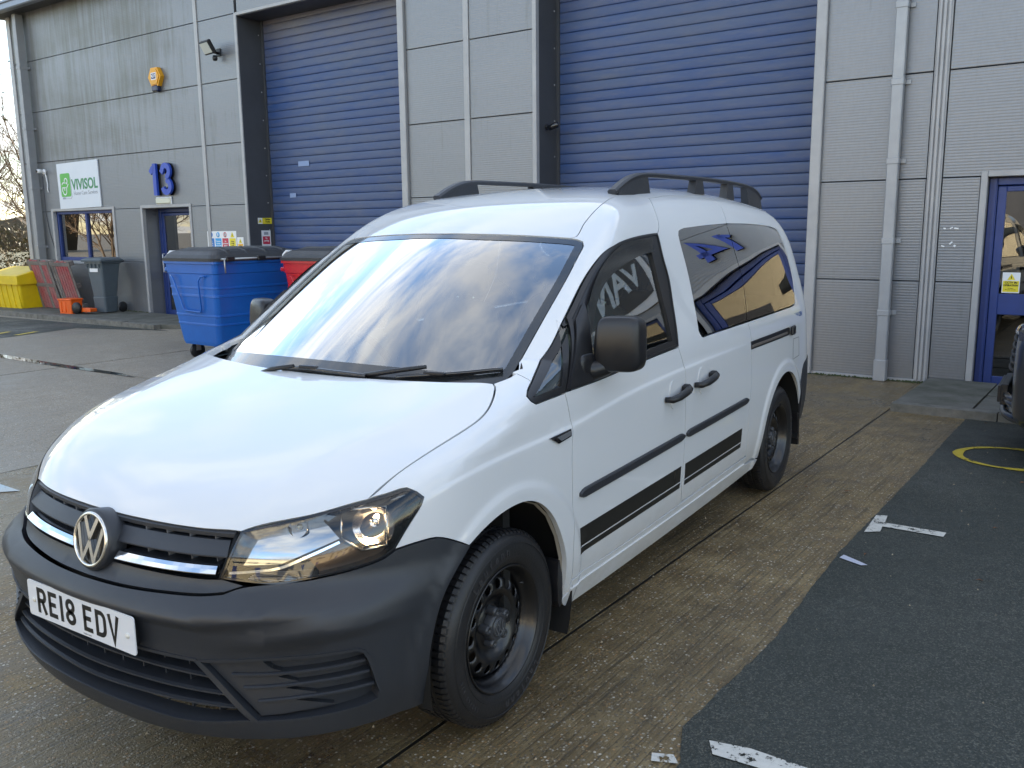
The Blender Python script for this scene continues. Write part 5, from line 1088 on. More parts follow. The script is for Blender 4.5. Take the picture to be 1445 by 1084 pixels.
# headlamps
HL=[hh,arr('hl_r'),arr('hl_b'),arr('hl_l')]
lens_inner=mat('lamp_dark_chrome',(.42,.42,.42),.08,metal=1); lb=mat('lamp_bezel',(.02,.02,.022),.25)
bulb=mat('lit_bulb',(1,.7,.35),.3,emit=(1,.68,.36),es=9); refl=mat('lamp_reflector',(.9,.9,.9),.12,metal=1)
for s in (1,-1):
    e=empty('headlight',parent=V)
    mk=(lambda p:p) if s==1 else mir; hl=[mk(x_) for x_ in HL]
    if s==-1: hl=[x_[::-1] for x_ in hl[::-1]]
    panel('lens',hl,'front',g_head,e,off=.0,gap=.003,flange=0,res=.03)
    q=closed2d(hl,'front',.018); panel('lens_seal',None,'front',gblack,e,off=.0015,gap=0,flange=.06,res=.03,closed_q=inset2d(q,.002),hq=[inset2d(q,.0075)])
    panel('housing',hl,'front',lb,e,off=-.085,gap=-.0,flange=0,res=.03)
    def S(pts,off): 
        P=surf(DOM['front'][0](np.array(mk(pts))),'front','all',off); return [Vector(p) for p in P]
    def sheetp(name,pts,off,m_,fl=.012): return panel(name,[[mk([a])[0],mk([b])[0]] for a,b in zip(pts,pts[1:]+pts[:1])][::s],'front',m_,e,off=off,gap=0,flange=fl,res=.03) if s==1 else panel(name,[[mk([b])[0],mk([a])[0]] for a,b in list(zip(pts,pts[1:]+pts[:1]))[::-1]],'front',m_,e,off=off,gap=0,flange=fl,res=.03)
    # bright inner shell to the grille side, dark wedge under, ribbed strip at the very bottom
    sheetp('inner_reflector',[(.795,.470,.705),(.742,.490,.795),(.61,.64,.832),(.592,.672,.805),(.600,.720,.775),(.672,.660,.742),(.72,.607,.715)],-.045,lens_inner)
    sheetp('upper_reflector',[(.61,.65,.836),(.506,.745,.865),(.42,.80,.884),(.41,.825,.872),(.455,.80,.860),(.560,.712,.846),(.592,.672,.82)],-.030,lens_inner)
    sheetp('lower_wedge',[(.672,.665,.735),(.600,.725,.768),(.567,.767,.742),(.50,.806,.745),(.52,.797,.727),(.592,.752,.710),(.66,.70,.697)],-.035,mat('lamp_wedge',(.10,.06,.035),.2,metal=.5))
    strip('light_guide',mk([(.791,.483,.700),(.756,.55,.708),(.719,.608,.718),(.672,.66,.745),(.604,.722,.780)]),'front',.010,-.022,.008,refl,e)
    for k in range(7):
        z_=.686+.0035*k; strip('lens_rib',mk([(.772-.004*k,.530+.004*k,z_),(.72,.612+.003*k,z_+.001),(.675-.002*k,.680,z_+.004)]),'front',.0018,-.018,.003,mat('rib_grey',(.25,.25,.27),.3,metal=.5),e,step=.03)
    # main lamp: square-cut bowl with the lit bulb
    cR=S([(.510,.775,.800)],-.060)[0]; dirn=Vector((.86,s*.50,.02)).normalized(); M_=Matrix.Translation(cR)@dirn.to_track_quat('Z','Y').to_matrix().to_4x4()
    mb=MB(); mb.lathe([(.004,-.050),(.022,-.044),(.038,-.026),(.050,.0),(.058,.024)],28,M=M_@Matrix.Scale(1.1,4,(0,1,0)) if False else M_); mb.build('reflector_bowl',refl,e)
    mb=MB(); mb.lathe([(0,-.034),(.006,-.032),(.008,-.02),(.007,-.008),(0,-.004)],16,M=M_@Matrix.Translation((0,.012,.0))); mb.build('bulb',bulb,e)
    mb=MB(); mb.lathe([(.012,.0),(.013,.006),(0,.009)],16,M=M_@Matrix.Translation((0,.006,.004))); mb.build('bulb_shield',refl,e)
    P=S(KP['hl_reflector'],-.016); Q=S(KP['hl_reflector'],-.05); mb=MB(); n=len(P); mb.add(list(P)+list(Q),[(i,(i+1)%n,n+(i+1)%n,n+i) for i in range(n)]); mb.build('reflector_frame',refl,e)
    mb=MB(); 
    for a,b in zip(P,P[1:]+P[:1]): mb.tube([a,b],.0035,6)
    mb.build('reflector_rim',satin,e)
    # side indicator bowl
    c2=S([(.655,.620,.806)],-.04)[0]; d2=Vector((.9,s*.42,0)).normalized(); M2=Matrix.Translation(c2)@d2.to_track_quat('Z','Y').to_matrix().to_4x4()
    mb=MB(); mb.lathe([(.003,-.02),(.014,-.016),(.022,-.004),(.027,.012)],20,M=M2); mb.build('indicator_bowl',refl,e); mb=MB(); mb.lathe([(0,-.012),(.008,-.01),(.009,.0),(0,.008)],12,M=M2); mb.build('indicator_bulb',mat('pale_bulb',(.8,.75,.6),.15,coat=1),e)
# ------------------------------------------------------------------ windows of the side
dlo=arr('dlo_front')
i0=2   # the door frame starts at the third key point
frame_top=dlo[i0:]; bfm=arr('b_frame')
doorwin=[frame_top,bfm,[bfm[-1]]+arr('belt')[2:][::-1][1:],[arr('belt')[2],(-.46,.81,1.155),frame_top[0]]]
qd=closed2d(doorwin,'side',.016); 
def inset_sel(q,d,fx): 
    r=inset2d(q,d); return fx(r)
gi=inset2d(qd,.034); gi[:,0]=np.maximum(gi[:,0],-1.335)
for s in (1,-1):
    def both(name,m_,off,cq,hq=(),fl=0,res=.04,parent=V):
        o=panel(name,None,'side',m_,parent,off=off,gap=0,flange=fl,res=res,closed_q=cq,hq=list(hq)); 
        return o
if True:
    a=both('door_window_frame',black,.000,inset2d(qd,.003),[gi],.02); flipmesh(a,V)
    gq=inset2d(qd,.030); gq[:,0]=np.maximum(gq[:,0],-1.345)
    a=panel('door_glass',None,'side',g_side,V,mode='side',off=-.012,gap=0,flange=0,res=.04,closed_q=gq); flipmesh(a,V)
    a=ringtrim('window_seal',doorwin,'side',.010,.0005,.004,black,V,inset=.008,mirror=True)
    # front quarter light
    qw_=[arr('qw_out'),arr('belt')[:3],[arr('belt')[2],(-.46,.81,1.155),frame_top[0]],[frame_top[0],dlo[1],dlo[0]]]
    qq=closed2d(qw_,'side',.016); qi=inset2d(qq,.026)
    qq=closed2d(qw_,'cyl',.014); qi=inset2d(qq,.024); a=panel('quarter_light_frame',None,'cyl',black,V,off=.0005,gap=0,flange=.02,res=.02,closed_q=inset2d(qq,.002),hq=[qi]); flipmesh(a,V)
    a=panel('quarter_light_glass',None,'cyl',g_side,V,off=-.006,gap=0,flange=0,res=.02,closed_q=inset2d(qq,.020)); flipmesh(a,V)
    # smoked wind deflector along the top of the door glass
    dfl=[[(-.60,.78,1.245),(-.69,.75,1.345),(-.80,.735,1.425),(-.93,.73,1.485),(-1.10,.728,1.530),(-1.36,.722,1.545)],[(-1.36,.722,1.545),(-1.352,.75,1.485)],[(-1.352,.75,1.485),(-1.26,.751,1.480),(-1.10,.757,1.458),(-.952,.765,1.425),(-.803,.776,1.368),(-.70,.79,1.29),(-.625,.80,1.20)],[(-.625,.80,1.20),(-.60,.78,1.245)]]
    a=panel('wind_deflector',dfl,'side',glass_mat('smoked_deflector',(.05,.045,.05),1.2,.12),V,mode='side',off=.006,gap=0,flange=0,res=.03); flipmesh(a,V)
    # privacy glass: sliding door pane and rear pane
    ws1=[arr('win_top'),[KP['win_top'][-1],KP['c_line_win'][1],KP['c_line_win'][2],KP['c_line_win'][3]],[KP['c_line_win'][3]]+arr('win_low')[1:],arr('win_fc')+[],arr('win_front'),arr('win_ftc')]
    panel('sliding_door_glass',ws1,'side',g_priv,V,off=-.003,gap=.003,flange=.0,res=.04,mirror=True)
    ws2=[arr('qwin_top'),arr('qwin_tc'),arr('qwin_rear'),arr('qwin_bc'),arr('qwin_low'),[KP['c_line_win'][3],KP['c_line_win'][2],KP['c_line_win'][1],KP['qwin_top'][0]]]
    panel('rear_side_glass',ws2,'side',g_priv,V,off=-.003,gap=.003,flange=.0,res=.04,mirror=True)
    # black mirror triangle
    sl=[(-.385,.86,1.052),(-.47,.80,1.155),(-.563,.75,1.268),(-.645,.765,1.325),(-.612,.823,1.225),(-.585,.849,1.13),(-.60,.865,1.05)]
    panel('mirror_triangle',[[a_,b_] for a_,b_ in zip(sl,sl[1:]+sl[:1])],'side',black,V,off=.012,gap=0,flange=.02,res=.03,mirror=True)
# ------------------------------------------------------------------ mirrors
def sqball(mb,c,r,e,nu=28,nv=18,M=None,fn=None,mi=0):
    vs=[]
    def sp_(v,p): return math.copysign(abs(v)**p,v)
    for i in range(nv+1):
        ph=-PI/2+PI*i/nv
        for j in range(nu):
            th=2*PI*j/nu; p=Vector((r[0]*sp_(math.cos(ph),e)*sp_(math.cos(th),e),r[1]*sp_(math.cos(ph),e)*sp_(math.sin(th),e),r[2]*sp_(math.sin(ph),e)))
            if fn: p=fn(p)
            p=p+Vector(c); vs.append(tuple(M@p) if M is not None else tuple(p))
    mb.add(vs,[(i*nu+j,i*nu+(j+1)%nu,(i+1)*nu+(j+1)%nu,(i+1)*nu+j) for i in range(nv) for j in range(nu)],mi,True)
for s in (1,-1):
    e=empty('door_mirror',parent=V); e.location=(-.645,s*.928,1.172); mb=MB()
    def fm(p,s=s):
        q=p.copy(); 
        if q.x>0: q.x*=1.15-.25*abs(q.z)/.11-.2*max(0,s*q.y)/.1
        q.y*=1+.10*(-q.z/.11)*(1 if s*q.y<0 else .2); q.x+=s*q.y*-.28
        return q
    sqball(mb,(0,.004*s,.006),(.052,.079,.101),.40,36,24,fn=fm); mb.build('mirror_housing',mat('black_mirror_plastic',(.014,.014,.016),.28,bump=.1,bscale=700),e)
    mb=MB(); sqball(mb,(-.040,0,.012),(.012,.068,.080),.35,24,12,fn=lambda p,s=s:Vector((p.x+s*p.y*-.28,p.y,p.z))); mb.build('mirror_glass',refl,e)
    mb=MB(); pts=[(.085,-s*.115,-.085),(.06,-s*.08,-.088),(.02,-s*.05,-.078),(.0,-s*.02,-.062)]; mb.tube(pts,[.043,.041,.036,.028],14); mb.build('mirror_arm',MATS['black_mirror_plastic'],e)
    mb=MB(); sqball(mb,(.10,-s*.095,-.075),(.06,.030,.052),.5,20,12); mb.build('mirror_foot',MATS['black_mirror_plastic'],e)
# ------------------------------------------------------------------ side trim
strip('door_moulding',[(-.432,.89,.660),(-1.0,.89,.668),(-1.402,.89,.675)],'side',.036,.001,.010,trim,V,mirror=True,taper=.03)
strip('sliding_door_moulding',[(-1.432,.89,.675),(-1.9,.89,.679),(-2.300,.887,.684)],'side',.036,.001,.010,trim,V,mirror=True,taper=.03)
def qpanel(name,pts,m_,off=.0012): return panel(name,[[a_,b_] for a_,b_ in zip(pts,pts[1:]+pts[:1])],'side',m_,V,off=off,gap=0,flange=.0008,res=.05,mirror=True)
def zl(x,a,b,za,zb): return za+(zb-za)*(x-a)/(b-a)
def stripe(xa,xb,z0,z1,z2,z3,slant):
    # wide band, thin gap, narrow band
    qpanel('side_stripe',[(xa,.885,z3),(xb-slant*.9,.885,z3+.006),(xb-slant*.25,.885,z1+.006),(xa-.005,.885,z1)],decal); qpanel('side_stripe',[(xa-.006,.885,z1-.006),(xb-slant*.2,.885,z1),(xb,.885,z0+.004),(xa-.008,.885,z0)],decal)
stripe(-.445,-1.392,.430,.459,0,.531,.0); stripe(-1.440,-2.235,.434,.463,0,.537,.0)
for xa,za in ((-1.296,.880),(-1.632,.892)):
    # recessed cup with a bow handle across it
    cupq=[(xa+.012+.044*math.cos(R_(a_)),.88,za+.0+.062*math.sin(R_(a_))) for a_ in range(0,360,20)]
    o=panel('handle_cup',[[a_,b_] for a_,b_ in zip(cupq,cupq[1:]+cupq[:1])],'side',paint,V,off=.0035,gap=0,flange=.003,res=.02,mirror=True)
    mb=MB(); ys=float(side(np.array(xa),np.array(za)))
    pts=[(xa+.102,ys+.003,za-.008),(xa+.088,ys+.030,za-.008),(xa+.04,ys+.042,za-.002),(xa-.03,ys+.044,za+.006),(xa-.085,ys+.036,za+.012),(xa-.105,ys+.006,za+.012)]
    mb.tube(pts,[.012,.0145,.0165,.0165,.016,.012],12); o=mb.build('door_handle',black,V); 
    for v_ in o.data.vertices: v_.co.z=za+.002+(v_.co.z-za-.002)*1.0
    flipmesh(o,V)
    mb=MB(); mb.box(xa-.112,xa-.072,ys+.0,ys+.042,za-.016,za+.032,bev=.011); o=mb.build('lock_cap',black,V); flipmesh(o,V)
# side repeater badge on the wing
rp=[(-.233,.876,.907),(-.287,.878,.877),(-.375,.877,.886),(-.375,.876,.912)]
panel('side_repeater',[[a_,b_] for a_,b_ in zip(rp,rp[1:]+rp[:1])],'side',gblack,V,off=.006,gap=0,flange=.006,res=.03,mirror=True)
rp=[(-.275,.876,.901),(-.302,.878,.884),(-.368,.877,.890),(-.368,.876,.907)]
panel('repeater_lens',[[a_,b_] for a_,b_ in zip(rp,rp[1:]+rp[:1])],'side',mat('grey_lens',(.35,.36,.38),.1,metal=.6),V,off=.008,gap=0,flange=.002,res=.03,mirror=True)
# sliding door rail and fuel flap
rl=[(-2.352,.88,.988),(-3.075,.872,.992),(-3.10,.872,.985),(-3.10,.872,.952),(-3.08,.874,.944),(-2.352,.88,.945)]
panel('slide_rail',[[a_,b_] for a_,b_ in zip(rl,rl[1:]+rl[:1])],'side',black,V,off=.0015,gap=0,flange=.0015,res=.04,mirror=True)
strip('rail_strip',[(-2.36,.88,.960),(-3.04,.872,.961)],'side',.014,.0015,.003,mat('rail_metal',(.25,.22,.19),.4,metal=.6),V,mirror=True)
mb=MB(); mb.box(-3.165,-3.095,.868,.885,.940,.998,bev=.008); o=mb.build('rail_end_cap',black,V); flipmesh(o,V)
fl_=[(-3.19,.871,.909),(-3.33,.867,.906),(-3.34,.871,.79),(-3.185,.876,.785)]
ringtrim('fuel_flap',[[a_,b_] for a_,b_ in zip(fl_,fl_[1:]+fl_[:1])],'side',.004,.0002,.0006,mat('shut_line',(.12,.12,.13),.6),V)
def on_side(name,txt,size,x,z,m_,sx=1):
    y=float(side(np.array(x),np.array(z)))+.0012; return text(name,txt,size,Matrix.Translation((x,y,z))@Matrix.Rotation(PI,4,'Z')@TX,m_,V,.0005,.001,'CENTER',sx,1,2)
on_side('side_lettering','VAN CEN',.038,-3.33,1.045,mat('lettering_blue',(.08,.15,.35),.4),1.1)
# ------------------------------------------------------------------ roof rails
for s in (1,-1):
    e=empty('roof_rail',parent=V); Y=lambda x:s*(.497+.012*min(1,max(0,(-x-1.45)/1.0)))
    top=[(-1.440,1.750),(-1.52,1.785),(-1.61,1.815),(-1.70,1.832),(-1.80,1.838),(-2.1,1.842),(-2.5,1.845),(-2.9,1.842),(-3.2,1.832),(-3.36,1.818),(-3.46,1.795),(-3.53,1.762)]
    c=catmull([(x,Y(x),z) for x,z in top],.03); mb=MB(); n=len(c); pr=[(-.021,-.012),(-.023,.002),(-.014,.010),(.014,.010),(.023,.002),(.021,-.012)]
    vv=[]
    for i,p in enumerate(c):
        t=Vector(c[min(i+1,n-1)])-Vector(c[max(i-1,0)]); t.normalize(); nn=Vector((-t.z,0,t.x)); nn=nn if nn.z>0 else -nn
        for a_,h in pr: vv.append(Vector(p)+Vector((0,a_,0))+nn*h)
    k=len(pr); mb.add(vv,[(i*k+j,i*k+(j+1)%k,(i+1)*k+(j+1)%k,(i+1)*k+j) for i in range(n-1) for j in range(k)]+[tuple(range(k)),tuple(range((n-1)*k,n*k))],smooth=False); mb.build('rail_bar',trim,e)
    def foot(x0,x1,x2,x3,name='rail_foot'):
        # x0..x1 at the roof, x2..x3 at the bar
        mb=MB(); y=Y((x0+x1)/2)
        def tz(x): return float(np.interp(-x,[-a for a,b in top],[b for a,b in top]))-.004
        def bz(x): return float(WS(np.array(x+.0)))-.07*.25-.008-.006
        xs=[x0+(x1-x0)*t/8 for t in range(9)]; xt=[x2+(x3-x2)*t/8 for t in range(9)]; vs=[]
        for a,b in zip(xs,xt): vs+=[(a,y-.024,bz(a)-.012),(a,y+.024,bz(a)-.012),(b,y+.019,tz(b)),(b,y-.019,tz(b))]
        f=[]
        for i in range(8):
            for j in range(4): f.append((i*4+j,i*4+(j+1)%4,(i+1)*4+(j+1)%4,(i+1)*4+j))
        mb.add(vs,f+[(0,1,2,3),(32,33,34,35)]); mb.build(name,trim,e)
    foot(-1.445,-1.80,-1.47,-1.78); foot(-2.36,-2.50,-2.38,-2.48); foot(-2.86,-2.99,-2.87,-2.97); foot(-3.26,-3.53,-3.22,-3.50)
# ------------------------------------------------------------------ wipers
def wiper(pts,arm):
    e=empty('wiper',parent=V); c=DOM['top'][0](np.array(catmull(pts,.03))); P=surf(c,'top','ws',0); Nn=grad(P,'ws')
    mb=MB(); mb.tube([tuple(p+n*.012) for p,n in zip(P,Nn)],[.005]+[.0075]*(len(P)-2)+[.007],8); mb.build('wiper_blade',gblack,e)
    mb=MB(); mb.tube([tuple(p+n*.003) for p,n in zip(P,Nn)],.004,4); mb.build('wiper_rubber',black,e)
    q=surf(DOM['top'][0](np.array(arm)),'top','ws',0); nn=grad(q,'ws'); mb=MB(); mb.tube([tuple(p+n*h) for p,n,h in zip(q,nn,(.004,.018,.020))],[.010,.009,.007],8); mb.build('wiper_arm',black,e)
    m_=P[len(P)//3]+Nn[len(P)//3]*.018; mb=MB(); mb.box(-.04,.04,-.010,.010,-.006,.007,M=Matrix.Translation(m_)@Matrix.Rotation(R_(100),4,'Z'),bev=.004); mb.build('wiper_clip',black,e)
wiper([(-.075,.36,1.08),(-.135,.48,1.09),(-.192,.576,1.10),(-.262,.675,1.112)],[(-.045,.22,1.07),(-.085,.33,1.08),(-.145,.44,1.09)])
wiper([(-.028,-.15,1.08),(-.030,-.04,1.09),(-.031,.103,1.089),(-.045,.25,1.085)],[(.0,-.30,1.07),(-.018,-.18,1.08),(-.030,-.08,1.09)])
# ------------------------------------------------------------------ wheels
steel=mat('black_steel_wheel',(.005,.005,.006),.34,coat=.3,coat_rough=.15)
WP=[(.205,-.016),(.214,-.009),(.228,-.003),(.250,.001),(.272,.0),(.290,-.005),(.303,-.014),(.311,-.026),(.3155,-.042),(.3165,-.066),(.3085,-.067),(.3085,-.075),(.3165,-.076),(.3175,-.094),(.3095,-.095),(.3095,-.104),(.3175,-.105),(.3165,-.125),(.3085,-.126),(.3085,-.134),(.3165,-.135),(.3155,-.158),(.308,-.176),(.290,-.190),(.250,-.197),(.205,-.185)]
tm=MB(); tm.lathe(WP,96,axis='Z')
tread=MB()
for k in range(84):
    a=2*PI*k/84
    for (r0,r1,h0,h1,tw,sk) in ((.3115,.3205,-.062,-.022,.026,.0),(.3165,.3205,-.093,-.078,.028,.2),(.3165,.3205,-.124,-.107,.028,.35),(.3115,.3205,-.176,-.138,.026,.5)):
        vs=[]
        for aa in (a+sk*.03-tw,a+sk*.03+tw):
            for r_0,h_0 in ((r0-.012,h1+.006 if h1==-.022 else h1),(r1-(.0075 if h1==-.022 else 0),h1),(r1,h1-(.012 if h1==-.022 else 0)),(r1,h0),(r0-.004,h0)):
                vs.append((r_0*math.cos(aa),r_0*math.sin(aa),h_0))
        tread.add(vs,[(0,1,2,3,4),(9,8,7,6,5),(0,5,6,1),(1,6,7,2),(2,7,8,3),(3,8,9,4)])
for rr0,hh0 in ((.236,-.0015),(.281,-.0008)): tm.lathe([(rr0-.0015,hh0-.001),(rr0,hh0+.0022),(rr0+.0015,hh0-.001)],96)
# rim barrel and the pressed disc with round holes
rm=MB(); rm.lathe([(.2065,-.018),(.2085,-.010),(.206,-.0065),(.2025,-.0085),(.199,-.016),(.1935,-.021),(.1905,-.040),(.182,-.052),(.1745,-.060),(.1725,-.082)],96); rm.lathe([(.1745,-.060),(.170,-.15),(.198,-.18),(.204,-.185)],48)
def hd(r): return float(np.interp(r,[.0,.045,.062,.075,.090,.105,.118,.130,.145,.158,.168,.174],[-.062,-.062,-.066,-.072,-.066,-.052,-.045,-.0435,-.047,-.054,-.066,-.084]))
pts=[];ed=[];k=0
def addloop(P): 
    global k
    n=len(P); pts.extend(P); ed.extend([(k+i,k+(i+1)%n) for i in range(n)]); k+=n
addloop([(.1735*math.cos(2*PI*i/72),.1735*math.sin(2*PI*i/72)) for i in range(72)])
HOLES=[(.1405*math.cos(2*PI*j/15),.1405*math.sin(2*PI*j/15)) for j in range(15)]
for cx_,cy_h in HOLES: addloop([(cx_+.0165*math.cos(2*PI*i/16),cy_h+.0165*math.sin(2*PI*i/16)) for i in range(16)])
for r0 in (.012,.03,.045,.055,.062,.069,.075,.083,.090,.098,.105,.112,.118,.1225,.158,.163,.168): 
    nn=max(8,int(2*PI*r0/.010)); pts+= [(r0*math.cos(2*PI*(i+.5*(int(r0*1000)%2))/nn),r0*math.sin(2*PI*(i+.5*(int(r0*1000)%2))/nn)) for i in range(nn)]
for j in range(15):
    a=2*PI*(j+.5)/15
    for r0 in (.130,.137,.144,.151): pts.append((r0*math.cos(a),r0*math.sin(a)))
rD=delaunay_2d_cdt([Vector(p) for p in pts],ed,[],0,1e-8); vD=np.array([tuple(v) for v in rD[0]]); tD=np.array([f_ for f_ in rD[2] if len(f_)==3]); cD=vD[tD].mean(1)
kp_=np.ones(len(tD),bool)
for h_ in HOLES: kp_&=np.hypot(cD[:,0]-h_[0],cD[:,1]-h_[1])>.0158
kp_&=np.hypot(cD[:,0],cD[:,1])<.1735
dm=MB(); dm.add([(x,y,hd(math.hypot(x,y))) for x,y in vD],[tuple(int(i) for i in t) for t in tD[kp_]],smooth=True)
for h_ in HOLES:
    ring=[(h_[0]+.0165*math.cos(2*PI*i/16),h_[1]+.0165*math.sin(2*PI*i/16)) for i in range(16)]; dm.add([(x,y,hd(math.hypot(x,y))) for x,y in ring]+[(x,y,hd(math.hypot(x,y))-.006) for x,y in ring],[(i,(i+1)%16,16+(i+1)%16,16+i) for i in range(16)],smooth=True)
hc=MB(); hc.lathe([(.050,-.062),(.048,-.040),(.043,-.034),(.036,-.032),(.035,-.034),(.033,-.034),(.032,-.031),(0,-.031)],40)
for j in range(5):
    a=2*PI*j/5+.3; hc.lathe([(.0165,-.066),(.016,-.040),(.013,-.034),(.008,-.032),(.007,-.035),(0,-.035)],12,M=Matrix.Translation((.055*math.cos(a),.055*math.sin(a),0)))
hl_=MB(); rr_=.026; strokes([[onr(-.0105),(0,.002),onr(.0105)],[onr(-.0215),(-.0095,-.022),(0,-.002),(.0095,-.022),onr(.0215)]],.0042,-.031,-.0295,hl_); hl_.lathe([(.0285,-.0312),(.0285,-.0295),(.026,-.0295),(.026,-.0312)],32)
drum=MB(); drum.lathe([(.03,-.11),(.135,-.11),(.135,-.14),(0,-.14)],32)
back=MB(); back.lathe([(0,-.155),(.17,-.155)],32)
vl=MB(); vl.tube([(.168,.06,-.075),(.172,.062,-.055),(.176,.064,-.040)],.004,8)
cap=mat('dark_grey_hubcap',(.035,.037,.042),.35)
def make_wheel():
    e=empty('wheel'); parts=[(tm,'tyre',rubber),(tread,'tread',rubber),(rm,'rim',steel),(dm,'wheel_disc',steel),(hc,'hub_cap',cap),(hl_,'hub_emblem',mat('hub_emblem_grey',(.08,.085,.095),.3)),(drum,'brake_drum',mat('rusty_brake',(.05,.04,.035),.7)),(back,'backing_plate',dark),(vl,'valve',black)]
    for mb,nm,m_ in parts:
        o=mb.build(nm,m_,e)
        if nm=='tread': o['kind']='stuff'
    # raised lettering round the sidewall
    for txt,ac in (('Laufenn',100),('Laufenn',280)):
        for i,ch in enumerate(txt):
            a=R_(ac-(i-3)*7.2); me=text_mesh(ch,.040,.002,.0012,'CENTER',1.05,1,2); me.transform(Matrix.Rotation(a-PI/2,4,'Z')@Matrix.Translation((0,.259,.0014))); me.materials.clear(); me.materials.append(mat('raised_rubber',(.035,.035,.038),.45)); link('tyre_letter',me,e)
    for txt,ac in (('195/65 R15',200),):
        for i,ch in enumerate(txt):
            if ch==' ': continue
            a=R_(ac-(i-5)*3.6); me=text_mesh(ch,.018,.0015,.0006,'CENTER',1,1,1); me.transform(Matrix.Rotation(a-PI/2,4,'Z')@Matrix.Translation((0,.262,.0014))); me.materials.clear(); me.materials.append(MATS['raised_rubber']); link('tyre_letter',me,e)
    return e
w0=make_wheel(); w0.parent=V
for i,(x,s,spin) in enumerate(((0,1,10),(-3.006,1,75),(0,-1,40),(-3.006,-1,120))):
    if i==0: e=w0
    else:
        e=w0.copy(); COL.objects.link(e); e.parent=V
        for ch in w0.children: c_=ch.copy(); COL.objects.link(c_); c_.parent=e
    # lathe z is the axle, pointing outwards
    base=Matrix(((1,0,0,0),(0,0,s,0),(0,-s,0,0),(0,0,0,1))) if s==1 else Matrix(((1,0,0,0),(0,0,-1,0),(0,1,0,0),(0,0,0,1)))
    if s==1: base=Matrix(((-1,0,0,0),(0,0,1,0),(0,1,0,0),(0,0,0,1)))
    e.matrix_local=Matrix.Translation((x,s*.852,.3205))@base@Matrix.Rotation(R_(spin),4,'Z')
# wheel-arch linings and mud flaps
for x0,A_ in ((0,(-12,205)),(-3.006,(-12,192))):
    mb=MB(); n=26; vs=[]
    for i in range(n+1):
        a=R_(A_[0]+(A_[1]-A_[0])*i/n); r=.398 if x0 else .415
        for y_ in (.862,.55): vs.append((x0+r*math.cos(a),y_,.325+r*math.sin(a)))
    fs=[(2*i,2*i+2,2*i+3,2*i+1) for i in range(n)]; mb.add(vs,fs,smooth=True)
    mb.add([(x0-.46,.55,.0+.16),(x0+.46,.55,.16),(x0+.46,.55,.80),(x0-.46,.55,.80)],[(0,1,2,3)]); o=mb.build('arch_lining',dark,V); flipmesh(o,V)
o=None
mb=MB(); mb.prism([(-.325,.44),(-.340,.445),(-.356,.42),(-.358,.36),(-.354,.30),(-.346,.275),(-.334,.268),(-.324,.29),(-.318,.36)],0,.07,M=Matrix(((1,0,0,0),(0,0,1,.785),(0,1,0,0),(0,0,0,1)))); o=mb.build('mud_flap',black,V); flipmesh(o,V)
mb=MB(); mb.prism([(-3.37,.42),(-3.42,.40),(-3.44,.20),(-3.41,.20),(-3.39,.35)],0,.2,M=Matrix(((1,0,0,0),(0,0,1,.66),(0,1,0,0),(0,0,0,1)))); o=mb.build('mud_flap',black,V); flipmesh(o,V)
# beige lip inside the front arch, seen against the dark lining
mb=MB(); q_=[(p[0],p[2]) for p in ARCH_F]; vs=[]
for (x_,z_) in q_: y_=float(side(np.array(x_),np.array(z_))); vs+=[(x_,y_-.016,z_),(x_*.99,y_-.028,.325+(z_-.325)*.99)]
mb.add(vs,[(2*i,2*i+2,2*i+3,2*i+1) for i in range(len(q_)-1)],smooth=True); o=mb.build('arch_lip',mat('dusty_lip',(.32,.29,.24),.7),V); flipmesh(o,V)
# ------------------------------------------------------------------ tail: rear door, rear bumper, lamps
tg=[[(-3.63,0,1.70),(-3.625,.35,1.695),(-3.60,.585,1.675)],sp_rear,[(-3.80,.78,.76),(-3.90,.70,.70),(-3.95,.4,.68),(-3.96,0,.68)]]
tgf=tg+[mir(s)[::-1] for s in tg[::-1]]
wn=[[(-3.70,0,1.60),(-3.70,.45,1.58)],[(-3.70,.45,1.58),(-3.80,.55,1.12)],[(-3.80,.55,1.12),(-3.86,0,1.10)]]; wnf=wn+[mir(s)[::-1] for s in wn[::-1]]
panel('tailgate',tgf,'rear',paint,V,gap=.003,res=.05,holes=[wnf]); panel('rear_window',wnf,'rear',g_priv,V,off=-.003,gap=.003,flange=0,res=.06)
rb=[[(-3.40,.875,.60),(-3.46,.86,.70),(-3.60,.84,.74),(-3.80,.78,.755),(-3.90,.70,.70),(-3.96,0,.68)],[(-3.96,0,.68),(-3.93,0,.30)],[(-3.93,0,.30),(-3.88,.60,.31),(-3.60,.80,.33),(-3.43,.86,.36)],[(-3.43,.86,.36),(-3.42,.87,.48),(-3.40,.875,.60)]]
rbf=rb+[mir(s)[::-1] for s in rb[::-1]]
rbf=[rb[0],mir(rb[0])[::-1],mir(rb[3])[::-1],mir(rb[2])[::-1],rb[2],rb[3]]
panel('rear_bumper',rbf,'rear',trim,V,off=.006,gap=.002,flange=.04,res=.05)
mb=MB(); mb.box(-3.84,.62,-.52,.52,.24,.32); mb.box(-2.58,-.44,-.80,.80,.21,.30); mb.box(-3.95,-.2,-.45,.45,.19,.26); mb.build('underbody',dark,V)
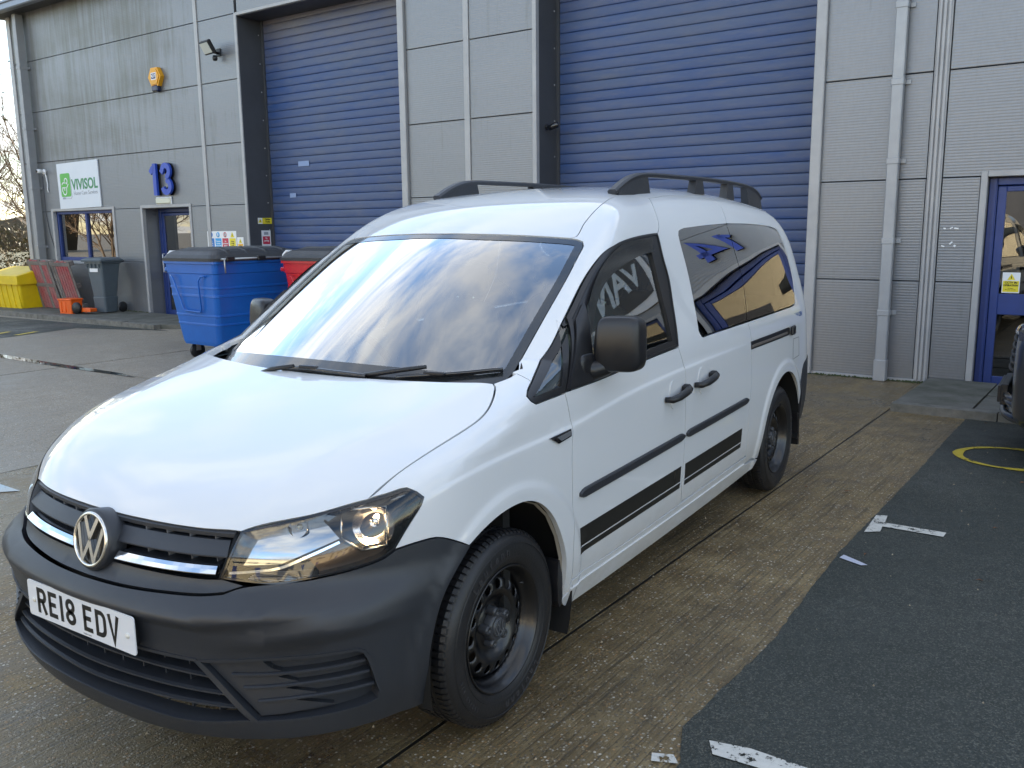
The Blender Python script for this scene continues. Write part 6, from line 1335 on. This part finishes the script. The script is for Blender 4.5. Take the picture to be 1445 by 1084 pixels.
# ------------------------------------------------------------------ cabin
grey=mat('cabin_grey_plastic',(.30,.315,.315),.6,noise=.1,nscale=6); seat=mat('seat_cloth',(.10,.105,.115),.9,bump=.3,bscale=300); pale=mat('pale_cabin_trim',(.62,.63,.60),.8)
mb=MB(); prof=[(-.10,.55),(-.10,.99),(-.16,1.03),(-.34,1.035),(-.50,1.00),(-.58,.94),(-.60,.84),(-.52,.62),(-.50,.40)]
yy=[-.76,-.70,-.52,-.40,-.26,-.12,.1,.4,.70,.76]; up_=[-.03,0,.045,.055,.045,.0,0,0,0,-.03]; vs=[]
for y_,u_ in zip(yy,up_): vs+=[(x_,y_,z_+(u_ if z_>.93 else 0)) for x_,z_ in prof]
k_=len(prof); mb.add(vs,[(i*k_+j,i*k_+j+1,(i+1)*k_+j+1,(i+1)*k_+j) for i in range(len(yy)-1) for j in range(k_-1)],smooth=True); mb.build('dashboard',grey,V)
sw=empty('steering_wheel',parent=V); sw.location=(-.70,-.385,1.00); sw.rotation_euler=(0,R_(-62),0)
mb=MB(); mb.tube([(.185*math.cos(2*PI*i/40),.185*math.sin(2*PI*i/40),0) for i in range(40)],.015,10,closed=True); mb.build('wheel_rim',black,sw)
mb=MB(); mb.box(-.02,.17,-.018,.018,-.02,-.004); mb.box(-.17,-.02,-.018,.018,-.02,-.004) ; mb.box(-.018,.018,-.175,.175,-.02,-.004); mb.lathe([(0,.01),(.055,.006),(.065,-.02),(0,-.03)],24); mb.build('wheel_boss',black,sw)
def mkseat(x,y,wd,n):
    e=empty('seat',parent=V); e.location=(x,y,.35)
    mb=MB(); sqball(mb,(0,0,.24),(.27,wd,.085),.45); mb.build('seat_cushion',seat,e)
    mb=MB(); sqball(mb,(0,0,0),(.075,wd*.95,.34),.45,M=Matrix.Translation((-.27,0,.55))@Matrix.Rotation(R_(-14),4,'Y')); mb.build('backrest',seat,e)
    for j in range(n):
        yy_=(j-(n-1)/2)*wd*2/n; mb=MB(); sqball(mb,(0,0,0),(.045,.13,.085),.5,20,12,M=Matrix.Translation((-.38,yy_,.985))@Matrix.Rotation(R_(-10),4,'Y')); mb.build('headrest',seat,e)
        mb=MB(); mb.tube([(-.355,yy_-.05,.86),(-.375,yy_-.05,.93)],.006,6); mb.tube([(-.355,yy_+.05,.86),(-.375,yy_+.05,.93)],.006,6); mb.build('headrest_post',chrome,e)
mkseat(-1.15,-.38,.24,1); mkseat(-1.15,.38,.24,1); mkseat(-2.1,0,.62,3)
mb=MB(); mb.box(-3.8,-.3,-.72,.72,.40,.45); mb.build('cabin_floor',mat('cabin_carpet',(.03,.03,.033),.95),V)
mb=MB(); mb.box(-.10,-.06,-.80,.80,.30,.99); mb.build('bulkhead',dark,V)
mb=MB(); mb.tube([(-.83,0,1.545),(-.86,0,1.50)],.008,6); sqball(mb,(-.86,0,1.47),(.015,.115,.033),.4,20,10); mb.build('rear_view_mirror',black,V)
mb=MB(); 
for s in (1,-1):
    pt_=MB(); pt_.add([(-1.58,s*.80,1.05),(-1.46,s*.80,1.05),(-1.46,s*.655,1.56),(-1.58,s*.655,1.56)],[(0,1,2,3)]); pt_.build('door_pillar_trim',pale,V)
for s in (1,-1):
    m_=MB(); m_.box(-1.36,-.42,s*.80-.02,s*.80+.02,.45,1.02,bev=.01); m_.build('door_card',pale if s<0 else grey,V)
    m_=MB(); m_.box(-.98,-.82,s*.62-.012,s*.62+.012,1.0,1.0+.001); 
panel('headlining',None,'top',pale,V,off=-.045,gap=0,flange=0,res=.08,closed_q=np.array([(-.95,-.48),(-3.5,-.5),(-3.5,.5),(-.95,.48)][::-1]))
# ------------------------------------------------------------------ bins and clutter
def loft(mb,rings,mi=0,smooth=False,cap=True):
    n=len(rings[0]); vs=[p for r in rings for p in r]
    f=[(i*n+j,i*n+(j+1)%n,(i+1)*n+(j+1)%n,(i+1)*n+j) for i in range(len(rings)-1) for j in range(n)]
    if cap: f+=[tuple(range(n))[::-1],tuple(range((len(rings)-1)*n,len(rings)*n))]
    return mb.add(vs,f,mi,smooth)
def rr4(x0,x1,y0,y1,r,z,n=3): return [(p[0],p[1],z) for p in rrect(x0,x1,y0,y1,r,n)]
lidm=mat('grey_plastic_lid',(.045,.047,.052),.42,noise=.25,nscale=5)
def euro_bin(name,label,cx,cy,rz,col,txt=False):
    """1100 litre steel waste container: x is the long axis, local -x... end face looks to +x"""
    e=empty(name,label,'bin',(cx,cy,0),rz); L_,W_=1.33,1.06; m_=col
    mb=MB(); rings=[]
    # body tapers down; pressed ribs step in and out
    zs=[(.20,.84,.70),(.24,.86,.73),(.45,.895,.80),(.455,.905,.815),(.475,.905,.815),(.48,.90,.805),(.56,.91,.83),(.565,.92,.845),(.585,.92,.845),(.59,.915,.835),(.80,.945,.89),(.805,.955,.905),(.83,.955,.905),(.835,.95,.895),(.90,.955,.91),(.905,.965,.925),(.925,.965,.925),(.93,.96,.915),(1.08,.975,.95),(1.09,.99,.965),(1.20,1.0,.985),(1.205,1.03,1.02),(1.235,1.03,1.02)]
    for z,a,b in zs: rings.append(rr4(-L_/2*a,L_/2*a,-W_/2*b,W_/2*b,.06,z,4))
    loft(mb,rings); mb.build('body',m_,e)
    # lifting bracket and bent-bar handle on the end face
    for sx in (1,-1):
        mb=MB(); xf=lambda z:sx*(L_/2*np.interp(z,[.2,1.2],[.84,1.0])+.03)
        P=[(xf(1.06),-.36,1.06),(xf(1.05)+sx*.02,-.30,1.04),(xf(.62)+sx*.01,-.20,.66),(xf(.60)+sx*.01,-.17,.63),(xf(.60)+sx*.01,.15,.62),(xf(.62)+sx*.01,.18,.65),(xf(.98)+sx*.02,.22,1.0),(xf(1.04),.26,1.055),(xf(1.06),.34,1.06)]
        mb.tube(P,.011,8); mb.build('bar_handle',m_,e)
    mb=MB(); mb.box(-.05,.05,-W_/2-.10,-W_/2+.02,1.10,1.15,bev=.01,M=Matrix.Translation((L_/2-.12,0,0))); mb.tube([(L_/2-.12,-W_/2-.07,1.14),(L_/2-.12,-W_/2-.07,1.24)],.018,8); mb.build('lifting_trunnion',m_,e)
    # domed lid with raised ribs
    mb=MB(); R=[]
    for z,a,b in ((1.235,1.05,1.05),(1.27,1.055,1.06),(1.275,1.03,1.03),(1.31,1.0,.97),(1.35,.92,.86),(1.375,.80,.66),(1.385,.5,.3)): R.append(rr4(-L_/2*a,L_/2*a,-W_/2*b,W_/2*b,.09*a,z,4))
    loft(mb,R,smooth=False); mb.build('lid',lidm,e)
    for k in range(4):
        x_=-.42+.28*k; mb=MB(); pr=[(x_,-W_/2*.98,1.29),(x_,-W_/2*.86,1.352),(x_,-.3,1.382),(x_,.3,1.382),(x_,W_/2*.86,1.352),(x_,W_/2*.98,1.29)]
        for a,b in zip(pr,pr[1:]): mb.add([(a[0]-.035,a[1],a[2]-.01),(a[0]+.035,a[1],a[2]-.01),(a[0]+.025,a[1],a[2]+.014),(a[0]-.025,a[1],a[2]+.014),(b[0]-.035,b[1],b[2]-.01),(b[0]+.035,b[1],b[2]-.01),(b[0]+.025,b[1],b[2]+.014),(b[0]-.025,b[1],b[2]+.014)],[(0,1,5,4),(1,2,6,5),(2,3,7,6),(3,0,4,7)])
        mb.build('lid_rib',lidm,e)
    mb=MB(); mb.tube([(L_/2*.9,W_/2+.045,1.262),(-L_/2*.9,W_/2+.045,1.262)],.012,8); mb.build('lid_bar',mat('galvanised_bar',(.42,.43,.43),.4,metal=.8),e)
    for k in range(3):
        mb=MB(); x_=L_/2*.72-.45*k; mb.box(x_-.06,x_+.06,W_/2+.02,W_/2+.075,1.235,1.29,bev=.01); mb.build('lid_clamp',black,e)
    mb=MB(); mb.tube([(L_/2*.86,W_/2+.07,1.27),(L_/2*.86,W_/2+.075,1.18),(L_/2*.85,W_/2+.07,1.10)],.010,6); mb.build('latch',MATS['galvanised_bar'],e)
    mb=MB(); mb.tube([(L_/2*.80,-W_/2-.09,1.18),(L_/2*.80,-W_/2-.10,1.30),(L_/2*.80-.02,-W_/2-.07,1.34),(L_/2*.80-.08,-W_/2-.04,1.34)],.016,8); mb.build('foot_lever_rod',whitevinyl,e)
    for sx in (1,-1):
        for sy in (1,-1):
            w_=empty('castor',parent=e); w_.location=(sx*.42,sy*.30,0)
            mb=MB(); mb.lathe([(0,-.022),(.095,-.022),(.10,-.015),(.10,.015),(.095,.022),(0,.022)],20,M=Matrix.Translation((0,0,.10))@Matrix.Rotation(PI/2,4,'X')); mb.build('castor_tyre',black,w_)
            mb=MB(); mb.box(-.03,.03,-.035,.035,.10,.21); mb.build('castor_fork',MATS['galvanised_bar'],w_)
    if txt:
        M0=lambda x,z,t:Matrix.Translation((x,W_/2*np.interp(z,[.2,.6,1.2],[.73,.855,.99])+.018,z))@Matrix.Rotation(PI,4,'Z')@TX@Matrix.Rotation(R_(-t),4,'X')
        text('bin_lettering','Biffa',.36,M0(.02,.86,6),whitevinyl,e,.003,.014,'CENTER',.9); text('bin_lettering','GENERAL   WASTE',.12,M0(.0,1.12,4),whitevinyl,e,.003,.004,'CENTER',.92)
        mb=MB(); mb.box(-.12,.12,-.002,.002,-.05,.05,M=Matrix.Translation((L_/2*.86+.02,-.25,.55))@Matrix.Rotation(PI/2,4,'Z')); mb.build('bin_label',whitevinyl,e); mb=MB(); mb.box(-.13,.13,-.002,.002,-.06,.06,M=Matrix.Translation((L_/2*.97+.022,.18,1.0))@Matrix.Rotation(PI/2,4,'Z')); mb.build('bin_label',whitevinyl,e)
    return e
blueb=mat('blue_bin_paint',(.003,.13,.52),.36,coat=.3,vary=(.003,.10,.42),nscale=2.5); redb=mat('red_bin_paint',(.66,.010,.022),.36,coat=.3,vary=(.5,.008,.014),nscale=2.5)
euro_bin('waste_container','large blue steel waste container with a grey lid left of the van',-5.38,-6.78,R_(-4),blueb)
euro_bin('waste_container','large red steel waste container behind the blue one, seen partly through the windscreen',-5.9,-5.25,R_(-3),redb,True)
# grey wheelie bin
def wheelie(s,d,rz):
    e=empty('wheelie_bin','grey two wheeled bin with its lid shut standing below the window','bin',tuple(fpt(s,d,.075)),rz); m_=mat('slate_grey_plastic',(.10,.125,.145),.45,noise=.15,nscale=5)
    mb=MB(); loft(mb,[rr4(-.20+b,.20-b,-.215+b*1.1,.215-b*1.3,.04,z,4) for z,b in ((.02,.055),(.30,.04),(.31,.05),(.70,.015),(.86,.0),(.93,-.005),(.935,-.03),(.965,-.03))]); mb.build('body',m_,e)
    mb=MB(); loft(mb,[rr4(-.265,.265,-.28,.25,.03,.97,4),rr4(-.27,.27,-.285,.25,.03,1.0,4),rr4(-.25,.25,-.26,.24,.03,1.02,4),rr4(-.20,.20,-.2,.2,.03,1.045,4)]); mb.build('lid',m_,e)
    mb=MB(); mb.tube([(-.20,.25,.98),(-.20,.31,.97),(.20,.31,.97),(.20,.25,.98)],.014,8); mb.build('handle',m_,e)
    for s_ in (-1,1): mb=MB(); mb.lathe([(0,-.02),(.09,-.02),(.10,-.01),(.10,.01),(.09,.02),(0,.02)],20,M=Matrix.Translation((s_*.20,.20,.10))@Matrix.Rotation(PI/2,4,'Y')); mb.build('wheel',black,e)
    mb=MB(); mb.box(-.105,.10,-.222,-.214,.78,.845); mb.build('sticker',whitevinyl,e)
    for k in range(4): mb=MB(); x_=-.15+.1*k; mb.box(x_-.006,x_+.006,-.245,-.205,.86,.96); mb.build('rim_rib',m_,e)
    return e
wheelie(-13.75,.42,AZ+R_(12))
# yellow grit bin
e=empty('grit_bin','yellow plastic grit bin with sloping lid at the left edge of the pavement','bin',tuple(fpt(-16.75,.62,.075)),AZ+R_(4)); ym=mat('yellow_plastic',(.78,.56,.006),.42,vary=(.62,.44,.01),nscale=3)
mb=MB(); R=[]
for z,b in ((.0,.07),(.30,.035),(.50,.02)): R.append(rr4(-.62+b,.62-b,-.33+b,.33-b,.05,z,4))
loft(mb,R); mb.build('body',ym,e)
for k in range(6):
    x_=-.50+.2*k; mb=MB(); mb.add([(x_-.05,-.275,.0),(x_+.05,-.275,0),(x_+.035,-.325,.49),(x_-.035,-.325,.49),(x_-.05,-.24,.0),(x_+.05,-.24,0),(x_+.035,-.28,.49),(x_-.035,-.28,.49)],[(0,1,2,3),(0,3,7,4),(1,5,6,2),(0,4,5,1)]); mb.build('moulded_rib',ym,e)
mb=MB(); mb.add([(-.66,-.37,.49),(.66,-.37,.49),(.66,.35,.49),(-.66,.35,.49),(-.66,-.37,.66),(.66,-.37,.66),(.66,.35,.80),(-.66,.35,.80),(-.60,-.31,.69),(.60,-.31,.69),(.60,.30,.825),(-.60,.30,.825)],[(0,3,2,1),(0,1,5,4),(1,2,6,5),(2,3,7,6),(3,0,4,7),(4,5,9,8),(5,6,10,9),(6,7,11,10),(7,4,8,11),(8,9,10,11)]); mb.build('lid',ym,e)
mb=MB(); 
for k in range(5): mb.box(-.5+.05*k,-.47+.05*k,-.30,-.285,.08+.02*(k%3),.11+.02*(k%2),M=None)
mb.build('grime_patch',dark,e)['kind']='stuff'
# leaning pallets: painted boards on bearers
pw=mat('worn_red_painted_board',(.36,.045,.055),.8,vary=(.30,.17,.16),nscale=4); gw=mat('weathered_grey_board',(.24,.215,.20),.85,vary=(.12,.10,.09),nscale=6)
def pallet(s,d,lean,twist,label,seed,wd=1.0):
    e=empty('pallet',label,'pallet',tuple(fpt(s,d,.08)),AZ+twist,'pallets leaning on the wall'); r_=random.Random(seed); M_=Matrix.Rotation(R_(-lean),4,'X')
    n=8
    for k in range(n):
        x_=-wd/2+wd*k/n; mb=MB(); h=1.0+r_.uniform(-.02,.02); mb.box(x_+.006,x_+wd/n-.008,-.018,.0,.0,h,M=M_,bev=.003); mb.build('board',gw if k in (0,n-1) or r_.random()<.2 else pw,e)
    for z_ in (.03,.45,.90):
        mb=MB(); mb.box(-wd/2,wd/2,.002,.09,z_,z_+.09,M=M_,bev=.004); mb.build('bearer',gw,e)
        mb=MB(); mb.box(-wd/2,wd/2,-.024,-.0185,z_,z_+.075,M=M_); mb.build('cross_board',gw,e) if z_==.90 or z_==.45 and seed==1 else None
    return e
pallet(-15.75,.42,-13,R_(-3),'reddish wooden pallet leaning on the wall nearest the yellow grit bin',1,.95); pallet(-14.85,.44,-15,R_(6),'darker reddish pallet leaning on the wall beside the grey wheelie bin',2,.62)
# orange trolley with black wheels lying by the bin
e=empty('orange_trolley','small bright orange plastic trolley with black wheels beside the grey wheelie bin','trolley',tuple(fpt(-14.25,.85,.075)),AZ+R_(10)); om=mat('orange_plastic',(.80,.12,.01),.4)
mb=MB(); loft(mb,[rr4(-.17,.17,-.12,.12,.02,.0,3),rr4(-.18,.18,-.13,.13,.02,.25,3)]); mb.build('tub',om,e); mb=MB(); mb.box(-.19,.19,-.14,.14,.25,.28,bev=.008); mb.build('rim',om,e); mb=MB(); mb.box(-.14,-.09,-.135,-.12,.03,.22); mb.box(-.03,.02,-.135,-.12,.03,.22); mb.build('rib',om,e)['kind']='stuff'
mb=MB(); mb.box(.17,.62,-.08,.08,.04,.11,bev=.01); mb.build('frame_bar',om,e)
for x_ in (.29,): mb=MB(); mb.lathe([(0,-.04),(.09,-.04),(.11,-.02),(.11,.02),(.09,.04),(0,.04)],20,M=Matrix.Translation((x_,-.10,.11))@Matrix.Rotation(PI/2,4,'X')); mb.build('wheel',rubber,e)
# ------------------------------------------------------------------ dark car at the right edge, parked nose towards the van's bay
def side_car(name,label,x0,y0,rz,col):
    e=empty(name,label,'car',(x0,y0,0),rz)        # local: nose at x=0 pointing to -x, body runs to +x
    def secs():
        # x, half width, bottom z, belt z, top z, roof half width
        return [(.00,.55,.30,.78,.86,.45),(.05,.72,.24,.82,.92,.60),(.16,.84,.21,.86,.97,.72),(.40,.90,.20,.90,1.00,.78),(.80,.92,.20,.96,1.05,.80),(1.20,.92,.20,1.00,1.10,.80),(1.55,.92,.20,1.02,1.34,.72),(1.95,.92,.20,1.03,1.56,.64),(2.5,.92,.20,1.04,1.64,.62),(3.4,.92,.20,1.05,1.63,.62),(4.0,.91,.22,1.06,1.54,.62),(4.3,.86,.26,1.0,1.2,.66),(4.42,.74,.32,.9,.98,.6)]
    rings=[]
    for x,hw,zb_,zm,zt,rw in secs():
        half=[(hw*.80,zb_),(hw*.97,zb_+.08),(hw,zb_+.28),(hw*.985,zm-.12),(hw*.95,zm),(rw+.02,zt-.06),(rw-.08,zt-.005),(0,zt+.01)]
        rings.append([(x,y,z) for y,z in half]+[(x,-y,z) for y,z in half[::-1][1:]])
    mb=MB(); loft(mb,rings,smooth=True); o=mb.build('body',col,e); md=o.modifiers.new('subsurf','SUBSURF'); md.levels=2; md.render_levels=2
    for s in (1,-1):
        for x in (.86,3.50):
            w_=empty('wheel',parent=e); w_.location=(x,s*.80,.34)
            for prof,nm,m_ in (([(.20,-.12),(.32,-.11),(.34,-.08),(.34,.08),(.32,.11),(.20,.12)],'tyre',rubber),([(0,.09),(.06,.10),(.19,.08),(.21,.11),(.21,-.1)],'rim',MATS['grey_fin'])):
                mb=MB(); mb.lathe(prof,32,M=Matrix.Rotation(-s*PI/2,4,'X')); mb.build(nm,m_,w_)
            mb=MB(); mb.lathe([(.0,.0),(.40,.0)],32,M=Matrix.Translation((x,s*.905,.36))@Matrix.Rotation(-s*PI/2,4,'X')); mb.build('wheel_arch',dark,e)
        g_=MB(); g_.add([(.10,s*.62,.735),(.30,s*.83,.80),(.34,s*.865,.90),(.14,s*.70,.885),(.055,s*.60,.84)],[(0,1,2,3,4)]); 
        P=[Vector(p)+Vector((-.02,s*.008,.0)) for p in ((.055,s*.60,.835),(.16,s*.74,.855),(.24,s*.79,.915),(.13,s*.71,.925),(.045,s*.58,.90))]
        mb=MB(); c_=sum(P,Vector())/5; mb.add([tuple(p) for p in P]+[tuple(p+Vector((.10,-s*.03,0))) for p in P],[(0,1,2,3,4)]+[(i,(i+1)%5,5+(i+1)%5,5+i) for i in range(5)]); mb.build('headlight',mat('clear_lamp',(.28,.31,.36),.10,metal=.8),e)
    # grille of stacked dark bars wrapping the nose, with a bright upper edge
    for k,z_ in enumerate((.60,.65,.70,.75,.80,.85)):
        mb=MB(); P=[]; 
        for t in range(13):
            y_=-.66+1.32*t/12; xx=-.030+.30*(abs(y_)/.72)**3+max(0,z_-.62)*.10; P.append((xx,y_,z_))
        mb.tube(P,.012,6); mb.build('grille_bar',black if k<5 else chrome,e)
    mb=MB(); P=[(-.045+.34*(abs(-.74+1.48*t/14)/.80)**3,-.74+1.48*t/14,.0) for t in range(15)]
    for z_,r in ((.30,.03),(.385,.02),(.42,.02)): mb=MB(); mb.tube([(p[0],p[1],z_) for p in P],r,8); mb.build('bumper_bar',col,e)
    mb=MB(); mb.box(-.085,-.065,-.26,.26,.36,.475,bev=.003); mb.build('number_plate',MATS['plate_board'] if 'plate_board' in MATS else black,e); mb=MB(); mb.box(-.066,-.02,-.28,.28,.345,.49,bev=.005); mb.build('plate_holder',black,e)
    mb=MB(); mb.box(1.5,3.9,-.86,.86,1.10,1.11); 
    for s in (1,-1):
        mb=MB(); mb.add([(1.45,s*.885,1.08),(3.9,s*.88,1.10),(3.75,s*.70,1.47),(2.1,s*.70,1.49)],[(0,1,2,3)]); mb.build('side_window',g_priv,e)
    return e
side_car('parked_car','dark grey car cut off by the right edge, parked in front of the blue door',-4.95,1.965,R_(90),mat('dark_grey_metallic',(.035,.042,.055),.28,metal=.5,coat=1))
# ------------------------------------------------------------------ trees and hedge past the left end of the building
bark=mat('bare_twig_bark',(.24,.17,.11),.9,noise=.4,nscale=8); leafg=mat('ivy_leaf_green',(.050,.075,.020),.55,vary=(.09,.085,.03),nscale=2); leafb=mat('dry_leaf_brown',(.25,.14,.05),.7,vary=(.14,.07,.03),nscale=2)
def tree(name,label,x,y,h,seed,leaves=0,lm=None,spread=.5,stems=3,group=None,cat='tree',tw=1.):
    e=empty(name,label,cat,(x,y,0),0,group); r_=random.Random(seed); tr=MB(); cr=MB(); lv=MB(); tips=[]
    def branch(p,d,l,r,dep):
        n=4 if dep<2 else 3; P=[p]; q=p.copy(); dd=d.copy()
        for i in range(n):
            dd=(dd+Vector((r_.uniform(-1,1),r_.uniform(-1,1),r_.uniform(-.3,.7)))*.16).normalized(); q=q+dd*l/n; P.append(q.copy())
        (tr if dep<1 else cr).tube(P,[max(r*(1-.55*i/n),.0022) for i in range(n+1)],6 if dep<1 else (4 if dep<2 else 3),cap=False,smooth=dep<2)
        if dep>=2: tips.extend(P[1:])
        if dep<4:
            for k in range([6,5,4,4][dep]):
                t=r_.uniform(.25,1.); i=min(int(t*n),n-1); b=P[i].lerp(P[i+1],t*n-i); a=r_.uniform(0,6.28); sd=dd.orthogonal().normalized(); sd=Matrix.Rotation(a,3,dd)@sd
                nd=(dd*.75+sd*r_.uniform(.5,1.0)*spread*1.6+Vector((0,0,.18))).normalized(); branch(b,nd,l*r_.uniform(.42,.62),max(r*.5,.0028*tw),dep+1)
    for k in range(stems):
        a=r_.uniform(0,6.28); branch(Vector((.18*math.cos(a)*(stems>1),.18*math.sin(a)*(stems>1),0)),Vector((math.cos(a)*spread*.5,math.sin(a)*spread*.5,1)).normalized(),h*r_.uniform(.5,.68),.05*h/5,0)
    tr.build('trunk',bark,e); cr.build('crown',bark,e)
    if leaves:
        for k in range(leaves):
            p=r_.choice(tips)+Vector((r_.gauss(0,.05),r_.gauss(0,.05),r_.gauss(0,.05))); s_=r_.uniform(.02,.045); a=Vector((r_.gauss(0,1),r_.gauss(0,1),r_.gauss(0,1))).normalized(); b=a.orthogonal().normalized()
            lv.add([p-a*s_,p-b*s_*.6,p+a*s_,p+b*s_*.6],[(0,1,2,3)])
        lv.build('foliage',lm or leafb,e)
    return e
tl=[('tall thin bare tree just left of the building corner',-10.5,-20.0,4.6,1,500,leafg,.42,3),('bare brown twiggy tree behind the yellow grit bin',-13.5,-23.5,4.8,2,300,leafb,.5,4),('bare tree at the very left edge of the picture',-9.2,-21.8,4.6,3,250,leafb,.5,3),
('twiggy bush further behind, its twigs catching the low sun',-17,-29.5,5.2,4,200,leafb,.6,5),('low dense shrub by the building corner with green ivy leaves',-10.3,-19.2,2.0,5,2600,leafg,.7,6),('green leafed shrub at the foot of the trees, left edge',-8.4,-19.9,1.9,6,2600,leafg,.7,6)]
for i,(lb_,x,y,h,sd_,lv_,lm_,sp_,st_) in enumerate(tl): tree('bare_tree' if i<4 else 'shrub',lb_,x,y,h,sd_,lv_,lm_,sp_,st_,'trees and shrubs past the left end of the building','tree' if i<4 else 'shrub')
for i,(x,y,h) in enumerate(((3.5,-37,6.5),(8.5,-43,7),(0.5,-31,5.5),(13,-50,7.5),(-1.5,-38,6))): tree('bare_tree',['bare tree beyond the yard, mirrored in the office window, nearest','tall bare tree beyond the yard, mirrored in the office window','smaller bare tree beyond the yard, mirrored in the office window','tallest bare tree at the back of the far row','bare tree behind the smaller one beyond the yard'][i],x,y,h,20+i,1500,leafb,.55,4,'trees beyond the open end of the yard')
# undergrowth and far hedge line: one mass
mb=MB(); r_=random.Random(5)
for k in range(16000):
    t=r_.random(); y=-21-14*r_.random(); x=-34+27*r_.random(); hh=1.3+.9*math.sin(x*.9)+.5*math.sin(x*2.3+y); z_=abs(r_.gauss(0,.55))*hh
    p=Vector((x,y,z_)); s_=r_.uniform(.03,.09); a=Vector((r_.gauss(0,1),r_.gauss(0,1),r_.gauss(0,1))).normalized(); b=a.orthogonal().normalized(); mb.add([p-a*s_,p-b*s_*.6,p+a*s_,p+b*s_*.6],[(0,1,2,3)])
tag(mb.build('undergrowth',mat('undergrowth_leaf',(.19,.13,.065),.8,vary=(.08,.085,.035),nscale=.8)),'tangle of brown undergrowth beyond the end of the building','undergrowth',kind='stuff')
mb=MB(); 
for k in range(80):
    x0=-60+1.5*k-40; mb.add([(x0,-75+4*math.sin(k*.7),0),(x0+2.2,-75+4*math.sin(k*.7+.7),0),(x0+2.2,-75,(6. if x0>-18 else 2.2)+(2.5 if x0>-18 else .8)*abs(math.sin(k*1.3+.9))),(x0,-75,(6. if x0>-18 else 2.2)+(2.5 if x0>-18 else .8)*abs(math.sin(k*1.3)))],[(0,1,2,3)])  # out-of-view stretch made taller so the left cladding reflects something dark
tag(mb.build('far_hedge',mat('far_brown_hedge',(.12,.085,.05),.9,vary=(.06,.05,.035),nscale=.7)),'distant brown hedge line on the left horizon, its unseen end raised to darken wall reflections','hedge',kind='stuff')
gy_=sheet('grass_verge',[(-60,-19.2),(-6,-19.2),(-2,-26),(-2,-80),(-60,-80)],.012,mat('rough_grass',(.06,.075,.03),.95,vary=(.10,.085,.045),nscale=2)); tag(gy_,kind='structure')
# ------------------------------------------------------------------ units across the yard (seen only as reflections)
cream=mat('cream_cladding',(.62,.52,.33),.6,noise=.08,nscale=1.5); ecap=mat('brown_grey_roof',(.12,.11,.11),.6)
def opposite(label,x,y0,y1,h):
    e=empty('warehouse',label,'building',(x,(y0+y1)/2,0)); L_=y1-y0
    mb=MB(); mb.box(0,14,-L_/2,L_/2,0,h); mb.build('wall',cream,e)
    mb=MB(); mb.box(-.35,14.3,-L_/2-.3,L_/2+.3,h,h+.5); mb.build('roof_edge',ecap,e)
    k=0; y=-L_/2+2
    while y<L_/2-5:
        mb=MB(); 
        if k%3==2: mb.box(-.06,.02,y,y+3.6,0,3.6); mb.build('shutter_door',jambm,e)
        else: 
            mb.box(-.05,.02,y,y+3.2,3.6,4.5); mb.build('window',gblack,e); mb=MB(); mb.box(-.05,.02,y+.3,y+1.4,0,2.1); mb.build('door',bluem,e)
        y+=5; k+=1
    return e
opposite('cream clad warehouse across the yard behind the viewer',27,-34,24,6.2); opposite('second cream clad warehouse across the yard, nearer the road',29,27,70,5.6)
